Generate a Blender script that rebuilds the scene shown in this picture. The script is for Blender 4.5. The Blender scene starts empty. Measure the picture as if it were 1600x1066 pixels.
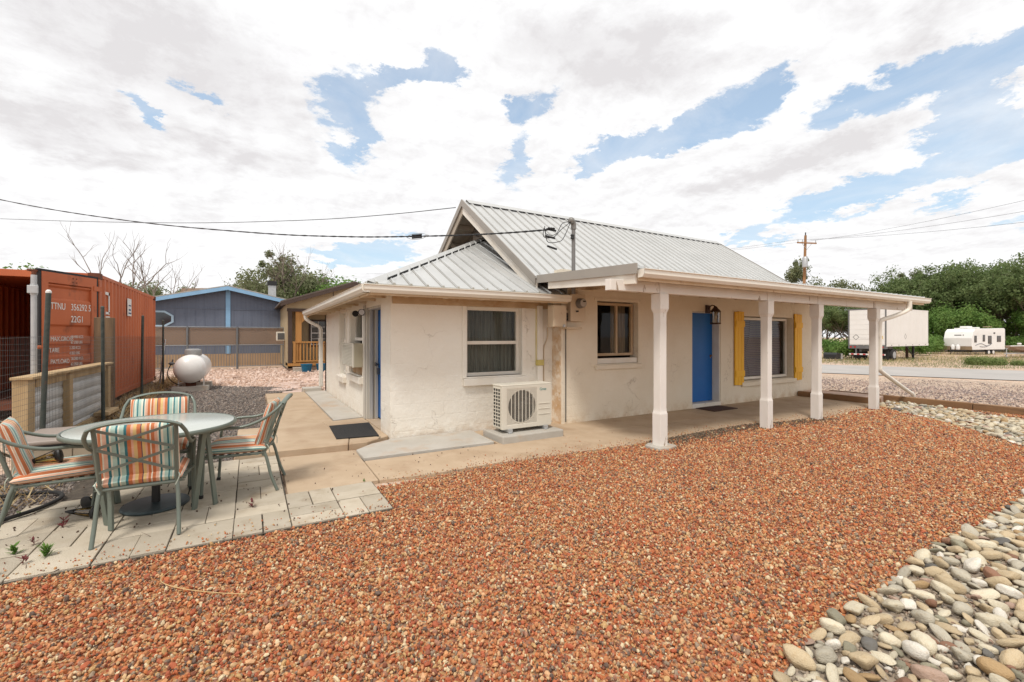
import bpy, math, random
import numpy as np
from mathutils import Vector, Matrix
R = random.Random(7)
RAD = math.radians
sc = bpy.context.scene
COL = sc.collection

# ------------------------------------------------------------------ camera
CAMH = 1.5
cd = bpy.data.cameras.new('camera'); cam = bpy.data.objects.new('camera', cd); COL.objects.link(cam)
cam.location = (0, 0, CAMH); cam.rotation_euler = (RAD(90), 0, -RAD(30.2))
cd.sensor_width = 36; cd.lens = 704/1600*36; cd.shift_y = -7/1600; cd.clip_start = .05; cd.clip_end = 3000
sc.camera = cam
sc.view_settings.view_transform = 'Standard'; sc.view_settings.look = 'None'
sc.view_settings.exposure = 0.15; sc.view_settings.gamma = 1; sc.view_settings.use_curve_mapping = False
sc.cycles.max_bounces = 8; sc.cycles.diffuse_bounces = 4; sc.cycles.caustics_reflective = False; sc.cycles.caustics_refractive = False
sc.cycles.transparent_max_bounces = 24

# ------------------------------------------------------------------ sun (soft, behind thin cloud)
SUN_AZ = RAD(228); SUN_EL = RAD(60)        # compass azimuth, measured from +Y towards +X
sd = bpy.data.lights.new('sun', 'SUN'); sun = bpy.data.objects.new('sun', sd); COL.objects.link(sun)
sd.energy = 2.5; sd.angle = RAD(12); sd.color = (1, .95, .88)
sv = Vector((math.sin(SUN_AZ)*math.cos(SUN_EL), math.cos(SUN_AZ)*math.cos(SUN_EL), math.sin(SUN_EL)))
sun.rotation_euler = sv.to_track_quat('Z', 'Y').to_euler()

# ------------------------------------------------------------------ sky with clouds
W = bpy.data.worlds.new('World'); sc.world = W; W.use_nodes = True
nt = W.node_tree; nt.nodes.clear()
def wn(t, **k):
    n = nt.nodes.new(t)
    for a, b in k.items(): setattr(n, a, b)
    return n
def lk(a, b): nt.links.new(a, b)
def wm(op, a, b=None, c=None, clamp=False):
    n = wn('ShaderNodeMath', operation=op); n.use_clamp = clamp
    for i, v in enumerate((a, b, c)):
        if v is None: continue
        if isinstance(v, (int, float)): n.inputs[i].default_value = v
        else: lk(v, n.inputs[i])
    return n.outputs[0]
out = wn('ShaderNodeOutputWorld'); bg = wn('ShaderNodeBackground'); lk(bg.outputs[0], out.inputs[0])
sky = wn('ShaderNodeTexSky', sky_type='NISHITA'); sky.sun_disc = False
sky.sun_elevation = SUN_EL; sky.sun_rotation = SUN_AZ; sky.air_density = 1.2; sky.dust_density = .6
bg.inputs[1].default_value = .1
tc = wn('ShaderNodeTexCoord'); sep = wn('ShaderNodeSeparateXYZ'); lk(tc.outputs['Generated'], sep.inputs[0])
X, Y, Z = sep.outputs
zc = wm('ADD', wm('MAXIMUM', Z, 0.0), .16)
comb = wn('ShaderNodeCombineXYZ'); lk(wm('DIVIDE', X, zc), comb.inputs[0]); lk(wm('DIVIDE', Y, zc), comb.inputs[1])
def noise(vec, scale, detail, rough=.55, dist=0, off=None):
    n = wn('ShaderNodeTexNoise'); n.inputs['Scale'].default_value = scale; n.inputs['Detail'].default_value = detail
    n.inputs['Roughness'].default_value = rough; n.inputs['Distortion'].default_value = dist
    if off:
        m = wn('ShaderNodeVectorMath', operation='ADD'); lk(vec, m.inputs[0]); m.inputs[1].default_value = off; vec = m.outputs[0]
    lk(vec, n.inputs['Vector']); return n.outputs['Fac']
P = comb.outputs[0]
n1 = noise(P, 2.1, 14, .66, .15)
n2 = noise(P, .55, 4, .5, .2, (3.1, 7.7, 0))
n3 = noise(P, 2.6, 7, .62, .4, (11.2, 1.7, 0))
az = wm('ARCTAN2', X, Y); el = wm('ARCSINE', Z)
# ragged look-up position for the openings in the cloud
wz = noise(P, 2.6, 12, .68, 0, (5, 2, 0)); wq = noise(P, 2.6, 12, .68, 0, (-8, 4, 0))
azw = wm('ADD', az, wm('MULTIPLY', wm('SUBTRACT', wz, .5), .26)); elw = wm('ADD', el, wm('MULTIPLY', wm('SUBTRACT', wq, .5), .16))
def p2ae(px, py):
    u = (px-800)/704; v = (526-py)/704
    return RAD(30.2)+math.atan(u), math.atan2(v, math.hypot(1, u))
def blob(px, py, rx, ry, rot=0, a_=None, e_=None):
    """soft elliptical region of the sky, given by a direction (azimuth, elevation) and radii in radians; returns 1 inside .. 0"""
    a0, e0 = p2ae(px, py); a1, _ = p2ae(px+rx, py); _, e1 = p2ae(px, py-ry)
    ra, re = max(abs(a1-a0), .01), max(abs(e1-e0), .01)
    da = wm('SUBTRACT', a_ or azw, a0); de = wm('SUBTRACT', e_ or elw, e0)
    c, s = math.cos(RAD(rot)), math.sin(RAD(rot))
    u = wm('DIVIDE', wm('ADD', wm('MULTIPLY', da, c), wm('MULTIPLY', de, s)), ra)
    v = wm('DIVIDE', wm('SUBTRACT', wm('MULTIPLY', de, c), wm('MULTIPLY', da, s)), re)
    q = wm('ADD', wm('MULTIPLY', u, u), wm('MULTIPLY', v, v))
    return wm('EXPONENT', wm('MULTIPLY', q, -1.0))
blue = None
for b in [(320,150,60,16,0),(225,195,55,14,-25),(525,165,48,48,0),(620,122,70,18,10),(692,98,35,26,0),(560,230,30,25,0),
          (850,150,45,22,0),(795,165,25,20,0),(800,235,26,50,0),(925,245,45,16,0),(1010,228,60,20,0),(1090,205,60,26,5),
          (1135,175,75,36,12),(1215,130,42,26,30),(1290,165,70,26,8),(1390,135,90,34,22),(1490,100,90,38,25),(1590,60,70,30,25),
          (1560,150,90,70,0),(1520,220,60,60,0),(1590,215,60,30,0),(1440,280,80,24,18),(1340,300,90,34,16),(1240,335,80,26,10),
          (1480,330,80,18,14),(1590,345,60,20,14),(600,385,80,22,8),(540,400,60,14,0),(1170,370,40,14,0)]:
    g = blob(*b); blue = g if blue is None else wm('ADD', blue, g)
blue = wm('MINIMUM', blue, 1.3)
nbk = noise(P, 4.2, 12, .7, .5, (2.2, 6.6, 0)); blue = wm('MULTIPLY', blue, wm('ADD', .22, wm('MULTIPLY', nbk, 1.5)))
# cloud density: a high cover, opened where the sky shows through
dens = wm('ADD', wm('ADD', wm('MULTIPLY', n1, .95), wm('MULTIPLY', n2, .35)), .02)
dens = wm('SUBTRACT', dens, wm('MULTIPLY', blue, .41))
mr = wn('ShaderNodeMapRange', interpolation_type='SMOOTHSTEP'); lk(dens, mr.inputs[0])
mr.inputs[1].default_value = .345; mr.inputs[2].default_value = .50
alpha = mr.outputs[0]
n1b = noise(P, 2.1, 14, .66, .15, (-.055, -.045, 0)); n4 = noise(P, 5.5, 10, .66, .3, (4.4, 9.1, 0)); n4b = noise(P, 5.5, 10, .66, .3, (4.37, 9.075, 0))
relief = wm('ADD', wm('MULTIPLY', wm('SUBTRACT', n1b, n1), 2.6), wm('MULTIPLY', wm('SUBTRACT', n4b, n4), 1.3))
grey = None
for b in [(150,60,260,80,-8),(330,90,190,70,-10),(70,170,120,30,-5),(130,230,160,26,-8),(1310,225,95,26,12),(1230,255,80,20,8),(1120,290,60,18,5),
          (1480,30,120,26,20),(1000,110,140,40,0),(860,60,120,40,0),(380,240,160,20,0),(1060,30,80,20,0)]:
    g = blob(*b); grey = g if grey is None else wm('ADD', grey, g)
mg = wn('ShaderNodeMapRange', interpolation_type='SMOOTHSTEP'); lk(wm('ADD', wm('MULTIPLY', n3, .7), wm('MULTIPLY', n2, .5)), mg.inputs[0])
mg.inputs[1].default_value = .48; mg.inputs[2].default_value = .82
shade = wm('ADD', wm('ADD', wm('MULTIPLY', mg.outputs[0], .40), wm('MULTIPLY', wm('MINIMUM', grey, 1.0), wm('ADD', .30, wm('MULTIPLY', n3, .8)))), wm('MAXIMUM', relief, -.12), clamp=True)
cc = wn('ShaderNodeMix', data_type='RGBA'); lk(shade, cc.inputs[0])
cc.inputs[6].default_value = (9.5, 9.5, 9.55, 1); cc.inputs[7].default_value = (7.2, 7.0, 7.08, 1)
# blue sky paled by high thin haze, more towards the horizon
hz = wm('SUBTRACT', .68, wm('MULTIPLY', wm('MAXIMUM', Z, 0.0), .62))
sm = wn('ShaderNodeMix', data_type='RGBA'); lk(hz, sm.inputs[0])
sg = wn('ShaderNodeMix', data_type='RGBA', blend_type='MULTIPLY'); sg.inputs[0].default_value = 1; lk(sky.outputs[0], sg.inputs[6]); sg.inputs[7].default_value = (1.5, 1.55, 1.55, 1)
lk(sg.outputs[2], sm.inputs[6]); sm.inputs[7].default_value = (6.0, 7.3, 8.5, 1)
fm = wn('ShaderNodeMix', data_type='RGBA'); veil = wm('MULTIPLY', wm('SUBTRACT', noise(P, 1.7, 9, .62, .8, (7.7, 3.3, 0)), .40, None, True), 1.6, None, True); lk(wm('MAXIMUM', alpha, veil), fm.inputs[0]); lk(sm.outputs[2], fm.inputs[6]); lk(cc.outputs[2], fm.inputs[7])
lk(fm.outputs[2], bg.inputs[0])

# ------------------------------------------------------------------ materials
MATS = {}
def pm(name, c1, c2=None, scale=4, rough=.7, metal=0, bump=0, bscale=40, detail=5, c3=None, c3scale=1.2, c3lo=.55, c3hi=.7,
       spec=.4, stretch=(1, 1, 1), rnd=0, bstretch=None, coat=0, coord='Object'):
    """procedural material: two noise-mixed colours, an optional third as patches of wear, bump and per-object variation"""
    if name in MATS: return MATS[name]
    m = bpy.data.materials.new(name); m.use_nodes = True; t = m.node_tree; b = t.nodes['Principled BSDF']; MATS[name] = m
    b.inputs['Roughness'].default_value = rough; b.inputs['Metallic'].default_value = metal
    b.inputs['Specular IOR Level'].default_value = spec; b.inputs['Coat Weight'].default_value = coat
    N = t.nodes.new; L = t.links.new
    co = N('ShaderNodeTexCoord'); mp = N('ShaderNodeMapping'); mp.inputs['Scale'].default_value = stretch
    L(co.outputs[coord], mp.inputs[0])
    c2 = c2 or tuple(v*.88 for v in c1)
    n = N('ShaderNodeTexNoise'); n.inputs['Scale'].default_value = scale; n.inputs['Detail'].default_value = detail; L(mp.outputs[0], n.inputs['Vector'])
    mrr = N('ShaderNodeMapRange'); mrr.inputs[1].default_value = .32; mrr.inputs[2].default_value = .68; L(n.outputs['Fac'], mrr.inputs[0])
    mx = N('ShaderNodeMix'); mx.data_type = 'RGBA'; L(mrr.outputs[0], mx.inputs[0]); mx.inputs[6].default_value = (*c1, 1); mx.inputs[7].default_value = (*c2, 1)
    o = mx.outputs[2]
    if c3:
        n2 = N('ShaderNodeTexNoise'); n2.inputs['Scale'].default_value = c3scale; n2.inputs['Detail'].default_value = 9; n2.inputs['Roughness'].default_value = .65; L(mp.outputs[0], n2.inputs['Vector'])
        m2 = N('ShaderNodeMapRange'); m2.inputs[1].default_value = c3lo; m2.inputs[2].default_value = c3hi; L(n2.outputs['Fac'], m2.inputs[0])
        x2 = N('ShaderNodeMix'); x2.data_type = 'RGBA'; L(m2.outputs[0], x2.inputs[0]); L(o, x2.inputs[6]); x2.inputs[7].default_value = (*c3, 1); o = x2.outputs[2]
    if rnd:
        oi = N('ShaderNodeObjectInfo'); hv = N('ShaderNodeHueSaturation'); mm = N('ShaderNodeMapRange'); L(oi.outputs['Random'], mm.inputs[0])
        mm.inputs[3].default_value = 1-rnd; mm.inputs[4].default_value = 1+rnd; L(mm.outputs[0], hv.inputs['Value']); L(o, hv.inputs['Color']); o = hv.outputs[0]
    L(o, b.inputs['Base Color'])
    if bump:
        mb = N('ShaderNodeMapping'); mb.inputs['Scale'].default_value = bstretch or stretch; L(co.outputs[coord], mb.inputs[0])
        nb = N('ShaderNodeTexNoise'); nb.inputs['Scale'].default_value = bscale; nb.inputs['Detail'].default_value = 5; L(mb.outputs[0], nb.inputs['Vector'])
        bp = N('ShaderNodeBump'); bp.inputs['Strength'].default_value = min(1, bump); bp.inputs['Distance'].default_value = .012; L(nb.outputs['Fac'], bp.inputs['Height']); L(bp.outputs[0], b.inputs['Normal'])
    return m

def stucco(name, c1, c2, stain, zstain=0.0, crack=.5):
    """painted stucco over block: trowel relief, hairline cracks, stains rising from the footing"""
    m = bpy.data.materials.new(name); m.use_nodes = True; t = m.node_tree; b = t.nodes['Principled BSDF']; MATS[name] = m
    N = t.nodes.new; L = t.links.new; b.inputs['Roughness'].default_value = .85; b.inputs['Specular IOR Level'].default_value = .2
    g = N('ShaderNodeNewGeometry')
    def nz(s, d=6, r=.6, off=0):
        n = N('ShaderNodeTexNoise'); n.inputs['Scale'].default_value = s; n.inputs['Detail'].default_value = d; n.inputs['Roughness'].default_value = r
        if off:
            v = N('ShaderNodeVectorMath'); v.operation = 'ADD'; v.inputs[1].default_value = (off, off*.7, off*.3); L(g.outputs['Position'], v.inputs[0]); L(v.outputs[0], n.inputs[0])
        else: L(g.outputs['Position'], n.inputs[0])
        return n.outputs['Fac']
    def rg(i, a, c, x=0, y=1):
        n = N('ShaderNodeMapRange'); n.inputs[1].default_value = a; n.inputs[2].default_value = c; n.inputs[3].default_value = x; n.inputs[4].default_value = y; L(i, n.inputs[0]); return n.outputs[0]
    def mix(f, a, c):
        n = N('ShaderNodeMix'); n.data_type = 'RGBA'; L(f, n.inputs[0])
        for i, v in ((6, a), (7, c)):
            if isinstance(v, tuple): n.inputs[i].default_value = (*v, 1)
            else: L(v, n.inputs[i])
        return n.outputs[2]
    def mt(op, a, c):
        n = N('ShaderNodeMath'); n.operation = op
        for i, v in enumerate((a, c)):
            if isinstance(v, (int, float)): n.inputs[i].default_value = v
            else: L(v, n.inputs[i])
        return n.outputs[0]
    sp = N('ShaderNodeSeparateXYZ'); L(g.outputs['Position'], sp.inputs[0])
    col = mix(rg(nz(1.3), .35, .65), c1, c2)
    low = rg(sp.outputs[2], .02, .34, 1, 0)
    st = mt('MULTIPLY', mt('POWER', low, 2.0), rg(nz(5, 8, .7, 3), .42, .62)); col = mix(mt('MULTIPLY', st, .5), col, stain)
    st2 = rg(nz(1.9, 10, .72, 9), .66, .76, 0, .28); col = mix(st2, col, stain)
    # hairline cracks
    wv = N('ShaderNodeTexVoronoi'); wv.feature = 'DISTANCE_TO_EDGE'; wv.inputs['Scale'].default_value = 1.15
    nv = N('ShaderNodeTexNoise'); nv.inputs['Scale'].default_value = 3.2; nv.inputs['Detail'].default_value = 7; L(g.outputs['Position'], nv.inputs[0])
    va = N('ShaderNodeVectorMath'); va.operation = 'MULTIPLY_ADD'; L(nv.outputs['Color'], va.inputs[0]); va.inputs[1].default_value = (.7, .7, .7); L(g.outputs['Position'], va.inputs[2]); L(va.outputs[0], wv.inputs['Vector'])
    ck = mt('MULTIPLY', rg(wv.outputs['Distance'], 0, .004, 1, 0), rg(nz(1.1, 3, .5, 17), .5, .58)); col = mix(mt('MULTIPLY', ck, crack), col, tuple(v*.45 for v in stain))
    L(col, b.inputs['Base Color'])
    h = mt('ADD', mt('ADD', mt('MULTIPLY', nz(9, 8, .62), 1.0), mt('MULTIPLY', nz(60, 4, .6), .16)), mt('MULTIPLY', ck, -.6))
    fz = mt('ABSOLUTE', mt('SUBTRACT', mt('FRACT', mt('MULTIPLY', sp.outputs[2], 5.0), 0), .5), 0)
    h = mt('ADD', h, mt('MULTIPLY', rg(fz, 0, .05, 1, 0), -.10))
    bp = N('ShaderNodeBump'); bp.inputs['Strength'].default_value = .6; bp.inputs['Distance'].default_value = .025; L(h, bp.inputs['Height']); L(bp.outputs[0], b.inputs['Normal'])
    return m

def stones_mat(name, ramp, rough=.75):
    """colour picked per stone from a ramp"""
    m = bpy.data.materials.new(name); m.use_nodes = True; t = m.node_tree; b = t.nodes['Principled BSDF']
    b.inputs['Roughness'].default_value = rough; b.inputs['Specular IOR Level'].default_value = .3
    oi = t.nodes.new('ShaderNodeObjectInfo'); cr = t.nodes.new('ShaderNodeValToRGB'); cr.color_ramp.interpolation = 'CONSTANT'
    e = cr.color_ramp.elements; n = len(ramp)
    while len(e) < n: e.new(.5)
    for i, c in enumerate(ramp): e[i].position = i/n; e[i].color = (*c, 1)
    t.links.new(oi.outputs['Random'], cr.inputs[0])
    tcx = t.nodes.new('ShaderNodeTexCoord'); nz = t.nodes.new('ShaderNodeTexNoise'); nz.inputs['Scale'].default_value = 2.5; t.links.new(tcx.outputs['Object'], nz.inputs[0])
    hv = t.nodes.new('ShaderNodeHueSaturation'); mm = t.nodes.new('ShaderNodeMapRange'); mm.inputs[3].default_value = .75; mm.inputs[4].default_value = 1.25; t.links.new(nz.outputs[0], mm.inputs[0])
    t.links.new(mm.outputs[0], hv.inputs['Value']); t.links.new(cr.outputs[0], hv.inputs['Color']); t.links.new(hv.outputs[0], b.inputs['Base Color'])
    return m

def bed_mat(name, cols, scale, patch=None, bump=.8):
    """bed under loose stones / far gravel: voronoi cells with several colours plus broad tonal patches"""
    m = bpy.data.materials.new(name); m.use_nodes = True; t = m.node_tree; b = t.nodes['Principled BSDF']; N = t.nodes.new; L = t.links.new
    b.inputs['Roughness'].default_value = .9; b.inputs['Specular IOR Level'].default_value = .15
    g = N('ShaderNodeNewGeometry'); v = N('ShaderNodeTexVoronoi'); v.inputs['Scale'].default_value = scale; L(g.outputs['Position'], v.inputs['Vector'])
    s = N('ShaderNodeSeparateColor'); L(v.outputs['Color'], s.inputs[0])
    cr = N('ShaderNodeValToRGB'); cr.color_ramp.interpolation = 'CONSTANT'; e = cr.color_ramp.elements
    while len(e) < len(cols): e.new(.5)
    for i, c in enumerate(cols): e[i].position = i/len(cols); e[i].color = (*c, 1)
    L(s.outputs[0], cr.inputs[0]); o = cr.outputs[0]
    if patch:
        n = N('ShaderNodeTexNoise'); n.inputs['Scale'].default_value = patch[1]; n.inputs['Detail'].default_value = 6; L(g.outputs['Position'], n.inputs[0])
        r = N('ShaderNodeMapRange'); r.inputs[1].default_value = .42; r.inputs[2].default_value = .62; r.inputs[4].default_value = patch[2]; L(n.outputs[0], r.inputs[0])
        x = N('ShaderNodeMix'); x.data_type = 'RGBA'; L(r.outputs[0], x.inputs[0]); L(o, x.inputs[6]); x.inputs[7].default_value = (*patch[0], 1); o = x.outputs[2]
    L(o, b.inputs['Base Color'])
    bp = N('ShaderNodeBump'); bp.inputs['Strength'].default_value = bump; bp.inputs['Distance'].default_value = .3/scale; bp.invert = True; L(v.outputs['Distance'], bp.inputs['Height']); L(bp.outputs[0], b.inputs['Normal'])
    return m

def leaf_mat(name, c1, c2, trans=.35):
    m = bpy.data.materials.new(name); m.use_nodes = True; t = m.node_tree; b = t.nodes['Principled BSDF']; N = t.nodes.new; L = t.links.new
    b.inputs['Roughness'].default_value = .6; b.inputs['Specular IOR Level'].default_value = .25
    g = N('ShaderNodeNewGeometry'); n = N('ShaderNodeTexNoise'); n.inputs['Scale'].default_value = .9; n.inputs['Detail'].default_value = 6; n.inputs['Roughness'].default_value = .75; L(g.outputs['Position'], n.inputs[0])
    r = N('ShaderNodeMapRange'); r.inputs[1].default_value = .36; r.inputs[2].default_value = .64; L(n.outputs[0], r.inputs[0])
    x = N('ShaderNodeMix'); x.data_type = 'RGBA'; L(r.outputs[0], x.inputs[0]); x.inputs[6].default_value = (*c1, 1); x.inputs[7].default_value = (*c2, 1)
    L(x.outputs[2], b.inputs['Base Color'])
    tr = N('ShaderNodeBsdfTranslucent'); L(x.outputs[2], tr.inputs[0]); ms = N('ShaderNodeMixShader'); ms.inputs[0].default_value = trans
    L(b.outputs[0], ms.inputs[1]); L(tr.outputs[0], ms.inputs[2]); L(ms.outputs[0], t.nodes['Material Output'].inputs[0])
    return m

def glass_mat(name, tint=(.92, .94, .93), refl=.0):
    m = bpy.data.materials.new(name); m.use_nodes = True; t = m.node_tree; t.nodes.remove(t.nodes['Principled BSDF']); N = t.nodes.new; L = t.links.new
    tr = N('ShaderNodeBsdfTransparent'); tr.inputs[0].default_value = (*tint, 1); gl = N('ShaderNodeBsdfGlossy'); gl.inputs['Roughness'].default_value = .02
    lw = N('ShaderNodeFresnel'); lw.inputs[0].default_value = 1.33; ge = N('ShaderNodeNewGeometry'); nb_ = N('ShaderNodeMath'); nb_.operation = 'SUBTRACT'; nb_.inputs[0].default_value = 1; L(ge.outputs['Backfacing'], nb_.inputs[1]); mu_ = N('ShaderNodeMath'); mu_.operation = 'MULTIPLY'; L(nb_.outputs[0], mu_.inputs[1]); mx = N('ShaderNodeMixShader'); ad = N('ShaderNodeMath'); ad.operation = 'ADD'; ad.use_clamp = True; ad.inputs[1].default_value = refl
    L(lw.outputs[0], ad.inputs[0]); L(ad.outputs[0], mu_.inputs[0]); L(mu_.outputs[0], mx.inputs[0]); L(tr.outputs[0], mx.inputs[1]); L(gl.outputs[0], mx.inputs[2]); L(mx.outputs[0], t.nodes['Material Output'].inputs[0])
    return m

def stripes(name, axis=0):
    m = bpy.data.materials.new(name); m.use_nodes = True; t = m.node_tree; b = t.nodes['Principled BSDF']; N = t.nodes.new; L = t.links.new
    b.inputs['Roughness'].default_value = .9; b.inputs['Specular IOR Level'].default_value = .15; b.inputs['Sheen Weight'].default_value = .15
    c = N('ShaderNodeTexCoord'); s = N('ShaderNodeAttribute'); s.attribute_name = 'stripe_u'; fa = N('ShaderNodeMath'); fa.operation = 'FRACT'
    r = N('ShaderNodeMapRange'); r.clamp = False; r.inputs[1].default_value = -.26; r.inputs[2].default_value = .26; L(s.outputs['Fac'], r.inputs[0]); L(r.outputs[0], fa.inputs[0])
    cr = N('ShaderNodeValToRGB'); cr.color_ramp.interpolation = 'CONSTANT'; e = cr.color_ramp.elements
    pe, cm, aq, te, og, ye, dk = (.70,.42,.30), (.72,.66,.53), (.40,.53,.46), (.05,.18,.20), (.52,.17,.07), (.66,.46,.20), (.12,.07,.10)
    st = [(0,og),(.03,pe),(.06,te),(.075,aq),(.10,cm),(.12,aq),(.145,te),(.165,aq),(.21,cm),(.235,te),(.26,cm),(.275,pe),(.31,og),(.35,cm),(.365,og),(.395,pe),(.42,ye),
          (.455,dk),(.465,og),(.51,ye),(.55,pe),(.575,og),(.62,te),(.65,aq),(.70,cm),(.715,te),(.74,aq),(.79,cm),(.81,te),(.84,pe),(.90,cm),(.93,og)]
    while len(e) < len(st): e.new(.5)
    for i, (p, q) in enumerate(st): e[i].position = p; e[i].color = (*q, 1)
    L(fa.outputs[0], cr.inputs[0]); L(cr.outputs[0], b.inputs['Base Color'])
    n = N('ShaderNodeTexNoise'); n.inputs['Scale'].default_value = 9; n.inputs['Detail'].default_value = 3; L(c.outputs['Object'], n.inputs[0])
    n2 = N('ShaderNodeTexNoise'); n2.inputs['Scale'].default_value = 400; L(c.outputs['Object'], n2.inputs[0])
    ad = N('ShaderNodeMath'); ad.operation = 'MULTIPLY_ADD'; L(n2.outputs[0], ad.inputs[0]); ad.inputs[1].default_value = .06; L(n.outputs[0], ad.inputs[2])
    bp = N('ShaderNodeBump'); bp.inputs['Strength'].default_value = .5; bp.inputs['Distance'].default_value = .02; L(ad.outputs[0], bp.inputs['Height']); L(bp.outputs[0], b.inputs['Normal'])
    return m

CREAM = stucco('cream_stucco', (.80,.72,.59), (.76,.67,.53), (.48,.29,.12))
WINGW = stucco('white_stucco', (.83,.79,.71), (.80,.745,.65), (.50,.33,.18), crack=.35)
TRIM = pm('white_trim', (.78,.74,.67), (.70,.64,.55), 3, .6, bump=.25, bscale=30, c3=(.45,.36,.26), c3scale=6, c3lo=.66, c3hi=.72)
POSTM = pm('post_paint', (.79,.75,.70), (.72,.67,.60), 2, .6, bump=.35, bscale=14, c3=(.33,.25,.18), c3scale=6, c3lo=.60, c3hi=.64, stretch=(1,1,.3))
WOODP = pm('painted_rafter', (.70,.60,.46), (.58,.45,.30), 3, .7, bump=.3, bscale=20, c3=(.33,.17,.07), c3scale=4, c3lo=.58, c3hi=.70)
GUT = pm('gutter_paint', (.78,.74,.66), (.74,.69,.60), 1.5, .4, bump=.05, c3=(.5,.42,.32), c3scale=3, c3lo=.68, c3hi=.8)
ROOFM = pm('roof_metal', (.62,.62,.60), (.56,.56,.54), 1.6, .42, metal=.55, bump=.08, bscale=3, c3=(.55,.53,.49), c3scale=3, c3lo=.6, c3hi=.8)
RIBSHADE = pm('rib_shade_line', (.16,.145,.125), (.24,.22,.19), 6, .9)  # shade beside the roof ribs, painted as a dark colour
ROOFT = pm('roof_trim', (.34,.31,.27), (.31,.28,.245), 2, .45, metal=.15)
OLDW = pm('weathered_wood', (.46,.40,.33), (.34,.29,.23), 8, .9, bump=.5, bscale=30, stretch=(1,1,.2))
BLUE = pm('door_blue', (.004,.125,.42), (.003,.105,.37), 2, .45, bump=.05)
YEL = pm('shutter_yellow', (.88,.50,.03), (.78,.40,.025), 5, .6, bump=.3, bscale=40, stretch=(1,1,.15), c3=(.30,.15,.03), c3scale=9, c3lo=.66, c3hi=.74)
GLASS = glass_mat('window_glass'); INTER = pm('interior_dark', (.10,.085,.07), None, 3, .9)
CURT = pm('curtain', (.20,.195,.17), (.12,.115,.10), 6, .95, stretch=(6,6,.3), bump=.2)
CURT2 = pm('brown_curtain', (.30,.22,.14), (.16,.11,.07), 6, .95, stretch=(6,6,.3))
BLIND = pm('blind_slat', (.24,.19,.235), (.19,.15,.19), 2, .6)
CONC = pm('concrete', (.47,.40,.33), (.42,.35,.28), 2.2, .9, bump=.35, bscale=60, c3=(.44,.30,.19), c3scale=1.1, c3lo=.48, c3hi=.7, rnd=.04)
CONT = pm('tan_concrete', (.49,.375,.26), (.42,.31,.205), 2.4, .9, bump=.5, bscale=70, c3=(.36,.25,.16), c3scale=1.6, c3lo=.5, c3hi=.72, rnd=.05)
CONG = pm('grey_concrete', (.47,.44,.39), (.41,.38,.33), 3, .9, bump=.35, bscale=50, c3=(.43,.31,.21), c3scale=1.6, c3lo=.52, c3hi=.7, rnd=.05)
PAV = pm('paver_concrete', (.49,.43,.34), (.43,.37,.28), 5, .9, bump=.5, bscale=140, c3=(.30,.23,.155), c3scale=2.6, c3lo=.54, c3hi=.75, rnd=.15)
FLAG = pm('flagstone', (.58,.43,.36), (.50,.38,.32), 2, .85, bump=.3, rnd=.12)
SAGE = pm('sage_metal', (.15,.175,.145), (.13,.155,.13), 6, .42, metal=.1, coat=.1)
DARKM = pm('dark_plastic', (.02,.02,.02), None, 6, .5)
BLK = pm('black_rubber', (.018,.018,.018), (.03,.028,.026), 30, .9, bump=.4, bscale=90)
ACW = pm('ac_casing', (.66,.62,.53), (.62,.58,.49), 3, .4, c3=(.5,.42,.3), c3scale=4, c3lo=.66, c3hi=.8)
ACG = pm('ac_grille', (.36,.32,.25), None, 5, .6, metal=.2)
CORR = pm('container_red', (.52,.145,.055), (.44,.115,.043), 1.5, .55, bump=.15, bscale=20, c3=(.13,.05,.03), c3scale=1.7, c3lo=.60, c3hi=.72, stretch=(1,1,.5), coord='Object')
CORD = pm('container_rust', (.16,.05,.025), (.09,.035,.02), 6, .8, bump=.3)
GASK = pm('gasket', (.015,.015,.017), None, 5, .6)
GALV = pm('galvanised', (.50,.51,.51), (.42,.43,.44), 12, .45, metal=.55, bump=.1)
GALVW = pm('corrugated_sheet', (.66,.67,.66), (.55,.56,.56), 5, .5, metal=.3, bump=.12)
TPOST = pm('tpost_green', (.032,.045,.04), (.06,.065,.055), 20, .6, bump=.3, c3=(.1,.06,.04), c3scale=9, c3lo=.62, c3hi=.7)
LUMB = pm('lumber', (.54,.39,.22), (.42,.28,.14), 5, .85, bump=.4, bscale=30, stretch=(1,1,.2), c3=(.22,.15,.09), c3scale=5, c3lo=.6, c3hi=.72)
LUMH = pm('timber', (.30,.17,.085), (.20,.11,.055), 5, .9, bump=.5, bscale=25, stretch=(1,.15,1), c3=(.12,.075,.045), c3scale=3, c3lo=.55, c3hi=.7)
WIRE = pm('wire', (.09,.09,.085), None, 5, .5, metal=.4)
WHITE = pm('white_paint', (.78,.77,.74), (.74,.72,.69), 1.5, .35, coat=.15, c3=(.6,.45,.38), c3scale=1.4, c3lo=.6, c3hi=.85)
LETW = pm('lettering_white', (.75,.73,.70), None, 5, .6)
ASPH = pm('road_surface', (.40,.375,.35), (.35,.33,.31), .6, .95, bump=.3, bscale=60, coord='Object')
CABLE = pm('cable_black', (.02,.02,.022), None, 5, .6)
POLEW = pm('pole_wood', (.36,.19,.085), (.24,.13,.065), 5, .9, bump=.4, stretch=(3,3,.2))
STRIPE = stripes('striped_fabric'); TGL = pm('table_glass', (.50,.53,.49), (.46,.49,.45), 60, .18, spec=.6, bump=.12, bscale=120)

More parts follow.
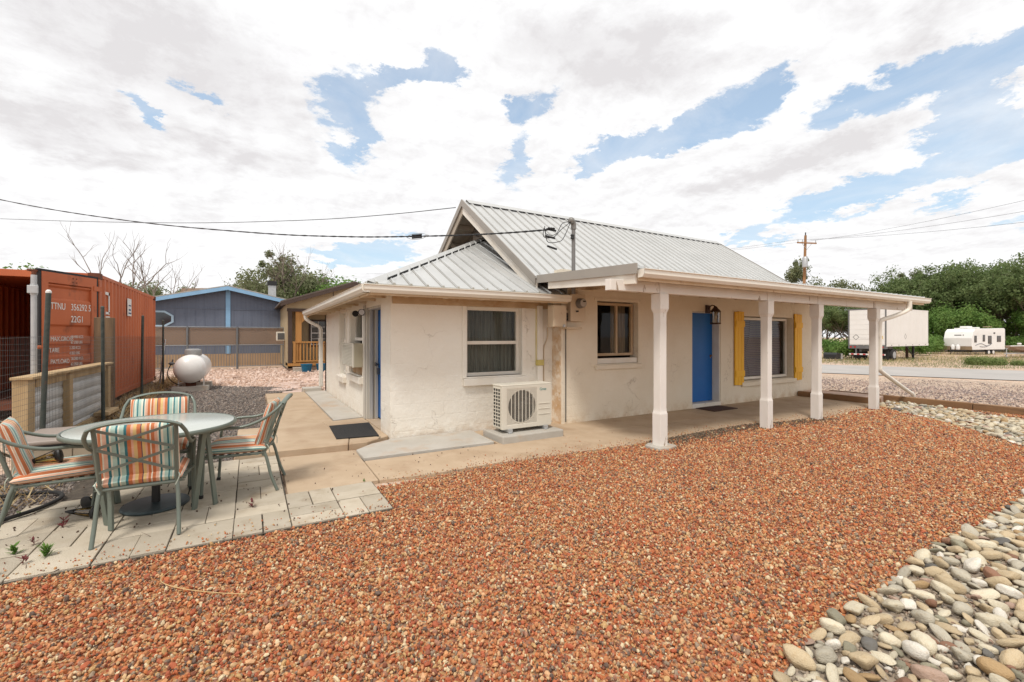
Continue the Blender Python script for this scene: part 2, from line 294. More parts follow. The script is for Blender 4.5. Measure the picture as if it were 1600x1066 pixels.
# ------------------------------------------------------------------ mesh building
class MB:
    def __init__(s): s.v = []; s.f = []
    def add(s, vs, fs):
        b = len(s.v); s.v += [tuple(map(float, v)) for v in vs]; s.f += [tuple(i+b for i in f) for f in fs]; return s
    def box(s, x0, y0, z0, x1, y1, z1, M=None):
        x0, x1 = sorted((x0, x1)); y0, y1 = sorted((y0, y1)); z0, z1 = sorted((z0, z1))
        vs = [Vector(p) for p in ((x0,y0,z0),(x1,y0,z0),(x1,y1,z0),(x0,y1,z0),(x0,y0,z1),(x1,y0,z1),(x1,y1,z1),(x0,y1,z1))]
        if M: vs = [M @ v for v in vs]
        return s.add(vs, [(0,3,2,1),(4,5,6,7),(0,1,5,4),(1,2,6,5),(2,3,7,6),(3,0,4,7)])
    def bar(s, p, q, w, h, up=(0,0,1)):
        """rectangular bar from p to q, w across, h along up"""
        p, q = Vector(p), Vector(q); d = (q-p).normalized(); u = Vector(up)
        if abs(d.dot(u)) > .98: u = Vector((0,1,0))
        r = d.cross(u).normalized(); u = r.cross(d).normalized(); vs = []
        for c in (p, q):
            for a, b in ((-1,-1),(1,-1),(1,1),(-1,1)): vs.append(c + r*a*w/2 + u*b*h/2)
        return s.add(vs, [(3,2,1,0),(4,5,6,7),(0,1,5,4),(1,2,6,5),(2,3,7,6),(3,0,4,7)])
    def tube(s, pts, r, n=8, cap=True, flat=None):
        pts = [Vector(p) for p in pts]; k = len(pts); rs = r if isinstance(r, (list, tuple)) else [r]*k; vs = []; fs = []
        pr = None
        for i, p in enumerate(pts):
            d = (pts[min(i+1, k-1)]-pts[max(i-1, 0)]).normalized()
            if pr is None: u = Vector((0,0,1)) if abs(d.z) < .9 else Vector((0,1,0)); r1 = d.cross(u).normalized()
            else: r1 = (pr - d*pr.dot(d)).normalized()
            pr = r1; r2 = d.cross(r1).normalized()
            for j in range(n):
                a = 2*math.pi*j/n; fx, fy = (flat or (1, 1)); vs.append(p + r1*math.cos(a)*rs[i]*fx + r2*math.sin(a)*rs[i]*fy)
        for i in range(k-1):
            for j in range(n): fs.append((i*n+j, i*n+(j+1) % n, (i+1)*n+(j+1) % n, (i+1)*n+j))
        if cap: fs.append(tuple(range(n))[::-1]); fs.append(tuple((k-1)*n+j for j in range(n)))
        return s.add(vs, fs)
    def cyl(s, p, q, r, r2=None, n=16): return s.tube([p, q], [r, r if r2 is None else r2], n)
    def lathe(s, prof, c=(0,0,0), n=24, axis='z', sx=1, sy=1):
        vs = []; fs = []; k = len(prof)
        for r, z in prof:
            for j in range(n):
                a = 2*math.pi*j/n; x, y = r*math.cos(a)*sx, r*math.sin(a)*sy
                v = (x, y, z) if axis == 'z' else ((x, z, y) if axis == 'y' else (z, x, y))
                vs.append((v[0]+c[0], v[1]+c[1], v[2]+c[2]))
        for i in range(k-1):
            for j in range(n): fs.append((i*n+j, i*n+(j+1) % n, (i+1)*n+(j+1) % n, (i+1)*n+j))
        fs.append(tuple(range(n))[::-1]); fs.append(tuple((k-1)*n+j for j in range(n)))
        return s.add(vs, fs)
    def prism(s, poly, z0, z1):
        n = len(poly); return s.add([(*p[:2], z0) for p in poly]+[(*p[:2], z1) for p in poly],
            [tuple(range(n))[::-1], tuple(range(n, 2*n))]+[(i, (i+1) % n, n+(i+1) % n, n+i) for i in range(n)])
    def slab(s, poly, off):
        """3-D polygon extruded by a vector"""
        n = len(poly); o = Vector(off); P_ = [Vector(p) for p in poly]
        return s.add(P_+[p+o for p in P_], [tuple(range(n))[::-1], tuple(range(n, 2*n))]+[(i, (i+1) % n, n+(i+1) % n, n+i) for i in range(n)])
    def mesh(s, name, mat, smooth=False, fix=True):
        me = bpy.data.meshes.new(name); me.from_pydata(s.v, [], s.f)
        if fix:
            import bmesh
            b = bmesh.new(); b.from_mesh(me); bmesh.ops.recalc_face_normals(b, faces=b.faces); b.to_mesh(me); b.free()
        if mat: me.materials.append(mat)
        if smooth: me.polygons.foreach_set('use_smooth', [True]*len(me.polygons))
        me.update(); return me
def link(o, parent=None): COL.objects.link(o); o.parent = parent; return o
def tag(o, label=None, cat=None, group=None, kind=None):
    for k, v in (('label', label), ('category', cat), ('group', group), ('kind', kind)):
        if v: o[k] = v
    return o
def thing(name, label, cat, loc=(0,0,0), rz=0, group=None, kind=None):
    o = bpy.data.objects.new(name, None); link(o); o.location = loc; o.rotation_euler = (0,0,rz); o.empty_display_size = .1
    return tag(o, label, cat, group, kind)
def wbase(p):
    b = Vector((0,0,0))
    while p: b = b + p.location; p = p.parent
    return b
def part(name, mb, mat, parent=None, bevel=0, smooth=False, local=False, seg=2, auto=None, fix=True):
    """mesh given in world coordinates (or in the parent's own when local) -> one child object"""
    me = mb.mesh(name, mat, smooth, fix) if isinstance(mb, MB) else mb
    o = bpy.data.objects.new(name, me); link(o, parent)
    if parent and not local:
        me.transform(Matrix.Translation(-wbase(parent)))
    if bevel:
        m = o.modifiers.new('bevel', 'BEVEL'); m.width = bevel; m.segments = seg; m.limit_method = 'ANGLE'; m.angle_limit = RAD(35); m.harden_normals = False
    if auto: me.polygons.foreach_set('use_smooth', [True]*len(me.polygons)); me.set_sharp_from_angle(angle=RAD(auto))
    return o
def solo(name, mb, mat, label, cat, group=None, kind=None, **k):
    return tag(part(name, mb, mat, None, **k), label, cat, group, kind)
def copy_tree(o, parent=None):
    c = o.copy(); link(c, parent)
    for ch in list(o.children): copy_tree(ch, c)
    return c
def text(body, size, mat, parent, M, name='lettering', ext=.0015):
    cu = bpy.data.curves.new('t', 'FONT'); cu.body = body; cu.size = size; cu.extrude = ext; cu.align_x = 'LEFT'
    to = bpy.data.objects.new('t', cu); COL.objects.link(to); dg = bpy.context.evaluated_depsgraph_get(); dg.update()
    me = bpy.data.meshes.new_from_object(to.evaluated_get(dg)); bpy.data.objects.remove(to); me.transform(M); me.materials.clear(); me.materials.append(mat)
    o = bpy.data.objects.new(name, me); link(o, parent)
    me.transform(Matrix.Translation(-wbase(parent))); return o
def basis(o, x, y):
    x = Vector(x).normalized(); y = Vector(y).normalized(); z = x.cross(y)
    M = Matrix((( x.x, y.x, z.x, o[0]), (x.y, y.y, z.y, o[1]), (x.z, y.z, z.z, o[2]), (0,0,0,1))); return M
def smooth_path(pts, n=6):
    P_ = [Vector(p) for p in pts]; out = []
    for i in range(len(P_)-1):
        a = P_[max(i-1, 0)]; b = P_[i]; c = P_[i+1]; d = P_[min(i+2, len(P_)-1)]
        for k in range(n):
            t = k/n; out.append(.5*((2*b)+(c-a)*t+(2*a-5*b+4*c-d)*t*t+(3*b-3*c+d-a)*t**3))
    out.append(P_[-1]); return out
def inpoly(x, y, poly):
    c = False; n = len(poly); j = n-1
    for i in range(n):
        xi, yi = poly[i]; xj, yj = poly[j]
        m = ((yi > y) != (yj > y)) & (x < (xj-xi)*(y-yi)/((yj-yi) if yj != yi else 1e-9)+xi)
        c = c ^ m; j = i
    return c
FW = (math.sin(RAD(30.2)), math.cos(RAD(30.2))); RT = (math.cos(RAD(30.2)), -math.sin(RAD(30.2)))
def scr(x, y, z):
    d = x*FW[0]+y*FW[1]; l = x*RT[0]+y*RT[1]; return (800+704*l/d if d > .1 else -9999, 526-704*(z-CAMH)/d if d > .1 else -9999, d)

# ------------------------------------------------------------------ ground
def gz(x, y):
    t = min(1, max(0, (x-14)/11)); t = t*t*(3-2*t); return -.045-.42*t
GRD = bed_mat('ground_soil', [(.50,.35,.25),(.42,.29,.20),(.56,.42,.32),(.36,.26,.19),(.50,.38,.30),(.60,.50,.42)], 22, ((.48,.34,.24), .25, .75), .35)
xs = sorted(set([-900,-300,-120,-60,-30]+[i*2.5-20 for i in range(0,34)]+[90,130,200,400,900])); ys = sorted(set([-900,-200,-60,-20]+[i*5-10 for i in range(0,24)]+[150,250,450,900]))
g = MB(); nx, ny = len(xs), len(ys)
g.add([(x, y, gz(x, y)) for y in ys for x in xs], [(j*nx+i, j*nx+i+1, (j+1)*nx+i+1, (j+1)*nx+i) for j in range(ny-1) for i in range(nx-1)])
solo('ground', g, GRD, 'sandy pink desert soil under everything', 'ground', kind='structure')
def sheet(name, poly, z, mat, label, cat, follow=False, sub=1):
    m = MB()
    if follow:
        # strip given as two equal-length edges
        a, b = poly; n = len(a); m.add([(x, y, gz(x, y)+z) for x, y in a]+[(x, y, gz(x, y)+z) for x, y in b], [(i, i+1, n+i+1, n+i) for i in range(n-1)])
    else: m.add([(x, y, z) for x, y in poly], [tuple(range(len(poly)))])
    return solo(name, m, mat, label, cat, kind='structure')
REDC = [tuple(min(.8, (v*.95+.05*(.35*c[0]+.45*c[1]+.2*c[2]))*1.02*w) for v, w in zip(c, (1.0,1.03,.94))) for c in [(.44,.125,.05),(.50,.20,.09),(.34,.085,.04),(.56,.31,.17),(.42,.16,.065),(.22,.075,.045),(.54,.25,.11),(.52,.33,.18),(.46,.19,.085),(.13,.085,.07),(.48,.15,.05),(.60,.46,.31),(.46,.27,.12),(.32,.15,.10),(.40,.10,.045),(.27,.19,.14)]]
REDPOLY = [(-9,3.93),(1.10,3.93),(1.10,4.60),(1.9,4.64),(3.1,4.69),(4.0,4.60),(5.2,4.56),(6.2,4.60),(7.2,4.62),(8.1,4.44),(9.3,4.30),(10.4,4.38),(11.3,4.42),(11.9,4.35),(11.2,3.9),(10.75,3.2),(9.9,2.4),(9.1,1.72),(8.2,1.42),
           (7.2,1.24),(6.3,1.22),(5.2,1.24),(4.24,1.27),(3.3,1.22),(2.46,1.20),(1.95,1.12),(1.5,.6),(1.2,-.4),(0,-2.5),(-9,-2.5)]
REDBED = bed_mat('red_gravel_bed', [tuple(v*.8 for v in c) for c in REDC], 62, ((.40,.16,.085), 1.2, .35), .9)
sheet('red_gravel', REDPOLY, -.022, REDBED, 'bed of crushed red gravel filling the front yard', 'gravel')
ROCKBED = bed_mat('rock_bed_soil', [(.24,.19,.14),(.30,.24,.18),(.18,.15,.12),(.36,.30,.24)], 45)
ROCKPOLY = [(1.95,1.12),(2.46,1.20),(3.3,1.22),(4.24,1.27),(5.2,1.24),(6.3,1.22),(7.2,1.24),(8.2,1.42),(9.1,1.72),(9.9,2.4),(10.75,3.2),(11.2,3.9),(11.7,4.32),(12.0,4.5),(12.80,4.62),(12.75,3.9),(12.4,3.0),(11.7,2.0),(10.6,.9),(8.5,.1),(5,-.25),(2.6,-.3),(1.2,-.4),(1.5,.6)]
sheet('rock_bed', ROCKPOLY, -.018, ROCKBED, 'earth bed under the river rocks', 'ground')
GREYC = [(.15,.125,.11),(.20,.17,.145),(.11,.095,.085),(.26,.22,.19),(.17,.13,.11),(.32,.27,.23),(.13,.12,.115),(.23,.18,.145)]
GREYPOLY = [(-2.35,5.3),(-1.5,5.3),(-1.5,6.42),(-.18,6.42),(-.18,8.25),(.32,8.25),(.32,13.4),(1.2,14.3),(.6,15.3),(-1.0,16.6),(-2.6,17.5),(-2.5,11),(-2.35,8)]
sheet('grey_gravel', GREYPOLY, -.030, bed_mat('grey_gravel_bed', GREYC, 45, None, .9), 'dark grey gravel yard between the container and the house', 'gravel')
REDPATCH = [(12.42,2.0),(12.9,2.0),(12.9,4.0),(12.6,3.6)]

# road: edges at constant height offset over the ground
ra = [(24.6-.42*k, 16.3+.91*k) for k in (-30,-24,-18,-12,-6,-3,0,3,6,10,16,24,40,60)]
rb = [(34.4-.38*k, 16.0+.92*k) for k in (-30,-24,-18,-12,-6,-3,0,3,6,10,16,24,40,60)]
sheet('road', (ra, rb), .03, ASPH, 'pale grey asphalt road running past the house', 'road', follow=True)
LOT = bed_mat('lot_gravel', [(.32,.25,.195),(.44,.345,.27),(.23,.185,.15),(.54,.44,.35),(.37,.285,.22),(.47,.34,.25)], 16, ((.50,.385,.285), .35, .8), .6)
la = [(13.05,-8),(13.05,-2),(13.05,3),(13.05,8),(13.05,14),(13.05,20),(13.05,30)]; lb = [(34,-8),(31.5,-2),(29.3,3),(27.2,8),(24.6,14),(22.2,20),(18,30)]
m = MB(); NSEG = 10
for i in range(len(la)):
    for k in range(NSEG+1):
        t = k/NSEG; x = la[i][0]*(1-t)+lb[i][0]*t; y = la[i][1]*(1-t)+lb[i][1]*t; m.v.append((x, y, gz(x, y)+.012))
for i in range(len(la)-1):
    for k in range(NSEG): a = i*(NSEG+1)+k; m.f.append((a, a+1, a+NSEG+2, a+NSEG+1))
solo('gravel_lot', m, LOT, 'pinkish gravel lot between timber edging and road', 'gravel', kind='structure')

# ------------------------------------------------------------------ scattered stones (real instanced geometry)
def scatter(name, pts, scl, mat, label, cat, flat=.65, sub=1, seed=0, shape='stone', tilt=6.28, parent=None):
    me = bpy.data.meshes.new(name); me.vertices.add(len(pts)); me.vertices.foreach_set('co', np.asarray(pts, 'f').ravel())
    at = me.attributes.new('scl', 'FLOAT', 'POINT'); at.data.foreach_set('value', np.asarray(scl, 'f')); me.materials.append(mat)
    o = bpy.data.objects.new(name, me); link(o, parent)
    ng = bpy.data.node_groups.new(name, 'GeometryNodeTree'); ng.interface.new_socket('Geometry', in_out='INPUT', socket_type='NodeSocketGeometry'); ng.interface.new_socket('Geometry', in_out='OUTPUT', socket_type='NodeSocketGeometry')
    N = ng.nodes.new; L = ng.links.new; gi = N('NodeGroupInput'); go = N('NodeGroupOutput')
    if shape == 'stone':
        ico = N('GeometryNodeMeshIcoSphere'); ico.inputs['Radius'].default_value = 1; ico.inputs['Subdivisions'].default_value = sub; geo = ico.outputs[0]
    else:
        ico = N('GeometryNodeMeshCone'); ico.inputs['Vertices'].default_value = 3; ico.inputs['Radius Bottom'].default_value = .05; ico.inputs['Radius Top'].default_value = .012; ico.inputs['Depth'].default_value = 1; geo = ico.outputs[0]
    sm_ = N('GeometryNodeSetMaterial'); sm_.inputs['Material'].default_value = mat; L(geo, sm_.inputs[0])
    ip = N('GeometryNodeInstanceOnPoints'); L(gi.outputs[0], ip.inputs['Points']); L(sm_.outputs[0], ip.inputs['Instance'])
    rv = N('FunctionNodeRandomValue'); rv.data_type = 'FLOAT_VECTOR'; rv.inputs[0].default_value = (-tilt, -tilt, 0); rv.inputs[1].default_value = (tilt, tilt, 6.28); rv.inputs['Seed'].default_value = seed
    L(rv.outputs[0], ip.inputs['Rotation'])
    na = N('GeometryNodeInputNamedAttribute'); na.data_type = 'FLOAT'; na.inputs[0].default_value = 'scl'
    rs = N('FunctionNodeRandomValue'); rs.data_type = 'FLOAT_VECTOR'; rs.inputs[0].default_value = (.85,.6,flat-.15) if shape == 'stone' else (.6,.6,.4); rs.inputs[1].default_value = (1.35,1.05,flat+.1) if shape == 'stone' else (1.2,1.2,1.4); rs.inputs['Seed'].default_value = seed+5
    vm = N('ShaderNodeVectorMath'); vm.operation = 'SCALE'; L(rs.outputs[0], vm.inputs[0]); L(na.outputs['Attribute'], vm.inputs['Scale']); L(vm.outputs[0], ip.inputs['Scale'])
    L(ip.outputs[0], go.inputs[0]); md = o.modifiers.new('scatter', 'NODES'); md.node_group = ng
    return tag(o, label, cat, kind='stuff')
rng = np.random.default_rng(3)
def sample(poly, dens, near=0, far=1e9, lod=None, margin=1.25):
    P_ = np.array(poly); x0, y0 = P_.min(0); x1, y1 = P_.max(0); n = int((x1-x0)*(y1-y0)*dens); x = rng.uniform(x0, x1, n); y = rng.uniform(y0, y1, n)
    d = x*FW[0]+y*FW[1]; l = x*RT[0]+y*RT[1]; k = inpoly(x, y, poly) & (d > max(near, 1.3)) & (d < far) & (np.abs(l) < margin*d+.5)
    x, y, d = x[k], y[k], d[k]
    if lod is not None: q = rng.uniform(0, 1, len(x)) < lod(d); x, y, d = x[q], y[q], d[q]
    return x, y, d
x, y, d = sample(REDPOLY, 4700, lod=lambda d: np.clip(5.2/d, .38, 1)**1.1)
s = rng.lognormal(math.log(.0079), .36, len(x)).clip(.003,.020)*np.clip(d/5.5, 1, 1.6)
scatter('red_gravel_stone', np.stack([x, y, -.022+s*.2+rng.uniform(0,.016,len(x))], 1), s, stones_mat('red_stone', REDC), 'loose crushed red and orange stones covering the front yard', 'gravel', sub=1)
x, y, d = sample([(12.42,2.0),(12.9,2.0),(12.9,4.2),(12.7,3.6)], 1500)
scatter('red_gravel_stone', np.stack([x, y, -.03+rng.uniform(0,.02,len(x))], 1), np.full(len(x), .016), stones_mat('red_stone_b', REDC), 'red stones spilled between the river rocks and timber edging', 'gravel', sub=1, seed=3)
x, y, d = sample(GREYPOLY, 1500, lod=lambda d: np.clip(7/d, .35, 1))
s = rng.lognormal(math.log(.013), .28, len(x))*np.clip(d/8, 1, 1.5)
scatter('grey_gravel_stone', np.stack([x, y, -.028+rng.uniform(0,.012,len(x))], 1), s, stones_mat('grey_stone', GREYC), 'loose dark grey stones covering the back yard', 'gravel', sub=1, seed=9)
ex = rng.uniform(1.2, 11.8, 1500); edge = np.interp(ex, [1.1,1.9,3.1,4,5.2,6.2,7.2,8.1,9.3,10.4,11.3,11.9], [4.6,4.64,4.69,4.6,4.56,4.6,4.62,4.44,4.3,4.38,4.42,4.35])
ey = edge+rng.exponential(.11, 1500)-.03
scatter('loose_stone', np.stack([ex, ey, np.full(1500, .003)], 1), rng.uniform(.004,.010,1500), stones_mat('loose_stone_mat', REDC), 'stray red stones kicked onto the edge of the concrete walk', 'gravel', sub=1, seed=41)
ex = rng.uniform(-1.8, 1.1, 260); ey = 3.97+rng.exponential(.10, 260); k = (ey < 4.6)
scatter('loose_stone', np.stack([ex[k], ey[k], np.full(k.sum(), .006)], 1), rng.uniform(.004,.009,k.sum()), stones_mat('loose_stone_mat2', REDC), 'stray red stones on the outer row of pavers', 'gravel', sub=1, seed=42)
ex = np.concatenate([rng.uniform(4.9, 9.2, 2600), rng.normal(6.0,.5,700)]); ed = np.interp(ex, [4,5.2,6.2,7.2,8.1,9.3], [4.6,4.56,4.6,4.62,4.44,4.3]); ey = ed-np.abs(rng.normal(0,.16,len(ex)))+.02
scatter('leaf_litter', np.stack([ex, ey, np.full(len(ex), .006)], 1), rng.uniform(.005,.014,len(ex)), stones_mat('litter', [(.12,.085,.06),(.18,.13,.085),(.08,.06,.045),(.22,.17,.11)]), 'dark leaf litter gathered along the porch edge of the gravel', 'leaf litter', flat=.25, sub=1, seed=43)
DIRTC = [(.56,.40,.31),(.48,.33,.25),(.64,.50,.42),(.40,.28,.22),(.60,.46,.38)]
x, y, d = sample([(-6,15.5),(-1,16.4),(.6,15.2),(1.3,14.2),(2.5,13.4),(12,14),(9,24.8),(-5,24.8)], 160)
s = rng.lognormal(math.log(.032), .45, len(x)).clip(.012,.11)
scatter('dirt_clod', np.stack([x, y, np.full(len(x), -.035)], 1), s, stones_mat('clod', DIRTC), 'pink rubble and dirt clods in front of the chain link fence', 'rubble', sub=1, seed=2)
lotp = [(13.1,-4),(13.1,14),(20,14),(26,9),(27,3),(24,-4)]
x, y, d = sample(lotp, 170, lod=lambda d: np.clip(1.6-d/16, .12, 1)); s = rng.lognormal(math.log(.023), .3, len(x))
z = np.array([gz(a, b)+.012 for a, b in zip(x, y)])
scatter('lot_stone', np.stack([x, y, z], 1), s, stones_mat('lot_stone_mat', [(.26,.19,.16),(.20,.16,.15),(.42,.31,.25),(.34,.25,.21),(.5,.4,.34),(.16,.13,.12)]), 'coarse grey and pink stones on the lot beside the road', 'gravel', sub=1, seed=4)

# ------------------------------------------------------------------ patio pavers (basketweave on a 0.405 m module)
pav = thing('paver_patio', 'patio of pale concrete pavers in basketweave under the table', 'patio', (-.5,5,0), kind='structure')
def paver(x0, y0, x1, y1):
    g_ = .004; j = lambda: R.uniform(-.002,.002); h = R.uniform(-.004,.004); m = MB(); m.box(x0+g_+j(), y0+g_+j(), -.05, x1-g_+j(), y1-g_+j(), h)
    m.v = [(a, b, c+(R.uniform(-.0015,.0015) if c > -.04 else 0)) for a, b, c in m.v]
    part('paver', m, PAV, pav, bevel=.003, seg=1)
MOD = .4
for i in range(-1, 9):
    for j in range(0, 6):
        x1 = 1.09-MOD*i if i >= 0 else 1.09; x0 = x1-MOD; y0 = 3.96+.41*j; y1 = y0+.41
        if i < 0: continue
        if j >= 2 and i < 2: continue
        if j >= 3 and x0 < -1.75: continue
        if j >= 4 and x0 < -1.55: continue
        if x0 < -2.2: continue
        q = R.random()
        if (i+j) % 2 == 0:
            paver(x0, y0, (x0+x1)/2, y1); paver((x0+x1)/2, y0, x1, y1)
        elif q < .12: paver(x0, y0, x1, y1)
        else:
            paver(x0, y0, x1, (y0+y1)/2); paver(x0, (y0+y1)/2, x1, y1)
m = MB(); m.add([(-2.2,3.95,-.014),(1.1,3.95,-.014),(1.1,4.79,-.014),(.3,4.79,-.014),(.3,6.43,-.014),(-1.55,6.43,-.014),(-1.55,5.3,-.014),(-2.2,5.3,-.014)], [(0,1,2,3,4,5,6,7)])
part('joint_sand', m, pm('joint_sand', (.05,.04,.03), (.10,.08,.06), 20, .95, bump=.5), pav)

# ------------------------------------------------------------------ concrete walks
walk = thing('concrete_walk', 'tan concrete walk along the front of the house and porch', 'pavement', (3,5,0), kind='structure')
def cslab(parent, poly, z0, z1, mat, bevel=.006): return part('slab', MB().prism(poly, z0, z1), mat, parent, bevel=bevel, seg=1)
cslab(walk, [(.315,4.79),(1.17,4.79),(1.19,5.60),(.32,5.62)], -.06, -.004, CONT)
cslab(walk, [(.32,5.626),(1.19,5.606),(1.21,6.22),(.33,6.30)], -.06, -.006, CONT)
cslab(walk, [(1.178,4.79),(1.7,4.72),(2.56,4.74),(2.58,5.585),(1.196,5.595)], -.06, -.003, CONT)
cslab(walk, [(2.566,4.74),(3.1,4.70),(4.1,4.64),(4.11,5.58),(2.586,5.585)], -.06, -.005, CONT)
cslab(walk, [(3.03,5.592),(4.11,5.588),(4.11,6.5),(3.03,6.5)], -.06, -.006, CONT)
cslab(walk, [(4.106,4.64),(4.9,4.58),(5.70,4.60),(5.70,5.46),(4.116,5.46)], -.06, -.004, CONT)
cslab(walk, [(4.116,5.466),(5.70,5.466),(5.70,6.5),(4.116,6.5)], -.06, -.002, CONT)
cslab(walk, [(5.706,4.60),(6.9,4.63),(7.60,4.60),(7.60,5.40),(5.706,5.46)], -.06, -.003, CONT)
cslab(walk, [(5.706,5.466),(7.60,5.406),(7.60,6.5),(5.706,6.5)], -.06, -.004, CONT)
cslab(walk, [(7.606,4.60),(8.1,4.46),(9.3,4.33),(10.30,4.36),(10.30,5.5),(7.606,5.40)], -.06, -.002, CONT)
cslab(walk, [(7.606,5.406),(10.30,5.506),(10.30,6.5),(7.606,6.5)], -.06, -.005, CONT)
cslab(walk, [(10.306,4.36),(11.3,4.42),(11.98,4.5),(11.98,6.5),(10.306,6.5)], -.06, -.003, CONT)
corner = solo('grey_slab', MB().slab([(1.20,5.64,-.02),(2.97,5.60,-.02),(3.02,6.50,-.02),(1.78,6.50,-.02),(1.45,6.34,-.02),(1.20,6.10,-.02)], (0,0,.045)), CONG, 'pale grey concrete apron at the foot of the white corner wall', 'pavement', kind='structure', bevel=.006, seg=1)
patio = thing('concrete_patio', 'raised tan concrete patio beside the blue side door', 'pavement', (.5,8,0), kind='structure')
PZ = .055
cslab(patio, [(-.16,6.46),(.8,6.38),(1.15,6.36),(1.22,6.7),(1.06,8.2),(-.16,8.2)], -.06, PZ, CONT, .012)
cslab(patio, [(1.156,6.35),(1.40,6.36),(1.75,6.60),(1.75,8.3),(1.066,8.2),(1.226,6.7)], -.06, PZ-.003, CONT, .008)
cslab(patio, [(.34,8.206),(1.24,8.206),(1.24,10.1),(.34,10.1)], -.06, PZ-.002, CONT, .008)
cslab(patio, [(.34,10.106),(1.24,10.106),(1.24,12.95),(.34,12.95)], -.06, PZ, CONT, .008)
part('slab', MB().slab([(1.25,8.25,0),(1.75,8.33,0),(1.75,12.9,0),(1.25,12.9,0)], (0,0,PZ+.008)), CONG, patio, bevel=.006, seg=1)
part('threshold', MB().box(1.752,7.08,-.02,1.955,8.1,PZ+.006), CONT, patio, bevel=.004)
fl = thing('flagstone_path', 'pink flagstones leading back behind the house corner', 'path', (1,13.5,0), kind='structure')
for k in range(16):
    cx = .75+R.uniform(-.35,.6)+k*.06; cy = 13.25+k*.34+R.uniform(-.1,.1); r0 = R.uniform(.24,.36); n = R.randint(5,7)
    part('flagstone', MB().prism([(cx+r0*1.25*math.cos(6.283*i/n+.3*R.random())*R.uniform(.8,1.1), cy+r0*.62*math.sin(6.283*i/n+.2*R.random())*R.uniform(.8,1.1)) for i in range(n)], -.05, .0+R.uniform(-.01,.012)), FLAG, fl, bevel=.006, seg=1)
# raised slab and timbers right of the porch
tim = 'timber edging beams along the lot'
rs_ = solo('raised_slab', MB().slab([(12.12,4.62,-.05),(12.82,4.74,-.05),(12.82,6.3,-.05),(12.12,6.2,-.05)], (0,0,.165)), pm('pink_concrete', (.58,.42,.33), (.50,.36,.28), 2, .9, bump=.4, bscale=60, c3=(.42,.22,.13), c3scale=3), 'pink raised slab framed by timbers at the porch end', 'pavement', kind='structure', bevel=.01)
solo('timber', MB().box(12.0,4.52,-.05,12.11,5.62,.125), LUMH, 'short brown timber behind the fourth porch post', 'timber', tim, bevel=.008)
solo('timber', MB().box(12.02,5.63,-.05,12.13,6.24,.118), LUMH, 'shortest brown timber against the right end of the house wall', 'timber', tim, bevel=.008)
solo('timber', MB().box(12.83,3.25,-.05,12.97,5.9,.128), LUMH, 'long brown timber between the porch post and the river rocks', 'timber', tim, bevel=.01)
solo('timber', MB().box(12.84,.75,-.05,12.98,3.24,.122), LUMH, 'darker brown timber running out of the right edge behind the rocks', 'timber', tim, bevel=.01)
solo('splash_block', MB().box(1.20,12.9,0,1.66,13.25,.15), CONG, 'small concrete block at the foot of the back corner downspout', 'block', bevel=.015)

# ------------------------------------------------------------------ house
house = thing('house', 'cream stucco house with pale metal roof, hipped wing and blue doors', 'house', (4.62,6.25,0))
def wall(O, U, Nn, w, h, holes, th, mat, name='wall', parent=None):
    """wall w x h from corner O along U, thickness th inwards (-Nn); holes = [(u0,u1,z0,z1)]; reveals included"""
    O, U, Nn = Vector(O), Vector(U), Vector(Nn); m = MB()
    us = sorted({0, w, *[q for k in holes for q in k[:2]]}); zs = sorted({0, h, *[q for k in holes for q in k[2:]]})
    def inh(u, z): return any(a < u < b and c < z < d_ for a, b, c, d_ in holes)
    Z_ = Vector((0,0,1)); I = -Nn*th
    for i in range(len(us)-1):
        for j in range(len(zs)-1):
            u0, u1, z0, z1 = us[i], us[i+1], zs[j], zs[j+1]
            if inh((u0+u1)/2, (z0+z1)/2): continue
            q = [O+U*u0+Z_*z0, O+U*u1+Z_*z0, O+U*u1+Z_*z1, O+U*u0+Z_*z1]
            m.add(q, [(0,1,2,3)]); m.add([p+I for p in q], [(3,2,1,0)])
    for a, b, c, d_ in holes+[(0, w, 0, h)]:
        q = [O+U*a+Z_*c, O+U*b+Z_*c, O+U*b+Z_*d_, O+U*a+Z_*d_]
        for k in range(4): p1, p2 = q[k], q[(k+1) % 4]; m.add([p1, p2, p2+I, p1+I], [(0,1,2,3)])
    return part(name, m, mat, parent, fix=False)
# front wall of the main house: X 4.62..12.75 at Y 6.25
D1 = (8.00,8.94,.03,2.03); W1 = (5.42,6.44,1.00,2.15); W2 = (9.74,11.82,.47,1.97)
wall((4.62,6.25,-.06), (1,0,0), (0,-1,0), 8.126, 2.72, [(a-4.62, b-4.62, c+.06, d_+.06) for a, b, c, d_ in (D1, W1, W2)], .22, CREAM, parent=house)
wall((12.75,6.27,-.06), (0,1,0), (1,0,0), 5.9, 2.6, [], .2, CREAM, parent=house)
wall((12.7,12.2,-.06), (-1,0,0), (0,1,0), 8.0, 2.6, [], .2, CREAM, parent=house)
wall((4.62,6.47,-.06), (0,1,0), (-1,0,0), 5.7, 2.6, [], .2, CREAM, parent=house)
part('wall', MB().box(4.612,6.262,-.06,4.63,6.519,2.06), pm('stained_return', (.55,.34,.17), (.72,.60,.46), 5, .85, bump=.4, bscale=20, c3=(.74,.64,.52), c3scale=7, c3lo=.5, c3hi=.6), house)
# wing: X 1.76..4.62 ; Y 6.52..13.05
WW = (2.96,3.98,.86,1.98)
wall((1.764,6.52,-.06), (1,0,0), (0,-1,0), 2.85, 2.36, [(WW[0]-1.764, WW[1]-1.764, WW[2]+.06, WW[3]+.06)], .2, WINGW, parent=house)
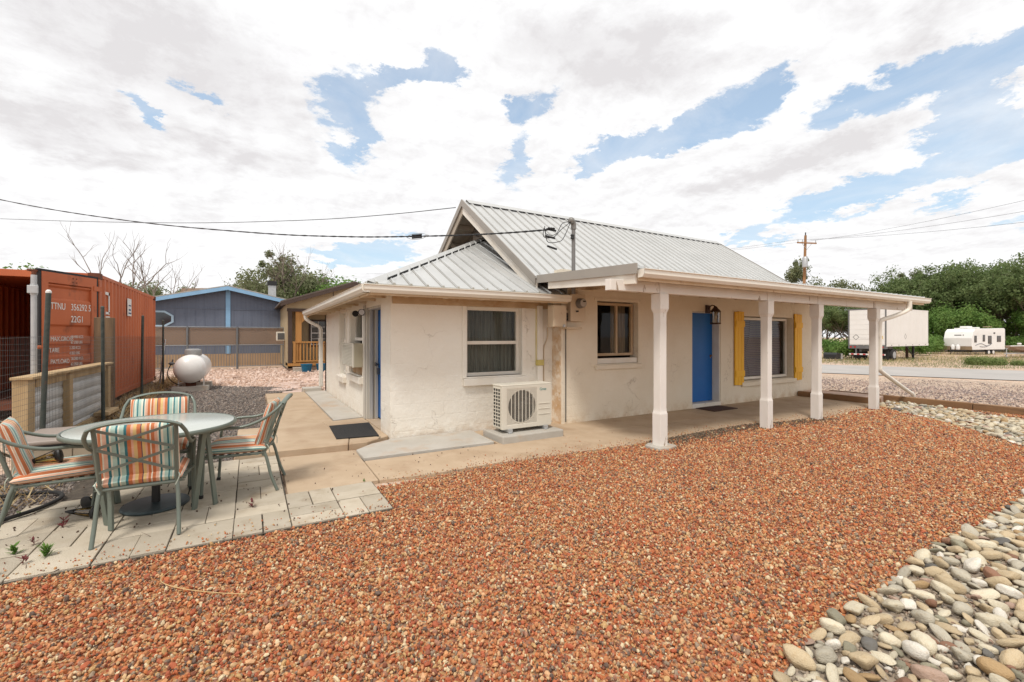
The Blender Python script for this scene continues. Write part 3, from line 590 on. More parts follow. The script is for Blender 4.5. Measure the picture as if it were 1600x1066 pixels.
# side wall faces -X; u runs along +Y
SD = (7.08,8.10,.06,2.0); SW2 = (8.42,9.52,.78,2.0); SW1 = (10.05,10.75,.66,2.0)
wall((1.76,6.526,-.06), (0,1,0), (-1,0,0), 6.52, 2.36, [(a-6.526, b-6.526, c+.06, d_+.06) for a, b, c, d_ in (SD, SW2, SW1)], .2, WINGW, parent=house)
wall((4.62,13.05,-.06), (-1,0,0), (0,1,0), 2.86, 2.36, [], .2, WINGW, parent=house)
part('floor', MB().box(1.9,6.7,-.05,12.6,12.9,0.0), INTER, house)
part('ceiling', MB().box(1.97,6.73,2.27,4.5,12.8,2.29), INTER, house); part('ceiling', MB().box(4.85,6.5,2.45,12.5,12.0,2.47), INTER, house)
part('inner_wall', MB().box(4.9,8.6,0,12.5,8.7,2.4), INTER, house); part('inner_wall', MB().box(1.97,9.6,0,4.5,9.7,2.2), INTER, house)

def panels(name, o, u, v, poly, du, mat, u_start, th=.012, ribh=.026, ribw=.038, parent=None):
    """standing rib sheet: origin o, u across, v up the slope, poly in (u,v) clipped into strips, each strip one panel with a rib on its left edge"""
    o, u, v = Vector(o), Vector(u).normalized(), Vector(v).normalized(); n = u.cross(v).normalized()
    if n.z < 0: n = -n
    def clip(pl, a, sgn):
        out_ = []
        for i in range(len(pl)):
            p, q = pl[i], pl[(i+1) % len(pl)]; dp, dq = (p[0]-a)*sgn, (q[0]-a)*sgn
            if dp >= 0: out_.append(p)
            if dp*dq < 0: t = dp/(dp-dq); out_.append((p[0]+(q[0]-p[0])*t, p[1]+(q[1]-p[1])*t))
        return out_
    umin = min(p[0] for p in poly); umax = max(p[0] for p in poly); a = u_start
    while a > umin: a -= du
    while a < umax-1e-6:
        pl = clip(clip(poly, a, 1), a+du, -1)
        if len(pl) >= 3 and max(p[0] for p in pl)-min(p[0] for p in pl) > .01:
            m = MB(); m.slab([o+u*p[0]+v*p[1] for p in pl], n*th)
            # rib along the left edge
            ra_ = max(a, umin)+.001; vs_ = []
            for i in range(len(pl)):
                p, q = pl[i], pl[(i+1) % len(pl)]
                if (p[0]-ra_)*(q[0]-ra_) <= 0 and abs(p[0]-q[0]) > 1e-9: t = (ra_-p[0])/(q[0]-p[0]); vs_.append(p[1]+(q[1]-p[1])*t)
            if len(vs_) >= 2 and max(vs_)-min(vs_) > .05:
                v0, v1 = min(vs_), max(vs_); c = []
                for vv in (v0-.004, v1):
                    for du_, hh in ((-ribw/2+.012, th*.9), (-.012+.012, th+ribh), (.012+.012, th+ribh), (ribw/2+.012, th*.9)): c.append(o+u*(ra_+du_)+v*vv+n*hh)
                m.add(c, [(0,1,2,3),(7,6,5,4),(0,4,5,1),(1,5,6,2),(2,6,7,3)])
                nf = len(m.f)  # flat dark strips along both rib edges paint in the rib's shade
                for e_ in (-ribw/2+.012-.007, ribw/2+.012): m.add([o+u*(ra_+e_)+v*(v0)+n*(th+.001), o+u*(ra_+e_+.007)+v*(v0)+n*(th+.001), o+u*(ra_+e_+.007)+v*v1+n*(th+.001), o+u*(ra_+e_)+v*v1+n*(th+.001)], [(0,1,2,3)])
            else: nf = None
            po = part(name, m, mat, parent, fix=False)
            if nf: po.data.materials.append(RIBSHADE); [setattr(po.data.polygons[i_], 'material_index', 1) for i_ in range(nf, len(m.f))]
        a += du
XR, YR, ZR = 4.10, 9.26, 4.52; YE, ZE = 6.26, 2.46
sl = math.hypot(YR-YE, ZR-ZE); XE = 13.06
roof = part('roof', MB().box(4.3,9.2,4.36,12.9,9.32,4.40), OLDW, house)   # ridge board carrying the roof
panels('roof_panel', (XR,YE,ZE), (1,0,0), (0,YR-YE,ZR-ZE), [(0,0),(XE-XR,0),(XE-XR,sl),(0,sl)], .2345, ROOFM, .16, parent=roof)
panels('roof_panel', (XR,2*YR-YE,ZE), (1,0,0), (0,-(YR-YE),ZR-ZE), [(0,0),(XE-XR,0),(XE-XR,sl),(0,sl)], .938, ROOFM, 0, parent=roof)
# ridge cap (sits over the ribs, gaps read as dark notches)
for s_ in (-1, 1):
    m = MB(); c0 = Vector((0, YR, ZR+.05)); dn = Vector((0, s_*.16, -.16*(ZR-ZE)/(YR-YE)))
    m.slab([(XR+.1,*c0[1:]),(XE,*c0[1:]),(XE, c0.y+dn.y, c0.z+dn.z),(XR+.1, c0.y+dn.y, c0.z+dn.z)], (0,0,.006)); part('ridge_cap', m, ROOFM, roof)
m = MB(); k = 0
while XR+.2+k*.2345 < XE-.1:      # dark closure strips between the ribs under the cap
    a = XR+.19+k*.2345; m.box(a, YR-.165, ZR-.09, a+.19, YR-.145, ZR-.062); k += 1
part('closure_strip', m, GASK, roof)
# rake trims, barge boards, gable
def rake(x, sgn, top, bot, mat, w, dz, name):
    m = MB(); (y0, z0), (y1, z1) = top, bot; m.slab([(x,y0,z0+dz),(x,y1,z1+dz),(x,y1,z1+dz-w),(x,y0,z0+dz-w)], (sgn,0,0)); part(name, m, mat, roof)
for s_ in (1, -1):
    bot = (YR-s_*(YR-YE), ZE)
    rake(XR-.02, .025, (YR,ZR), bot, ROOFT, .15, .045, 'rake_trim'); rake(XR+.012, .03, (YR,ZR-.03), (bot[0],bot[1]-.03), OLDW if s_ < 0 else TRIM, .24, -.01, 'barge_board')
    rake(XE, .02, (YR,ZR), bot, ROOFT, .13, .045, 'rake_trim')
    m = MB(); m.slab([(XR+.04,YR-s_*.03,ZR-.075),(4.66,YR-s_*.03,ZR-.075),(4.66,YR-s_*2.98,ZE-.055),(XR+.04,YR-s_*2.98,ZE-.055)], (0,0,.02)); part('soffit', m, OLDW, roof)
    for k in range(1, 6):
        t = k/6.; y_ = YR-s_*(YR-YE)*t; z_ = ZR+(ZE-ZR)*t; part('lookout', MB().box(XR+.04, y_-.03, z_-.17, 4.62, y_+.03, z_-.06), OLDW, roof)
for yy in (YR-.9, YR+.9, YR):
    z_ = ZR-abs(yy-YR)*(ZR-ZE)/(YR-YE); part('bracket', MB().bar((4.6,yy,z_-.55),(XR+.06,yy,z_-.12),.05,.08), OLDW, roof)
GSH = pm('grey_shingle', (.30,.27,.23), (.17,.15,.13), 9, .9, bump=.4, rnd=.2)
part('gable_wall', MB().slab([(4.64,YR-2.95,2.4),(4.64,YR+2.95,2.4),(4.64,YR,ZR-.06)], (.05,0,0)), GSH, house)
m = MB(); rw = .11
for j in range(19):
    z0 = 2.45+j*rw; hw = (ZR-.08-z0)/(ZR-ZE)*(YR-YE)-.08; yy = -hw+(.06 if j % 2 else 0)
    while yy < hw-.12:
        wd = R.uniform(.10,.16); z1 = min(z0+rw+.01, ZR-.1-(abs(yy+wd/2))*(ZR-ZE)/(YR-YE)); m.add([(4.60+R.uniform(0,.008),YR+yy,z0+R.uniform(-.015,.01)),(4.60,YR+yy+wd-.012,z0+R.uniform(-.015,.01)),(4.635,YR+yy+wd-.012,max(z1,z0+.03)),(4.635,YR+yy,max(z1,z0+.03))], [(0,1,2,3)]); yy += wd
tag(part('gable_shingle', m, GSH, house), kind='stuff')
part('wall', MB().slab([(12.74,YR-2.9,2.4),(12.74,YR+2.9,2.4),(12.74,YR,ZR-.1)], (-.1,0,0)), CREAM, house)
vp = part('vent_pipe', MB().cyl((4.75,10.35,3.6),(4.75,10.35,4.42),.06), GALV, roof); part('vent_cap', MB().lathe([(.10,4.40),(.11,4.44),(.03,4.50)], (4.75,10.35,0), 12), GALV, vp)

# wing hip roof: eaves at z 2.17
EZ = 2.19; E0 = (1.33, 6.03); E1 = (1.33, 13.45); YM = (E0[1]+E1[1])/2; SLP = .47
HX = 4.60-E0[0]                      # run until the gable wall
apx = 4.60; 
def zr(run): return EZ+run*SLP
run = min(HX, (E1[1]-E0[1])/2)
c45 = math.hypot(1, SLP)
# front slope polygon: eave from x=E0x..4.72, up to hip line; flat clipped where it meets the main roof valley
fx1 = 4.62
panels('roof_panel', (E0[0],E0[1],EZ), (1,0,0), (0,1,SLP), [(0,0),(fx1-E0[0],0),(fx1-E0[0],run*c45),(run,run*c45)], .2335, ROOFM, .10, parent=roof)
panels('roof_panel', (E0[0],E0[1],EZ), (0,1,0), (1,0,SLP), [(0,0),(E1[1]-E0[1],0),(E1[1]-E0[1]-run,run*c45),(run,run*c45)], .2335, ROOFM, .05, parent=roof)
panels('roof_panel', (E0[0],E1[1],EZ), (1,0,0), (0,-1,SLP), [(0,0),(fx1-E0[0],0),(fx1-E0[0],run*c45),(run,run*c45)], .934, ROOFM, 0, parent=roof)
for s_, y0 in ((1, E0[1]), (-1, E1[1])):     # hip caps: bent strip over each hip
    a = Vector((E0[0], y0, EZ+.04)); b = Vector((E0[0]+run, y0+s_*run, zr(run)+.04)); m = MB()
    for q in ((.17,0,-.045),(0,.17*s_,-.045)):
        w = Vector(q); m.slab([a, b, b+w, a+w], (0,0,.006))
    part('hip_cap', m, ROOFM, roof)
m = MB(); k = 0
for k in range(14):                          # closure notches under the hip cap (front side)
    t = .25+k*.2335
    if t < run-.1: p = Vector((E0[0]+t+.03, E0[1]+t-.16, zr(t)-.045)); m.add([p, p+Vector((.19,.19,.19*SLP)), p+Vector((.19,.19,.19*SLP+.035)), p+Vector((0,0,.035))], [(0,1,2,3)])
part('closure_strip', m, GASK, roof)
m = MB()                                     # flashing where the hip roof meets the gable
m.slab([(4.59,YR-3.2,zr(YR-3.2-E0[1])+.02),(4.59,YM,zr(run)+.03),(4.59,YM,zr(run)+.20),(4.59,YR-3.2,zr(YR-3.2-E0[1])+.14)], (.02,0,0)); part('flashing', m, ROOFT, roof)
def gutter(pts, out_, name='gutter', parent=None):
    """K-profile gutter along a straight run; out_ = outward direction"""
    a, b = Vector(pts[0]), Vector(pts[1]); o = Vector(out_); prof = [(0,0),(.075,0),(.105,.04),(.105,.085),(.12,.10),(.112,.105),(.09,.098),(.09,.05),(.065,.012),(.006,.012),(.006,.1),(0,.1)]
    m = MB(); n = len(prof); m.v = [tuple(p+o*x+Vector((0,0,z))) for p in (a, b) for x, z in prof]
    m.f = [(i, (i+1) % n, n+(i+1) % n, n+i) for i in range(n)]; part(name, m, GUT, parent)
    for p in (a, b): part('gutter_end', MB().slab([p+o*x+Vector((0,0,z)) for x, z in prof[:5]+[(0,.1)]], (b-a).normalized()*.004*(1 if p is a else -1)), GUT, parent)
gutter([(1.26,6.04,EZ-.115),(4.60,6.04,EZ-.115)], (0,-1,0), parent=house)
gutter([(1.34,5.95,EZ-.115),(1.34,13.42,EZ-.115)], (-1,0,0), parent=house)
# eave soffit boards and rafters of the wing
SOF = pm('soffit_wood', (.56,.42,.27), (.44,.30,.17), 4, .75, bump=.3, c3=(.36,.17,.06), c3scale=2.5, c3lo=.55, c3hi=.7)
part('soffit', MB().box(1.38,6.045,EZ-.035,4.6,6.53,EZ-.015), SOF, house); part('soffit', MB().box(1.38,6.53,EZ-.037,1.77,13.3,EZ-.017), SOF, house)
part('fascia', MB().box(1.36,6.045,EZ-.14,4.6,6.07,EZ-.036), WOODP, house); part('fascia', MB().box(1.345,6.07,EZ-.14,1.37,13.4,EZ-.036), WOODP, house)
for k in range(10): part('rafter', MB().box(1.371,6.75+k*.66,EZ-.115,1.76,6.80+k*.66,EZ-.038), WOODP, house)
for k in range(5): part('rafter', MB().box(1.95+k*.6,6.071,EZ-.115,2.0+k*.6,6.52,EZ-.038), WOODP, house)
part('wall_plate', MB().box(1.785,6.485,1.98,4.5,6.518,2.145), SOF, house, bevel=.004)
# back corner downspout
ds = part('downspout', MB().tube(smooth_path([(1.30,13.3,2.08),(1.31,13.3,1.98),(1.42,13.24,1.88),(1.60,13.16,1.78),(1.66,13.12,1.68),(1.66,13.12,1.4)], 4), .045, 8), GUT, house, auto=50)
part('downspout', MB().box(1.61,13.07,.15,1.71,13.17,1.45), GUT, house, bevel=.01)

# porch roof
PXL, PXR, PYF = 4.12, 13.02, 4.04; PZF, PZB = 2.345, 2.455
pl = math.hypot(6.26-PYF, PZB-PZF)
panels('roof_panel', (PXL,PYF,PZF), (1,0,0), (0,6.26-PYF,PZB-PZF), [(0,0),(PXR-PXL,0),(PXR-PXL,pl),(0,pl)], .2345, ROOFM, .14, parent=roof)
m = MB(); m.slab([(PXL-.02,PYF-.03,PZF+.06),(PXL-.02,6.24,PZB+.06),(PXL-.02,6.24,PZB-.07),(PXL-.02,PYF-.03,PZF-.07)], (.02,0,0)); part('rake_trim', m, ROOFT, roof)
part('barge_board', MB().slab([(PXL+.01,PYF+.02,PZF-.05),(PXL+.01,5.95,PZB-.05),(PXL+.01,5.95,PZB-.19),(PXL+.01,PYF+.02,PZF-.19)], (.035,0,0)), TRIM, roof, bevel=.003)
gutter([(PXL+.03,PYF-.005,PZF-.115),(PXR-.05,PYF-.005,PZF-.115)], (0,-1,0), parent=house)
part('fascia', MB().box(PXL+.05,PYF,PZF-.15,PXR-.1,PYF+.028,PZF-.025), WOODP, house)
# deck boards of the porch ceiling + rafters
nb = 12
for k in range(nb):
    y0 = PYF+.03+k*(2.16/nb); y1 = y0+2.16/nb-.012; zz = lambda y: PZF+(y-PYF)*(PZB-PZF)/(6.26-PYF)-.012
    part('ceiling_board', MB().slab([(PXL+.05,y0,zz(y0)),(PXR-.06,y0,zz(y0)),(PXR-.06,y1,zz(y1)),(PXL+.05,y1,zz(y1))], (0,0,-.018)), SOF, house)
k = 0; x_ = PXL+.42
while x_ < PXR-.1:
    part('rafter', MB().slab([(x_,PYF+.03,zz(PYF)-.02),(x_,6.24,zz(6.24)-.02),(x_,6.24,zz(6.24)-.12),(x_,PYF+.03,zz(PYF)-.11)], (.045,0,0)), WOODP, house, bevel=.003); x_ += .61
beam = MB(); bx = [3.90, 4.84, 7.34, 8.92, 11.18, 12.95]
for a, b in zip(bx[:-1], bx[1:]): part('beam', MB().box(a+(.0 if a == 3.90 else .062), 4.25, 2.085, b-(.062 if b != 12.95 else 0), 4.35, 2.225), POSTM, house, bevel=.004)
# posts
def post(x, label, pad=False):
    p = thing('porch_post', label, 'post', (x, 4.30, 0), group='white chamfered posts holding up the porch roof')
    m = MB(); c = .075
    def ring(h, z): return [(-h,-h,z),(h,-h,z),(h,h,z),(-h,h,z)]
    pr = [(.070,.0),(.071,.45),(.062,.49),(.060,.52),(.0605,1.79),(.063,1.82),(.082,1.875),(.082,2.08)]
    vs = []; fs = []
    for h, z in pr: vs += ring(h, z)
    for i in range(len(pr)-1):
        for j in range(4): fs.append((i*4+j, i*4+(j+1) % 4, i*4+4+(j+1) % 4, i*4+4+j))
    fs += [(3,2,1,0), tuple(4*(len(pr)-1)+j for j in range(4))]
    m.add(vs, fs); part('shaft', m, POSTM, p, bevel=.004, local=True)
    part('post_head', MB().box(-.06,-.055,2.082,.06,.055,2.25), POSTM, p, bevel=.003, local=True)
    if pad:
        part('footing', MB().prism([(-.17,-.13),(.0,-.18),(.19,-.12),(.18,.13),(-.05,.17),(-.18,.10)], -.03, .022), CONG, p, bevel=.01, local=True)
    return p
post(4.84, 'nearest white porch post, standing on a small concrete footing in the gravel', True)
post(7.34, 'white porch post in front of the window with yellow shutters')
post(8.92+.0, 'white porch post right of the yellow shuttered window')
post(11.18, 'farthest white porch post, with the downspout elbow on it')
# doors and windows of the house
def sash(name, parent, x0, x1, z0, z1, y, w=.045, d=.05, mat=TRIM, axis='x', glass=GLASS, mids=()):
    """frame of four members around a pane on the plane y (axis x) or x (axis y)"""
    def bx_(m, a, b, c, e, t0, t1):
        if axis == 'x': m.box(a, y-t1, c, b, y-t0, e)
        else: m.box(y-t1, a, c, y-t0, b, e)
        return m
    m = MB(); bx_(m, x0, x0+w, z0, z1, 0, d); bx_(m, x1-w, x1, z0, z1, 0, d); bx_(m, x0+w, x1-w, z0, z0+w, .001, d-.001); bx_(m, x0+w, x1-w, z1-w, z1, .001, d-.001)
    for o_, q in mids:
        if o_ == 'h': bx_(m, x0+w, x1-w, q-w*.5, q+w*.5, .002, d-.002)
        else: bx_(m, q-w*.5, q+w*.5, z0+w, z1-w, .002, d-.002)
    f = part(name, m, mat, parent, bevel=.003, seg=1)
    # one pane per light
    hs = sorted([z0+w]+[q for o_, q in mids if o_ == 'h']+[z1-w]); vs = sorted([x0+w]+[q for o_, q in mids if o_ == 'v']+[x1-w])
    for i in range(len(hs)-1):
        for j in range(len(vs)-1): part('pane', bx_(MB(), vs[j]-.01, vs[j+1]+.01, hs[i]-.01, hs[i+1]+.01, d*.45, d*.45+.005), glass, f)
    return f
def curtain(parent, x0, x1, z0, z1, y, mat, fold=.05, amp=.02, tie=None):
    m = MB(); n = int((x1-x0)/.012); rows = 14
    for j in range(rows+1):
        t = j/rows; z = z0+(z1-z0)*t; cx = (x0+x1)/2; wf = 1
        if tie: wf = 1-.72*math.exp(-((t-tie)/.22)**2)
        for i in range(n+1):
            x = x0+(x1-x0)*i/n; x = cx+(x-cx)*wf; m.v.append((x, y+amp*math.sin(i*.012/fold*6.283+math.sin(i*.13)*1.3), z))
    for j in range(rows):
        for i in range(n): a = j*(n+1)+i; m.f.append((a, a+1, a+n+2, a+n+1))
    return part('curtain', m, mat, parent, smooth=True)
# wing front window
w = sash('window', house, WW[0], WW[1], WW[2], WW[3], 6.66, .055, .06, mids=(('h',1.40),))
part('sill', MB().box(2.90,6.455,.72,4.10,6.60,.83), TRIM, w, bevel=.006); part('casing', MB().slab([(2.90,6.515,.835),(4.08,6.515,.835),(4.08,6.515,.86),(2.90,6.515,.86)], (0,.1,0)), TRIM, w)
for a, b in ((2.885,2.958),(3.982,4.06)): part('casing', MB().box(a,6.50,.84,b,6.52,2.05), WINGW, w, bevel=.004)
part('casing', MB().box(2.885,6.502,1.985,4.06,6.522,2.05), WINGW, w, bevel=.003)
curtain(w, 3.0, 3.97, .88, 1.95, 6.78, CURT, .07, .022)
# main front window 1 (slider)
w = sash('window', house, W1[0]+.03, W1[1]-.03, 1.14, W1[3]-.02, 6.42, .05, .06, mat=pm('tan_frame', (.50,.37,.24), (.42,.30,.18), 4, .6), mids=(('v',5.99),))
part('sill', MB().box(5.44,6.27,1.005,6.42,6.42,1.10), TRIM, w, bevel=.004); part('sill', MB().box(5.36,6.20,.90,6.50,6.28,.985), CREAM, w, bevel=.01)
curtain(w, 5.98, 6.34, 1.15, 2.1, 6.52, CURT2, .06, .02)
part('casing', MB().box(5.34,6.235,2.152,6.5,6.255,2.20), CREAM, w, bevel=.004)
# main front window 2 with blinds
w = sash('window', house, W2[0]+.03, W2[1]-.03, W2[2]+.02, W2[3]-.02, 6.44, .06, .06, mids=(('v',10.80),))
part('sill', MB().box(9.66,6.19,.36,11.9,6.30,.455), CREAM, w, bevel=.01)
for k in range(31):
    z_ = .56+k*.044; part('blind_slat', MB().slab([(9.84,6.50,z_),(11.72,6.50,z_),(11.72,6.518,z_+.032),(9.84,6.518,z_+.032)], (0,0,.002)), BLIND, w)
curtain(w, 10.0, 10.55, .5, 1.9, 6.60, pm('dark_drape', (.07,.04,.06), None, 6, .95), .05, .02, tie=.42)
# shutters
def shutter(x0, label):
    s_ = part('shutter', MB().box(x0,6.222,.40,x0+.001,6.223,.401), YEL, house); s_['label'] = label
    wd = .33; nB = 3
    for k in range(nB): part('board', MB().box(x0+k*wd/nB+.003, 6.205, .40+R.uniform(0,.01), x0+(k+1)*wd/nB-.003, 6.235, 2.06+R.uniform(-.01,.01)), YEL, s_, bevel=.004)
    for z_ in (.60, 1.72): part('batten', MB().box(x0+.004, 6.182, z_, x0+wd-.004, 6.206, z_+.13), YEL, s_, bevel=.004)
    return s_
shutter(9.40, 'yellow board shutter nearer the front door'); shutter(11.84, 'yellow board shutter at the right end of the wall')
# front door
d_ = part('door', MB().box(8.06,6.43,.085,8.90,6.475,2.01), BLUE, house, bevel=.003)
part('handle', MB().lathe([(.012,0),(.012,.03),(.03,.045),(.034,.06),(.022,.075),(.004,.08)], (8.84,6.43,1.02), 14), pm('brass', (.30,.16,.06), None, 5, .35, metal=.8), d_).data.transform(Matrix.Identity(4))
fr = part('door_frame', MB().box(8.00,6.40,.03,8.058,6.47,2.03).box(8.902,6.40,.03,8.94,6.47,2.03).box(8.058,6.401,2.012,8.902,6.469,2.03).box(8.90,6.255,.03,8.925,6.40,2.02).box(8.925,6.30,.03,8.938,6.40,2.02), TRIM, house, bevel=.003)
part('threshold', MB().box(8.0,6.24,-.01,8.94,6.47,.078), TRIM, fr, bevel=.006)
# side door (recessed)
d2 = part('door', MB().box(1.955,7.10,.085,2.0,8.06,1.96), BLUE, house, bevel=.003)
part('handle', MB().cyl((1.955,7.97,1.02),(1.90,7.97,1.02),.014).lathe([(.006,0),(.033,.008),(.036,.025),(.02,.04)], (1.87,7.97,1.02), 12, 'x').box(1.915,7.93,.84,1.955,7.99,.95), pm('knob_metal', (.25,.24,.22), None, 5, .3, metal=.9), d2)
OLDP = pm('weathered_white', (.58,.54,.47), (.45,.42,.37), 4, .75, bump=.3, stretch=(3,3,.15), c3=(.30,.24,.17), c3scale=5, c3lo=.62, c3hi=.72)
f2 = part('door_frame', MB().box(1.765,8.065,.062,1.95,8.098,1.995).box(1.80,8.03,.062,1.86,8.064,1.99).box(1.90,8.02,.062,1.95,8.064,1.985).box(1.78,7.085,1.965,1.95,8.03,1.998).box(1.78,7.082,.062,1.95,7.10,1.96), OLDP, house, bevel=.004)
part('casing', MB().box(1.735,8.10,.06,1.76,8.22,2.05), OLDP, f2, bevel=.004)
# side windows and the wall air conditioner
w = sash('window', house, SW1[0]+.02, SW1[1]-.02, SW1[2]+.03, SW1[3]-.02, 1.90, .06, .06, axis='y', mids=(('h',1.40),))
part('sill', MB().box(1.69,9.98,.52,1.80,10.82,.64), TRIM, w, bevel=.006)
w = sash('window', house, SW2[0]+.02, SW2[1]-.02, 1.42, SW2[3]-.02, 1.90, .06, .06, axis='y'); part('sill', MB().box(1.69,8.36,.64,1.80,9.58,.76), TRIM, w, bevel=.006)
part('infill_board', MB().box(1.80,8.44,.785,1.86,9.50,.93), SOF, w)
for a, b, c in ((9.90,9.98,SW1),(10.78,10.86,SW1),(9.56,9.62,SW2)): part('casing', MB().box(1.742,a,.80,1.762,b,2.04), WINGW, w, bevel=.003)
ac = thing('wall_air_conditioner', 'beige louvred air conditioner box set in the side window', 'air conditioner', (1.68,8.9,1.16))
part('case', MB().box(1.605,8.36,.945,1.86,9.46,1.375), ACG if False else pm('ac_beige', (.42,.38,.28), (.38,.34,.25), 3, .5), ac, bevel=.008)
for k in range(15): z_ = .965+k*.0265; part('louvre', MB().slab([(1.603,8.42,z_+.014),(1.603,9.43,z_+.014),(1.580,9.43,z_),(1.580,8.42,z_)], (0,0,.006)), ACW, ac)
part('grille_frame', MB().box(1.585,8.36,.945,1.605,8.42,1.375).box(1.585,9.43,.945,1.605,9.46,1.375).box(1.583,8.36,1.366,1.605,9.46,1.38), ACW, ac)

# ------------------------------------------------------------------ split-system condenser on its pad
solo('concrete_pad', MB().box(3.05,5.49,-.03,4.10,6.12,.10), CONG, 'grey concrete pad under the outdoor condenser unit', 'pad', bevel=.018)
cu = thing('condenser_unit', 'beige outdoor heat pump with round fan grille on a concrete pad', 'air conditioner', (3.55,5.8,.1))
X0, X1, Y0, Y1, Z0, Z1 = 3.13, 3.99, 5.66, 5.95, .155, .795
part('casing', MB().box(X0,Y0+.062,Z0,X1,Y1,Z1-.02), ACW, cu, bevel=.012, seg=3)
part('top_cover', MB().box(X0-.006,Y0+.01,Z1-.022,X1+.006,Y1+.006,Z1+.004), ACW, cu, bevel=.01, seg=3)
fcx, fcz, fr_ = 3.47, .475, .235
m = MB(); n = 40                                      # front panel with a round opening, framed square recess
ring_o = []; 
for k in range(n):
    a = 2*math.pi*k/n+math.pi/4; c_, s_ = math.cos(a), math.sin(a); q = .262/max(abs(c_), abs(s_)); ring_o.append((c_*q, s_*q))
vs = [(fcx+x, Y0+.004, fcz+z) for x, z in ring_o]+[(fcx+fr_*math.cos(2*math.pi*k/n+math.pi/4), Y0+.004, fcz+fr_*math.sin(2*math.pi*k/n+math.pi/4)) for k in range(n)]
vs += [(x, Y0+.05, z) for x, _, z in vs[n:]]
m.add(vs, [(k, (k+1) % n, n+(k+1) % n, n+k) for k in range(n)]+[(n+k, n+(k+1) % n, 2*n+(k+1) % n, 2*n+k) for k in range(n)])
part('fan_surround', m, ACW, cu)
part('front_panel', MB().box(X0+.001,Y0,Z0,fcx-.262,Y0+.066,Z1-.022).box(fcx+.262,Y0,Z0,X1-.001,Y0+.066,Z1-.022).box(fcx-.262,Y0+.0005,fcz+.262,fcx+.262,Y0+.066,Z1-.022).box(fcx-.262,Y0+.0005,Z0,fcx+.262,Y0+.066,fcz-.262), ACW, cu, bevel=.003)
part('fan_cavity', MB().lathe([(fr_+.004,Y0+.052),(fr_+.004,Y0+.056)], (fcx,0,fcz), 32, 'y'), pm('fan_dark', (.035,.03,.028), None, 5, .7), cu)
fan = MB()
for k in range(3):
    a = 2.1*k+.4; pts = [(fcx+.05*math.cos(a), Y0+.035, fcz+.05*math.sin(a)), (fcx+.2*math.cos(a-.35), Y0+.03, fcz+.2*math.sin(a-.35)), (fcx+.205*math.cos(a+.35), Y0+.048, fcz+.205*math.sin(a+.35)), (fcx+.05*math.cos(a+.7), Y0+.045, fcz+.05*math.sin(a+.7))]
    fan.slab(pts, (0,.003,0))
fan.lathe([(.055,Y0+.02),(.055,Y0+.05)], (fcx,0,fcz), 16, 'y'); part('fan', fan, pm('fan_grey', (.10,.09,.08), None, 5, .6), cu)
gr = MB()
for k in range(-3, 4):
    x_ = k*.062; h = math.sqrt(max(0, .255**2-x_*x_)); gr.box(fcx+x_-.005, Y0-.004, fcz-h, fcx+x_+.005, Y0+.002, fcz+h)
part('grille_bar', gr, ACW, cu)
gr = MB()
for k in range(-19, 20):
    z_ = k*.013; h = .257; gr.box(fcx-h, Y0+.0025, fcz+z_-.0016, fcx+h, Y0+.0055, fcz+z_+.0016)
tag(part('grille_wire', gr, pm('grille_wire', (.38,.35,.29), None, 5, .5), cu), kind='stuff')
side = MB(); side.box(X0-.001,Y0+.045,Z0+.03,X0+.004,Y1-.03,Z1-.04); part('side_opening', MB().box(X0-.0015,Y0+.045,Z0+.03,X0+.002,Y1-.03,Z1-.05), pm('coil_dark', (.05,.045,.04), None, 5, .7), cu)
gr = MB()
for k in range(12): z_ = Z0+.03+k*.0508; gr.box(X0-.008,Y0+.04,z_-.006,X0-.002,Y1-.025,z_+.006)
for k in range(4): y_ = Y0+.045+k*.0716; gr.box(X0-.0075,y_-.006,Z0+.03,X0-.0025,y_+.006,Z1-.05)
part('side_grille', gr, ACW, cu)
for z_ in (.33,.41,.49): part('louvre', MB().box(fcx+.285,Y0-.008,z_,X1-.03,Y0+.002,z_+.008), ACW, cu, bevel=.003)
for x_ in (3.24, 3.86): part('foot', MB().box(x_-.02,Y0-.03,.115,x_+.05,Y1+.02,.156).lathe([(.035,.102),(.035,.118),(.02,.125)], (x_+.015,Y0-.01,0), 12), GALV, cu)
text('Gree', .058, pm('logo_teal', (.06,.25,.24), None, 5, .5), cu, basis((3.775,Y0-.002,.69), (1,0,0), (0,0,1)), 'logo', .001)

# mats
solo('door_mat', MB().slab([(1.05,6.70,PZ+.001),(1.62,6.62,PZ+.001),(1.72,7.70,PZ+.001),(1.10,7.72,PZ+.001)], (0,0,.014)), BLK, 'black rubber mat by the recessed side door', 'door mat', bevel=.003)
solo('door_mat', MB().box(8.02,5.74,.0,8.78,6.18,.014), pm('brown_mat', (.09,.04,.025), (.05,.025,.02), 30, .95, bump=.5), 'dark brown mat on the porch in front of the blue door', 'door mat', bevel=.003)

# electrical gear at the junction of the two walls
BOXM = pm('box_paint', (.66,.55,.41), (.60,.48,.34), 3, .55, c3=(.38,.22,.10), c3scale=5, c3lo=.62, c3hi=.72)
e = thing('breaker_box', 'painted breaker box mounted under the end of the wing gutter', 'electrical box', (4.45,6.2,1.85))
part('box', MB().box(4.33,6.08,1.66,4.60,6.248,2.02), BOXM, e, bevel=.006); part('cover', MB().box(4.345,6.07,1.675,4.585,6.082,2.005), BOXM, e, bevel=.003); part('hasp', MB().box(4.52,6.055,1.655,4.56,6.085,1.70), GALV, e)
part('bracket', MB().box(4.62,6.10,1.63,4.95,6.248,1.665), BOXM, e, bevel=.003)
e = thing('electric_meter', 'round glass electric meter on a painted socket box', 'electric meter', (4.87,6.2,1.95))
part('socket_box', MB().box(4.71,6.11,1.76,5.03,6.248,2.23), BOXM, e, bevel=.006)
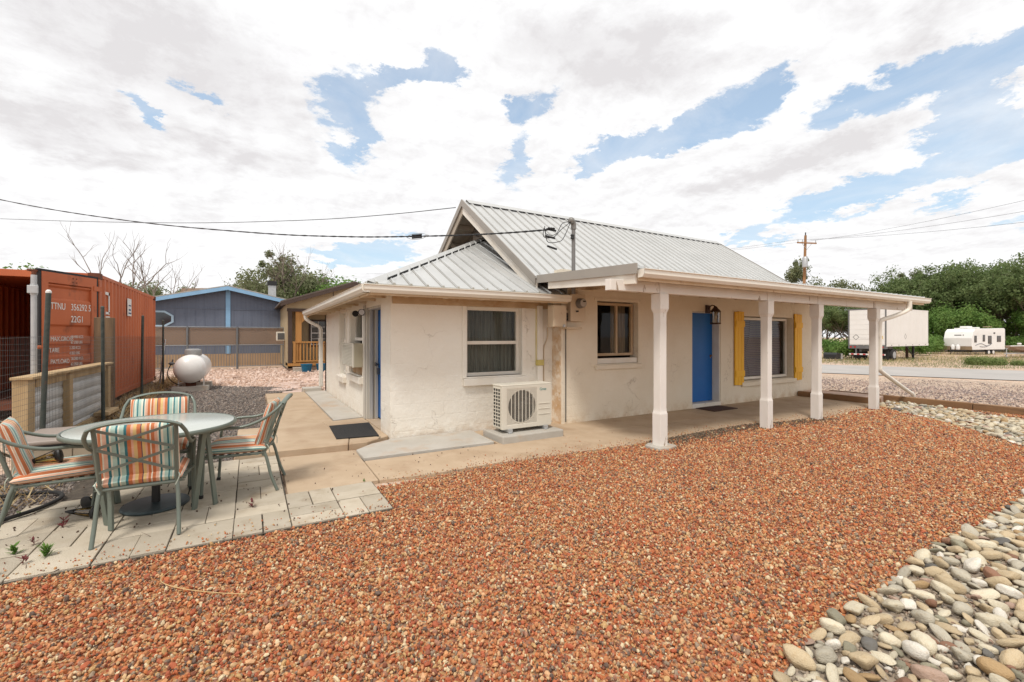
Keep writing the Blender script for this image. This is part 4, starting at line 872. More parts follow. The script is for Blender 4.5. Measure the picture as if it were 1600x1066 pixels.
mt = part('meter_body', MB().lathe([(.088,6.11),(.088,6.085),(.078,6.08),(.078,6.02),(.07,6.005)], (4.90,0,2.07), 24, 'y'), pm('meter_grey', (.22,.21,.20), None, 5, .35, metal=.3), e, auto=40)
part('dial', MB().lathe([(.064,6.004),(.064,6.000)], (4.90,0,2.07), 20, 'y'), pm('dial_face', (.50,.47,.43), None, 5, .4), mt); part('display', MB().box(4.885,5.996,2.085,4.945,5.9995,2.11), DARKM, mt)
part('seal', MB().lathe([(.015,6.10),(.015,6.06)], (4.83,0,1.93), 10, 'y'), DARKM, e)
e = thing('service_mast', 'grey steel service mast with weatherhead rising through the porch roof', 'mast', (4.62,5.92,2.2))
part('pipe', MB().cyl((4.62,5.92,2.2),(4.62,5.92,3.30),.032).cyl((4.62,5.92,2.44),(4.62,5.92,2.47),.07,.04), pm('mast_grey', (.22,.21,.20), None, 5, .5, metal=.4), e, auto=40)
part('weatherhead', MB().tube(smooth_path([(4.62,5.92,3.27),(4.62,5.92,3.35),(4.59,5.91,3.40),(4.52,5.89,3.39)], 4), [.045]*9+[.055,.06,.05,.04], 10), pm('mast_grey2', (.25,.24,.22), None, 5, .5, metal=.4), e, auto=60)
part('insulator', MB().lathe([(.02,3.10),(.035,3.12),(.02,3.14),(.035,3.16),(.02,3.18)], (4.58,5.90,0), 10), DARKM, e)
for k, (dz, dx) in enumerate(((0.02,-.35),(-.10,-.30),(-.03,-.42))):
    part('lead_wire', MB().tube(smooth_path([(4.53,5.88,3.37),(4.45+dx*.3,5.85,3.28+dz*2),(4.40+dx*.6,5.82,3.10+dz),(4.2+dx*.6,5.80,3.08+dz),(4.02+dx*.2,5.78,3.20+dz*.6)], 6), .006, 5), CABLE, e)
    part('splice', MB().cyl((4.28+dx*.3,5.80,3.12+dz*2.4),(4.10+dx*.3,5.79,3.13+dz*2.2),.016), CABLE, e)
solo('conduit', MB().cyl((4.70,6.235,.03),(4.70,6.235,1.68),.008,n=6), CABLE, 'thin black conduit running down the wall below the breaker box', 'conduit')
e = thing('line_set_cover', 'white refrigerant line cover running up the wall behind the condenser', 'pipe cover', (4.31,6.48,.7))
part('channel', MB().box(4.275,6.45,.5,4.375,6.518,2.03), TRIM, e, bevel=.01)
part('tape', MB().box(4.262,6.442,1.00,4.392,6.522,1.10), pm('yellow_tape', (.60,.50,.15), (.5,.4,.15), 8, .6), e, bevel=.008)
part('side_strip', MB().box(4.262,6.49,1.101,4.274,6.517,2.03), pm('yellowed_tape', (.62,.52,.24), (.66,.58,.36), 6, .6), e)
solo('wall_cable', MB().tube(smooth_path([(4.50,6.50,1.66),(4.50,6.50,1.50),(4.46,6.505,1.38),(4.43,6.505,1.30),(4.425,6.505,1.0),(4.425,6.505,.15)], 5), .011, 6), BOXM, 'painted cable bending down the wall beside the line cover', 'cable')
# porch lantern
IRON = pm('dark_bronze', (.06,.03,.02), (.10,.05,.03), 8, .5, metal=.5)
e = thing('porch_lantern', 'rusty bronze glass lantern hanging by the blue front door', 'lantern', (8.55,6.05,2.1)); c = (8.48,6.05)
part('bracket', MB().tube(smooth_path([(8.50,6.24,2.08),(8.49,6.15,2.16),(8.48,6.06,2.14)], 4), .012, 6).box(8.42,6.225,2.0,8.56,6.25,2.17), IRON, e)
part('cap', MB().lathe([(.11,2.02),(.10,2.04),(.045,2.10),(.02,2.14)], (*c,0), 6), IRON, e); part('base_ring', MB().lathe([(.10,1.76),(.115,1.775),(.10,1.79)], (*c,0), 6), IRON, e)
m = MB()
for k in range(6):
    a = k*math.pi/3; m.bar((c[0]+.095*math.cos(a), c[1]+.095*math.sin(a), 1.78),(c[0]+.10*math.cos(a), c[1]+.10*math.sin(a), 2.03),.008,.008)
part('cage', m, IRON, e); part('glass', MB().lathe([(.085,1.785),(.09,2.02)], (*c,0), 6), glass_mat('lantern_glass', (.8,.75,.65), .1), e)
part('bulb', MB().lathe([(.012,1.80),(.02,1.86),(.03,1.90),(.02,1.94)], (*c,0), 10), LETW, e)
# security light by the side door
e = thing('security_light', 'black twin-head security light under the eave beside the side door', 'flood light', (1.74,8.35,1.98))
part('mount', MB().box(1.72,8.12,1.87,1.757,8.26,1.98), DARKM, e, bevel=.01)
for y_, fac in ((8.50, 0), (7.98, 1)):
    h = MB().lathe([(.022,.08),(.035,.05),(.056,0),(.056,-.02)], (1.655,y_,1.915), 16, 'y'); part('lamp_head', h, DARKM, e, auto=40)
    if fac: part('lens', MB().lathe([(.047,-.021),(.047,-.025)], (1.655,y_,1.915), 16, 'y'), LETW, e)
    part('arm', MB().cyl((1.735,8.19,1.93),(1.66,y_+.05,1.92),.011), DARKM, e)
# cables from the poles
def catenary(p, q, sag, r, n=40, wob=0):
    p, q = Vector(p), Vector(q); pts = []
    for i in range(n+1):
        t = i/n; v = p.lerp(q, t); v.z -= sag*4*t*(1-t); v += Vector((0, R.uniform(-1,1)*wob, R.uniform(-1,1)*wob)); pts.append(v)
    return MB().tube(pts, r, 5)
def at(px, py, d):
    l = (px-800)/704*d; return (FW[0]*d+RT[0]*l, FW[1]*d+RT[1]*l, CAMH+(526-py)/704*d)
sc1 = thing('service_cable', 'thick black twisted service cable sagging in from the left to the mast', 'cable', at(640,370,10.5))
pA = at(-260,268,13); pM = (4.02,5.78,3.19)
m = MB(); P0, P1 = Vector(pA), Vector(pM); pts = []
anch = [Vector(at(*q)) for q in ((-260,250,16),(0,312,14.4),(200,345,13),(400,364,11.4),(540,370,10.3),(650,369.5,9.4),(760,366,8.3),(858,359,7.1))]+[Vector(pM)]
sp_ = smooth_path(anch, 14); tw1 = []; tw2 = []
for i, v in enumerate(sp_): a = i*1.9; tw1.append(v+Vector((0,math.cos(a),math.sin(a)))*.008); tw2.append(v-Vector((0,math.cos(a),math.sin(a)))*.008)
part('strand', MB().tube(tw1, .011, 5), CABLE, sc1); part('strand', MB().tube(tw2, .011, 5), CABLE, sc1)
k0 = Vector(at(653,369,9.37)); dr = (Vector(at(640,370,9.5))-k0).normalized()
for dz in (.022, -.03): part('splice', MB().cyl(k0+dr*.16+Vector((0,0,dz)), k0-dr*.10+Vector((0,0,dz)), .02), CABLE, sc1)
part('splice_wire', MB().tube(smooth_path([k0+dr*.34, k0+dr*.16+Vector((0,0,.05)), k0-dr*.1+Vector((0,0,.05)), k0-dr*.30], 5), .006, 5).tube(smooth_path([k0+dr*.34, k0+dr*.16-Vector((0,0,.06)), k0-dr*.1-Vector((0,0,.06)), k0-dr*.30], 5), .006, 5), GALV, sc1)
solo('thin_cable', MB().tube(smooth_path([at(*q) for q in ((-260,334,24),(0,342,20),(120,346,18),(300,348.5,16),(480,344,14),(600,336,12.5),(712,324.5,10.9))], 8), .010, 5), CABLE, 'thin black cable running from the left to the gable peak', 'cable')

# ------------------------------------------------------------------ patio furniture
def cushion(w, h, t, n=18, mm=14, puff=1.0, sag=0):
    """puffy rounded pad lying in x,y with thickness z, one mesh"""
    m = MB(); m.u = []; idx = {}
    def f(u, v): return (max(0, 1-abs(u)**5))**.45*(max(0, 1-abs(v)**5))**.45
    us = [math.sin(math.pi/2*(-1+2*i/n))*.55+(-1+2*i/n)*.45 for i in range(n+1)]; vs_ = [math.sin(math.pi/2*(-1+2*j/mm))*.55+(-1+2*j/mm)*.45 for j in range(mm+1)]
    for s_ in (1, -1):
        for j, v in enumerate(vs_):
            for i, u in enumerate(us):
                wv = 1+.05*math.sin(u*7+v*3)*math.cos(v*5); tuft = 1-.16*math.exp(-((v*2.2)**2))*sag
                idx[(s_,i,j)] = len(m.v); zz_ = s_*t/2*f(u, v)*wv*tuft; m.v.append((u*w/2, v*h/2, zz_)); m.u.append(u*w/2+math.copysign(1, u)*(t/2-s_*zz_)*1.6*max(0, min(1, (abs(u)-.80)/.2)))
        for j in range(mm):
            for i in range(n):
                q = (idx[(s_,i,j)], idx[(s_,i+1,j)], idx[(s_,i+1,j+1)], idx[(s_,i,j+1)]); m.f.append(q if s_ == 1 else q[::-1])
    return m
def make_chair(label, loc, rz):
    ch = thing('patio_chair', label, 'chair', loc, rz, group='sage metal patio chairs with striped cushions')
    P = lambda nm, mb, mt=SAGE, **k: part(nm, mb, mt, ch, local=True, **k)
    def stripe_part(nm, mb):
        o = part(nm, mb, STRIPE, ch, local=True, smooth=True, fix=False); at_ = o.data.attributes.new('stripe_u', 'FLOAT', 'POINT'); at_.data.foreach_set('value', mb.u); return o
    for s_ in (-1, 1):
        P('armrest', MB().tube(smooth_path([(s_*.285,-.30,0),(s_*.288,-.285,.25),(s_*.29,-.275,.50),(s_*.298,-.23,.60),(s_*.302,-.12,.635),(s_*.303,.05,.645),(s_*.300,.20,.70),(s_*.292,.305,.775),(s_*.262,.37,.84)], 5), .0145, 8, flat=(1.0,.95)), auto=60)
        P('leg', MB().tube(smooth_path([(s_*.225,.20,.40),(s_*.235,.235,.30),(s_*.243,.27,.15),(s_*.25,.325,0)], 4), .0145, 8), auto=60)
        P('back_post', MB().tube([(s_*.225,.20,.34),(s_*.228,.27,.60),(s_*.235,.355,.855)], .0145, 8), auto=60)
        P('foot_cap', MB().cyl((s_*.285,-.30,0),(s_*.2855,-.299,.03),.018,n=10), DARKM)
        P('side_rail', MB().tube([(s_*.287,-.28,.365),(s_*.228,.21,.37)], .013, 8))
    P('top_rail', MB().tube(smooth_path([(-.262,.37,.84),(-.20,.388,.868),(-.1,.40,.888),(0,.404,.893),(.1,.40,.888),(.20,.388,.868),(.262,.37,.84)], 4), .020, 8, flat=(1.25,.6)), auto=60)
    P('seat_rail', MB().tube([(-.287,-.28,.365),(.287,-.28,.365)], .013, 8)); P('seat_rail', MB().tube([(-.228,.205,.375),(.228,.205,.375)], .015, 8))
    bk = lambda x, z: (x, .20+(z-.34)*.30+.004, z)
    m = MB()
    for (xa, za, xb, zb) in ((-.225,.845,.225,.70),(-.225,.665,.225,.835),(-.225,.655,.225,.515),(-.225,.475,.225,.69)): m.bar(bk(xa,za), bk(xb,zb), .008, .020)
    P('lattice', m)
    m = MB()
    for k in range(7): m.bar((-.27,-.22+k*.062,.362),(.27,-.22+k*.062,.362),.03,.004)
    P('seat_strap', m)
    cs = cushion(.53,.53,.105); cs.v = [(x, y-.035, z+.418+.01*math.cos(x*6)) for x, y, z in cs.v]; stripe_part('seat_cushion', cs)
    a = math.atan2(.30, 1); cb = cushion(.48,.47,.10, sag=1); v2 = []
    for x, y, z in cb.v: hgt = y+.235; v2.append((x, .17+hgt*math.sin(a)-z*math.cos(a)*1-.035, .40+hgt*math.cos(a)-z*math.sin(a)*-1*0))
    cb.v = v2; stripe_part('back_cushion', cb)
    for s_ in (-1, 1):
        P('tie', MB().tube(smooth_path([(s_*.20,.19,.43),(s_*.235,.23,.45),(s_*.245,.25,.42),(s_*.22,.255,.36)], 4), .004, 5), pm('tie_fabric', (.45,.50,.42), None, 5, .9))
    return ch
make_chair('striped patio chair in front of the table with its lattice back to the viewer', (-.715,4.55,.002), math.pi)
make_chair('striped patio chair right of the table, standing at the raised patio edge', (-.04,5.27,.002), RAD(-101))
make_chair('striped patio chair behind the table, only its arched back showing', (-.80,5.70,.002), RAD(3))
make_chair('striped patio chair cut off by the left edge, a solar lantern on its seat', (-1.37,5.05,.002), RAD(102.7))
tb = thing('patio_table', 'round sage metal patio table with a frosted glass top', 'table', (-.72,5.02,.002))
T = lambda nm, mb, mt=SAGE, **k: part(nm, mb, mt, tb, local=True, **k)
T('tabletop', MB().lathe([(.59,.713),(.592,.721),(.59,.722)], (0,0,0), 56), TGL, auto=30)
T('rim', MB().tube([(.605*math.cos(a), .605*math.sin(a), .705) for a in [2*math.pi*k/56 for k in range(57)]], .018, 8, cap=False, flat=(.7,1.1)), auto=60)
for k in range(4):
    a = math.pi/4+k*math.pi/2+.08; c_, s_ = math.cos(a), math.sin(a)
    T('leg', MB().bar((.50*c_,.50*s_,.69),(.40*c_,.40*s_,0),.045,.022,(c_,s_,0)).bar((.45*math.cos(a+.18),.45*math.sin(a+.18),.69),(.50*math.cos(a+.28),.50*math.sin(a+.28),0),.04,.02,(c_,s_,0)), bevel=.003)
    T('crossbar', MB().bar((.46*c_,.46*s_,.68),(.06*c_,.06*s_,.66),.03,.02))
T('hub', MB().lathe([(.07,.64),(.07,.70)], (0,0,0), 20)); T('grommet', MB().lathe([(.04,.722),(.035,.73)], (0,0,0), 18), DARKM)
ub = thing('umbrella_base', 'flat round dark umbrella base with a short stub pole beneath the table', 'umbrella base', (-.72,5.05,.002))
UB = pm('base_metal', (.06,.085,.09), (.045,.06,.065), 6, .45, metal=.2)
part('disc', MB().lathe([(.245,.0),(.25,.012),(.24,.026),(.06,.036)], (0,0,0), 44), UB, ub, local=True, auto=40); part('stub', MB().lathe([(.032,.035),(.03,.30),(.028,.31)], (0,0,0), 16), DARKM, ub, local=True, auto=40)
# fallen solar lanterns
BULB = glass_mat('amber_glass', (.75,.62,.35), .08)
def solar(label, loc, rot):
    o = thing('solar_lantern', label, 'solar light', loc, 0, group='fallen solar garden lanterns'); o.rotation_euler = rot
    part('cap', MB().lathe([(.02,.135),(.045,.15),(.062,.165),(.062,.178),(.03,.19)], (0,0,0), 18), DARKM, o, local=True, auto=40)
    part('glass', MB().lathe([(.016,.03),(.036,.10),(.044,.145)], (0,0,0), 8), BULB, o, local=True)
    m = MB()
    for k in range(4): a = k*math.pi/2; m.bar((.018*math.cos(a),.018*math.sin(a),.03),(.046*math.cos(a),.046*math.sin(a),.15),.006,.006)
    part('cage', m, DARKM, o, local=True); part('base', MB().lathe([(.022,.03),(.018,.01),(.006,-.03)], (0,0,0), 10), DARKM, o, local=True)
    return o
solar('black solar lantern with amber glass lying on the striped seat', (-1.50,4.98,.51), (RAD(80),0,RAD(100)))
solar('black solar lantern tipped over on the pavers near the weeds', (-1.28,5.03,.060), (RAD(97),0,RAD(78)))
solar('black solar lantern lying behind the front legs of the near chair', (-1.12,5.40,.06), (RAD(95),0,RAD(-40)))
# deck storage box
BEI = pm('resin_beige', (.40,.33,.24), (.37,.30,.215), 3, .5, bump=.1, bscale=80); BRN = pm('resin_lid', (.34,.28,.24), (.30,.25,.21), 3, .5)
db = thing('storage_box', 'beige resin deck storage box with brown lid behind the left chair', 'storage box', (-1.85,6.9,0))
part('body', MB().box(-2.08,6.45,-.03,-1.45,7.25,.36), BEI, db, bevel=.015)
for k in range(5): part('side_board', MB().box(-1.453,6.47+k*.15,.02,-1.44,6.61+k*.15,.33), BEI, db, bevel=.004)
for k in range(4): part('side_board', MB().box(-2.06+k*.15,6.438,.02,-1.92+k*.15,6.452,.33), BEI, db, bevel=.004)
part('lid', MB().slab([(-2.11,6.41,.38),(-1.41,6.41,.38),(-1.41,7.29,.38),(-2.11,7.29,.38)], (0,0,.05)), BRN, db, bevel=.02, seg=3); part('lid_band', MB().box(-2.10,6.425,.36,-1.42,7.275,.382), DARKM, db)
# hose ring, straw and weeds
solo('garden_hose', MB().tube(smooth_path([(-3.0,4.9,.02),(-2.4,4.88,.02),(-1.95,5.02,.022),(-1.62,5.32,.022),(-1.50,5.62,.022),(-1.56,5.84,.022),(-1.74,5.95,.02),(-2.1,5.98,.02)], 8), .017, 8), BLK, 'black garden hose curling across gravel and pavers below the left chair', 'hose', auto=60)
GREEN = leaf_mat('weed_green', (.10,.20,.035), (.16,.28,.06)); PURP = leaf_mat('weed_purple', (.15,.035,.04), (.22,.06,.06))
def weed(name, loc, h, n, mat, label, w=.012, spread=1):
    m = MB()
    for k in range(n):
        a = R.uniform(0, 6.28); z0 = R.uniform(0, .7)*h; b = Vector((loc[0]+R.uniform(-.01,.01)*spread, loc[1]+R.uniform(-.01,.01)*spread, z0)); L_ = h*R.uniform(.4,.75)
        d_ = Vector((math.cos(a), math.sin(a), R.uniform(.4,1.4))).normalized(); s_ = Vector((-math.sin(a), math.cos(a), 0))*w*.5; t1 = b+d_*L_*.5; t2 = b+d_*L_-Vector((0,0,L_*.12))
        m.add([b-s_*.4, b+s_*.4, t1+s_, t2, t1-s_], [(0,1,2,3,4)])
    m.tube([(loc[0],loc[1],-.01),(loc[0]+.003,loc[1],h*.8)], .002, 4)
    return solo(name, m, mat, label, 'weed', 'small weeds in the paver joints')
weed('weed', (-1.20,4.25,0), .10, 46, GREEN, 'taller green weed in the paver joint next to the chair foot'); weed('weed', (-1.40,4.40,0), .08, 40, GREEN, 'green weed in the joint left of the chair foot')
weed('weed', (-1.40,4.07,0), .06, 24, GREEN, 'green weed at the outer paver corner by the red gravel')
weed('weed', (-1.27,4.84,0), .10, 11, PURP, 'purple seedling beside the tipped solar lantern', .016); weed('weed', (-1.29,4.18,0), .06, 10, PURP, 'purple seedling in the front paver row', .016)
weed('weed', (.02,4.58,0), .07, 9, PURP, 'reddish seedling in the joint near the right chair', .02); weed('weed', (-1.34,4.52,0), .07, 9, PURP, 'purple seedling behind the left green weed', .014)
weed('weed', (1.02,4.78,0), .045, 12, GREEN, 'tiny green weed where tan walk, pavers and gravel meet', .008); weed('weed', (-1.66,5.30,0), .05, 22, GREEN, 'green grass blade tuft beside the hose', .006)
pts = []
for k in range(420):
    px_ = R.uniform(-2.1,3.0); py_ = R.gauss(5.2,.6)
    if 3.97 < py_ < 6.2 and (px_ < .3 or py_ < 4.75 or (py_ > 4.8 and R.random() < .25)): pts.append((px_, py_, .006))
scatter('leaf_debris', pts, [R.uniform(.003,.010) for _ in pts], pm('debris', (.06,.035,.025), (.10,.06,.04), 9, .9), 'dark dropped seed pods and leaf bits on the pavers', 'debris', flat=.4, sub=1, seed=8)
STRAW = stones_mat('straw', [(.50,.36,.18),(.42,.28,.13),(.58,.45,.26),(.34,.22,.11)])
pts = []; sc_ = []
def strawpatch(x0, x1, y0, y1, n, s0, s1):
    for k in range(n): pts.append((R.uniform(x0,x1), R.uniform(y0,y1), R.uniform(-.02,.05))); sc_.append(R.uniform(s0,s1))
strawpatch(-2.25,-1.6,5.4,6.4,130,.06,.16); strawpatch(-2.6,-2.0,10.6,18.0,900,.10,.26); strawpatch(-2.3,-1.9,8.0,11,120,.08,.2); strawpatch(-2.4,-1.7,16.6,18.6,260,.15,.35)
scatter('dry_grass', pts, sc_, STRAW, 'dry straw coloured grass along the container and fence', 'grass', shape='blade', tilt=1.15, seed=6)
pts = []; sc_ = []
for k in range(150):
    d_ = R.uniform(1.9, 9); l_ = R.uniform(-1.1,1.1)*d_; x_, y_ = FW[0]*d_+RT[0]*l_, FW[1]*d_+RT[1]*l_
    if y_ < 4.3 and y_ > 1.3: pts.append((x_, y_, .004)); sc_.append(R.uniform(.03,.085))
scatter('twig', pts, sc_, stones_mat('twig_mat', [(.12,.07,.05),(.30,.22,.15),(.5,.38,.22),(.08,.05,.045)]), 'small twigs and straw lying on the red gravel', 'twig', shape='blade', tilt=1.6, seed=14)
solo('long_straw', MB().tube(smooth_path([(-.42,3.60,.012),(-.47,3.45,.014),(-.35,3.28,.014),(-.16,3.12,.012),(-.02,3.03,.010)], 6), .0025, 5), STRAW if False else pm('straw_solid', (.55,.38,.18), None, 5, .8), 'long curved yellow straw lying on the red gravel in front of the pavers', 'straw')

# ------------------------------------------------------------------ river rocks
ROCKC = {'tan': (.52,.41,.26), 'pale cream': (.62,.55,.41), 'light grey': (.46,.415,.325), 'dark grey': (.15,.14,.125), 'pink': (.42,.29,.22), 'rust brown': (.27,.14,.085), 'ochre': (.42,.28,.14), 'greenish grey': (.30,.275,.195), 'white': (.72,.67,.58)}
RM = {k: pm('rock_'+k.replace(' ', '_'), c, tuple(v*.8 for v in c), 14, .75, bump=.6, bscale=6, c3=tuple(v*w for v, w in zip(c, (.80,.72,.62))), c3scale=2.2, c3lo=.5, c3hi=.75, rnd=.14, coord='Object') for k, c in ROCKC.items()}
import bmesh
def rock_mesh(seed, ang):
    b = bmesh.new(); bmesh.ops.create_icosphere(b, subdivisions=3, radius=1); r_ = random.Random(seed); dirs = [Vector((r_.gauss(0,1), r_.gauss(0,1), r_.gauss(0,1))).normalized() for _ in range(9 if ang else 6)]
    ks = [r_.uniform(.62,.88) if ang else r_.uniform(.78,.95) for _ in dirs]; ph = [r_.uniform(0,6) for _ in range(3)]
    for v in b.verts:
        c = v.co.copy()
        for d_, k_ in zip(dirs, ks):
            q = c.dot(d_)
            if q > k_: c -= d_*(q-k_)*(.85 if ang else .7)
        c *= 1+.09*math.sin(2.3*c.x+ph[0])+.08*math.sin(3*c.y+ph[1])+.05*math.sin(5*c.z+ph[2])+.03*math.sin(8*c.x+6*c.y+ph[1]); v.co = c
    me = bpy.data.meshes.new('river_rock'); b.to_mesh(me); b.free(); me.polygons.foreach_set('use_smooth', [True]*len(me.polygons)); return me
SHP = [('rounded', False, (1,.82,.62)), ('rounded', False, (1,.75,.55)), ('flat', False, (1,.8,.34)), ('flat', False, (1,.66,.30)), ('long', False, (1,.48,.40)), ('long', False, (1,.55,.36)), ('angular', True, (1,.78,.58)), ('angular', True, (1,.68,.48))]
BASEM = [rock_mesh(40+i, q[1]) for i, q in enumerate(SHP)]
VAR = {}
def rock_var(i, cname):
    if (i, cname) not in VAR: me = BASEM[i].copy(); me.materials.append(RM[cname]); VAR[(i, cname)] = me
    return VAR[(i, cname)]
rr = random.Random(12); cand = []
inner = ROCKPOLY
P_ = np.array(inner); x0, y0 = P_.min(0); x1, y1 = P_.max(0)
cells = {}
def try_put(x, y, r, f):
    cx, cy = int(x/.14), int(y/.14)
    for i in range(cx-2, cx+3):
        for j in range(cy-2, cy+3):
            for (a, b_, c) in cells.get((i, j), ()):
                if (a-x)**2+(b_-y)**2 < ((r+c)*f)**2: return False
    cells.setdefault((cx, cy), []).append((x, y, r)); return True
XY = [(rr.uniform(x0, x1), rr.uniform(y0, y1)) for _ in range(200000)]
ok = inpoly(np.array([p[0] for p in XY]), np.array([p[1] for p in XY]), inner); XY = [p for p, k in zip(XY, ok) if k]
def edge_dist(x, y): return min(math.hypot(x-(a[0]+(b[0]-a[0])*t), y-(a[1]+(b[1]-a[1])*t)) for a, b in zip(inner[:12], inner[1:13]) for t in (0,.25,.5,.75,1))
for layer, (lo, hi, f, n) in enumerate(((.038,.062,.82,9000), (.022,.036,.76,60000), (.013,.022,.74,110000))):
    for (x, y) in XY[sum((9000,60000,110000)[:layer]):][:n]:
        r = rr.uniform(lo, hi)*(1.0)
        if layer == 0 and edge_dist(x, y) > .35 and rr.random() < .45: continue
        if try_put(x, y, r, f): cand.append((x, y, r, layer))
rocks = []
cn = list(ROCKC); cw = [30,26,13,3,4,4,5,7,10]
for x, y, r, layer in cand:
    i = rr.randrange(len(SHP)); c = rr.choices(cn, cw)[0]; sh, _, dm = SHP[i]
    px, py, d = scr(x, y, 0); vis = d > .5 and -10 < px < 1610 and py < 1080
    rocks.append(dict(x=x, y=y, r=r*1.12, i=i, c=c, sh=sh, d=d, vis=vis, size=r/d if d > 0 else 0, px=px, py=py, rot=(rr.gauss(0,.30), rr.gauss(0,.30), rr.uniform(0,6.28)), z=-.02+r*dm[2]*(.80+rr.uniform(-.15,.6)), dm=dm))
rocks.sort(key=lambda q: -(q['size'] if q['vis'] else q['size']*1e-3))
ind, rest = rocks[:300], rocks[300:]
def desc(q):
    s_ = 'big' if q['r'] > .050 else ('medium' if q['r'] > .033 else 'small'); return f"{s_} {q['c']} {q['sh']}"
for q in ind:
    q['desc'] = desc(q); q['edge'] = edge_dist(q['x'], q['y']) < .13; q['far'] = q['x'] > 8.5
    q['zone'] = 'beyond the porch post' if q['far'] else ('at the gravel edge' if q['edge'] else 'within the bed')
    nb = min((p for p in ind if p is not q), key=lambda p: (p['x']-q['x'])**2+(p['y']-q['y'])**2); q['nb'] = ' '.join(desc(nb).split()[:-1]); q['nb2'] = sorted((p for p in ind if p is not q), key=lambda p: (p['x']-q['x'])**2+(p['y']-q['y'])**2)[1]['c']; dx_, dy_ = q['px']-nb['px'], q['py']-nb['py']
    q['dir'] = ('right of' if dx_ > 0 else 'left of') if abs(dx_) > abs(dy_) else ('below' if dy_ > 0 else 'above')
from collections import Counter
lv = [lambda q: f"{q['desc']} river rock {q['zone']}", lambda q: f"{q['desc']} river rock {q['dir']} a {q['nb']} one", lambda q: f"{q['desc']} rock {q['zone']}, {q['dir']} a {q['nb']} one"]
lv.append(lambda q: f"{q['desc']} rock {q['dir']} a {q['nb']} one, near a {q['nb2']} one")
lab = {id(q): lv[0](q) for q in ind}
for k in (1, 2, 3):
    ct = Counter(lab.values())
    for q in ind:
        if ct[lab[id(q)]] > 1 and len(lv[k](q).split()) <= 16: lab[id(q)] = lv[k](q)
for q in ind:
    o = bpy.data.objects.new('river_rock', rock_var(q['i'], q['c'])); link(o); o.location = (q['x'], q['y'], q['z']); o.rotation_euler = q['rot']; o.scale = [q['r']*v for v in q['dm']]
    tag(o, lab[id(q)], 'rock', 'river rocks bordering the red gravel')
def merge_rocks(qs, name, label):
    import numpy as _n
    V = []; F = []; MI = []; mats = list(RM.values()); nm = list(RM); off = 0
    b = bmesh.new(); bmesh.ops.create_icosphere(b, subdivisions=2, radius=1); bv = [v.co.copy() for v in b.verts]; bf = [tuple(v.index for v in f.verts) for f in b.faces]; b.free()
    for q in qs:
        from mathutils import Euler
        M = Matrix.LocRotScale(Vector((q['x'], q['y'], q['z'])), Euler(q['rot']), Vector([q['r']*v for v in q['dm']])); p = rr.uniform(0, 6)
        V += [tuple(M @ (v*(1+.09*math.sin(3*v.x+p)+.07*math.sin(4*v.y+2*p)))) for v in bv]; F += [tuple(i+off for i in f) for f in bf]; MI += [nm.index(q['c'])]*len(bf); off += len(bv)
    me = bpy.data.meshes.new(name); me.from_pydata(V, [], F); [me.materials.append(m_) for m_ in mats]; me.polygons.foreach_set('material_index', MI); me.polygons.foreach_set('use_smooth', [True]*len(F)); me.update()
    o = bpy.data.objects.new(name, me); link(o); return tag(o, label, 'rocks', kind='stuff')
merge_rocks(rest, 'river_rock_fill', 'smaller river rocks filling the bed between the larger ones')
cx_, cy_, cd_ = sample(ROCKPOLY, 1300)
scatter('rock_bed_grit', np.stack([cx_, cy_, np.full(len(cx_), -.012)], 1), rng.uniform(.005,.014,len(cx_)), stones_mat('grit', [(.30,.24,.18),(.20,.16,.12),(.40,.33,.25),(.27,.18,.13),(.13,.11,.09)]), 'grit and crumbs of stone between the river rocks', 'grit', sub=1, seed=21)

# ------------------------------------------------------------------ shipping container
KX1, KX0, KY0, KY1, KZ0, KZ1 = -2.55, -4.99, 11.72, 17.80, .14, 2.74
k_ = thing('shipping_container', 'rust red shipping container with one door swung open and white numbers', 'shipping container', (-3.7,14.5,0))
pt = .13
for x_ in (KX0, KX1-pt):
    for y_ in (KY0, KY1-pt): part('corner_post', MB().box(x_,y_,KZ0,x_+pt,y_+pt,KZ1), CORR, k_, bevel=.006)
for x_ in (KX0-.006, KX1-.17):
    for y_ in (KY0-.006, KY1-.17):
        for z_ in (KZ0-.005, KZ1-.115): part('corner_casting', MB().box(x_,y_,z_,x_+.18,y_+.18,z_+.12), CORD, k_, bevel=.006)
for x_ in (KX0+.01, KX1-.07):
    part('top_rail', MB().box(x_,KY0+.175,KZ1-.075,x_+.06,KY1-.175,KZ1-.005), CORR, k_, bevel=.004); part('bottom_rail', MB().box(x_,KY0+.175,KZ0+.01,x_+.06,KY1-.175,KZ0+.13), CORR, k_, bevel=.004)
for y_ in (KY0+.02, KY1-.10):
    part('header', MB().box(KX0+.18,y_,KZ1-.13,KX1-.175,y_+.08,KZ1-.006), CORR, k_, bevel=.004); part('sill', MB().box(KX0+.18,y_,KZ0+.01,KX1-.175,y_+.08,KZ0+.13), CORD, k_, bevel=.004)
def corrug(name, a, b, z0, z1, out_, pitch, dep, mat, parent):
    a, b, o_ = Vector(a), Vector(b), Vector(out_); L_ = (b-a).length; d_ = (b-a)/L_; n = int(L_/pitch); pitch = L_/n; m = MB(); pts = []
    for i in range(n):
        for f_, q in ((0,0),(.34,0),(.5,-1),(.84,-1)): pts.append(a+d_*(i+f_)*pitch+o_*q*dep)
    pts.append(b); k = len(pts)
    for z in (z0, z1): m.v += [(p.x, p.y, z) for p in pts]
    m.f = [(i, i+1, k+i+1, k+i) for i in range(k-1)]; return part(name, m, mat, parent, fix=False)
corrug('side_wall', (KX1-.012,KY0+.13,0), (KX1-.012,KY1-.13,0), KZ0+.13, KZ1-.075, (1,0,0), .278, .04, CORR, k_)
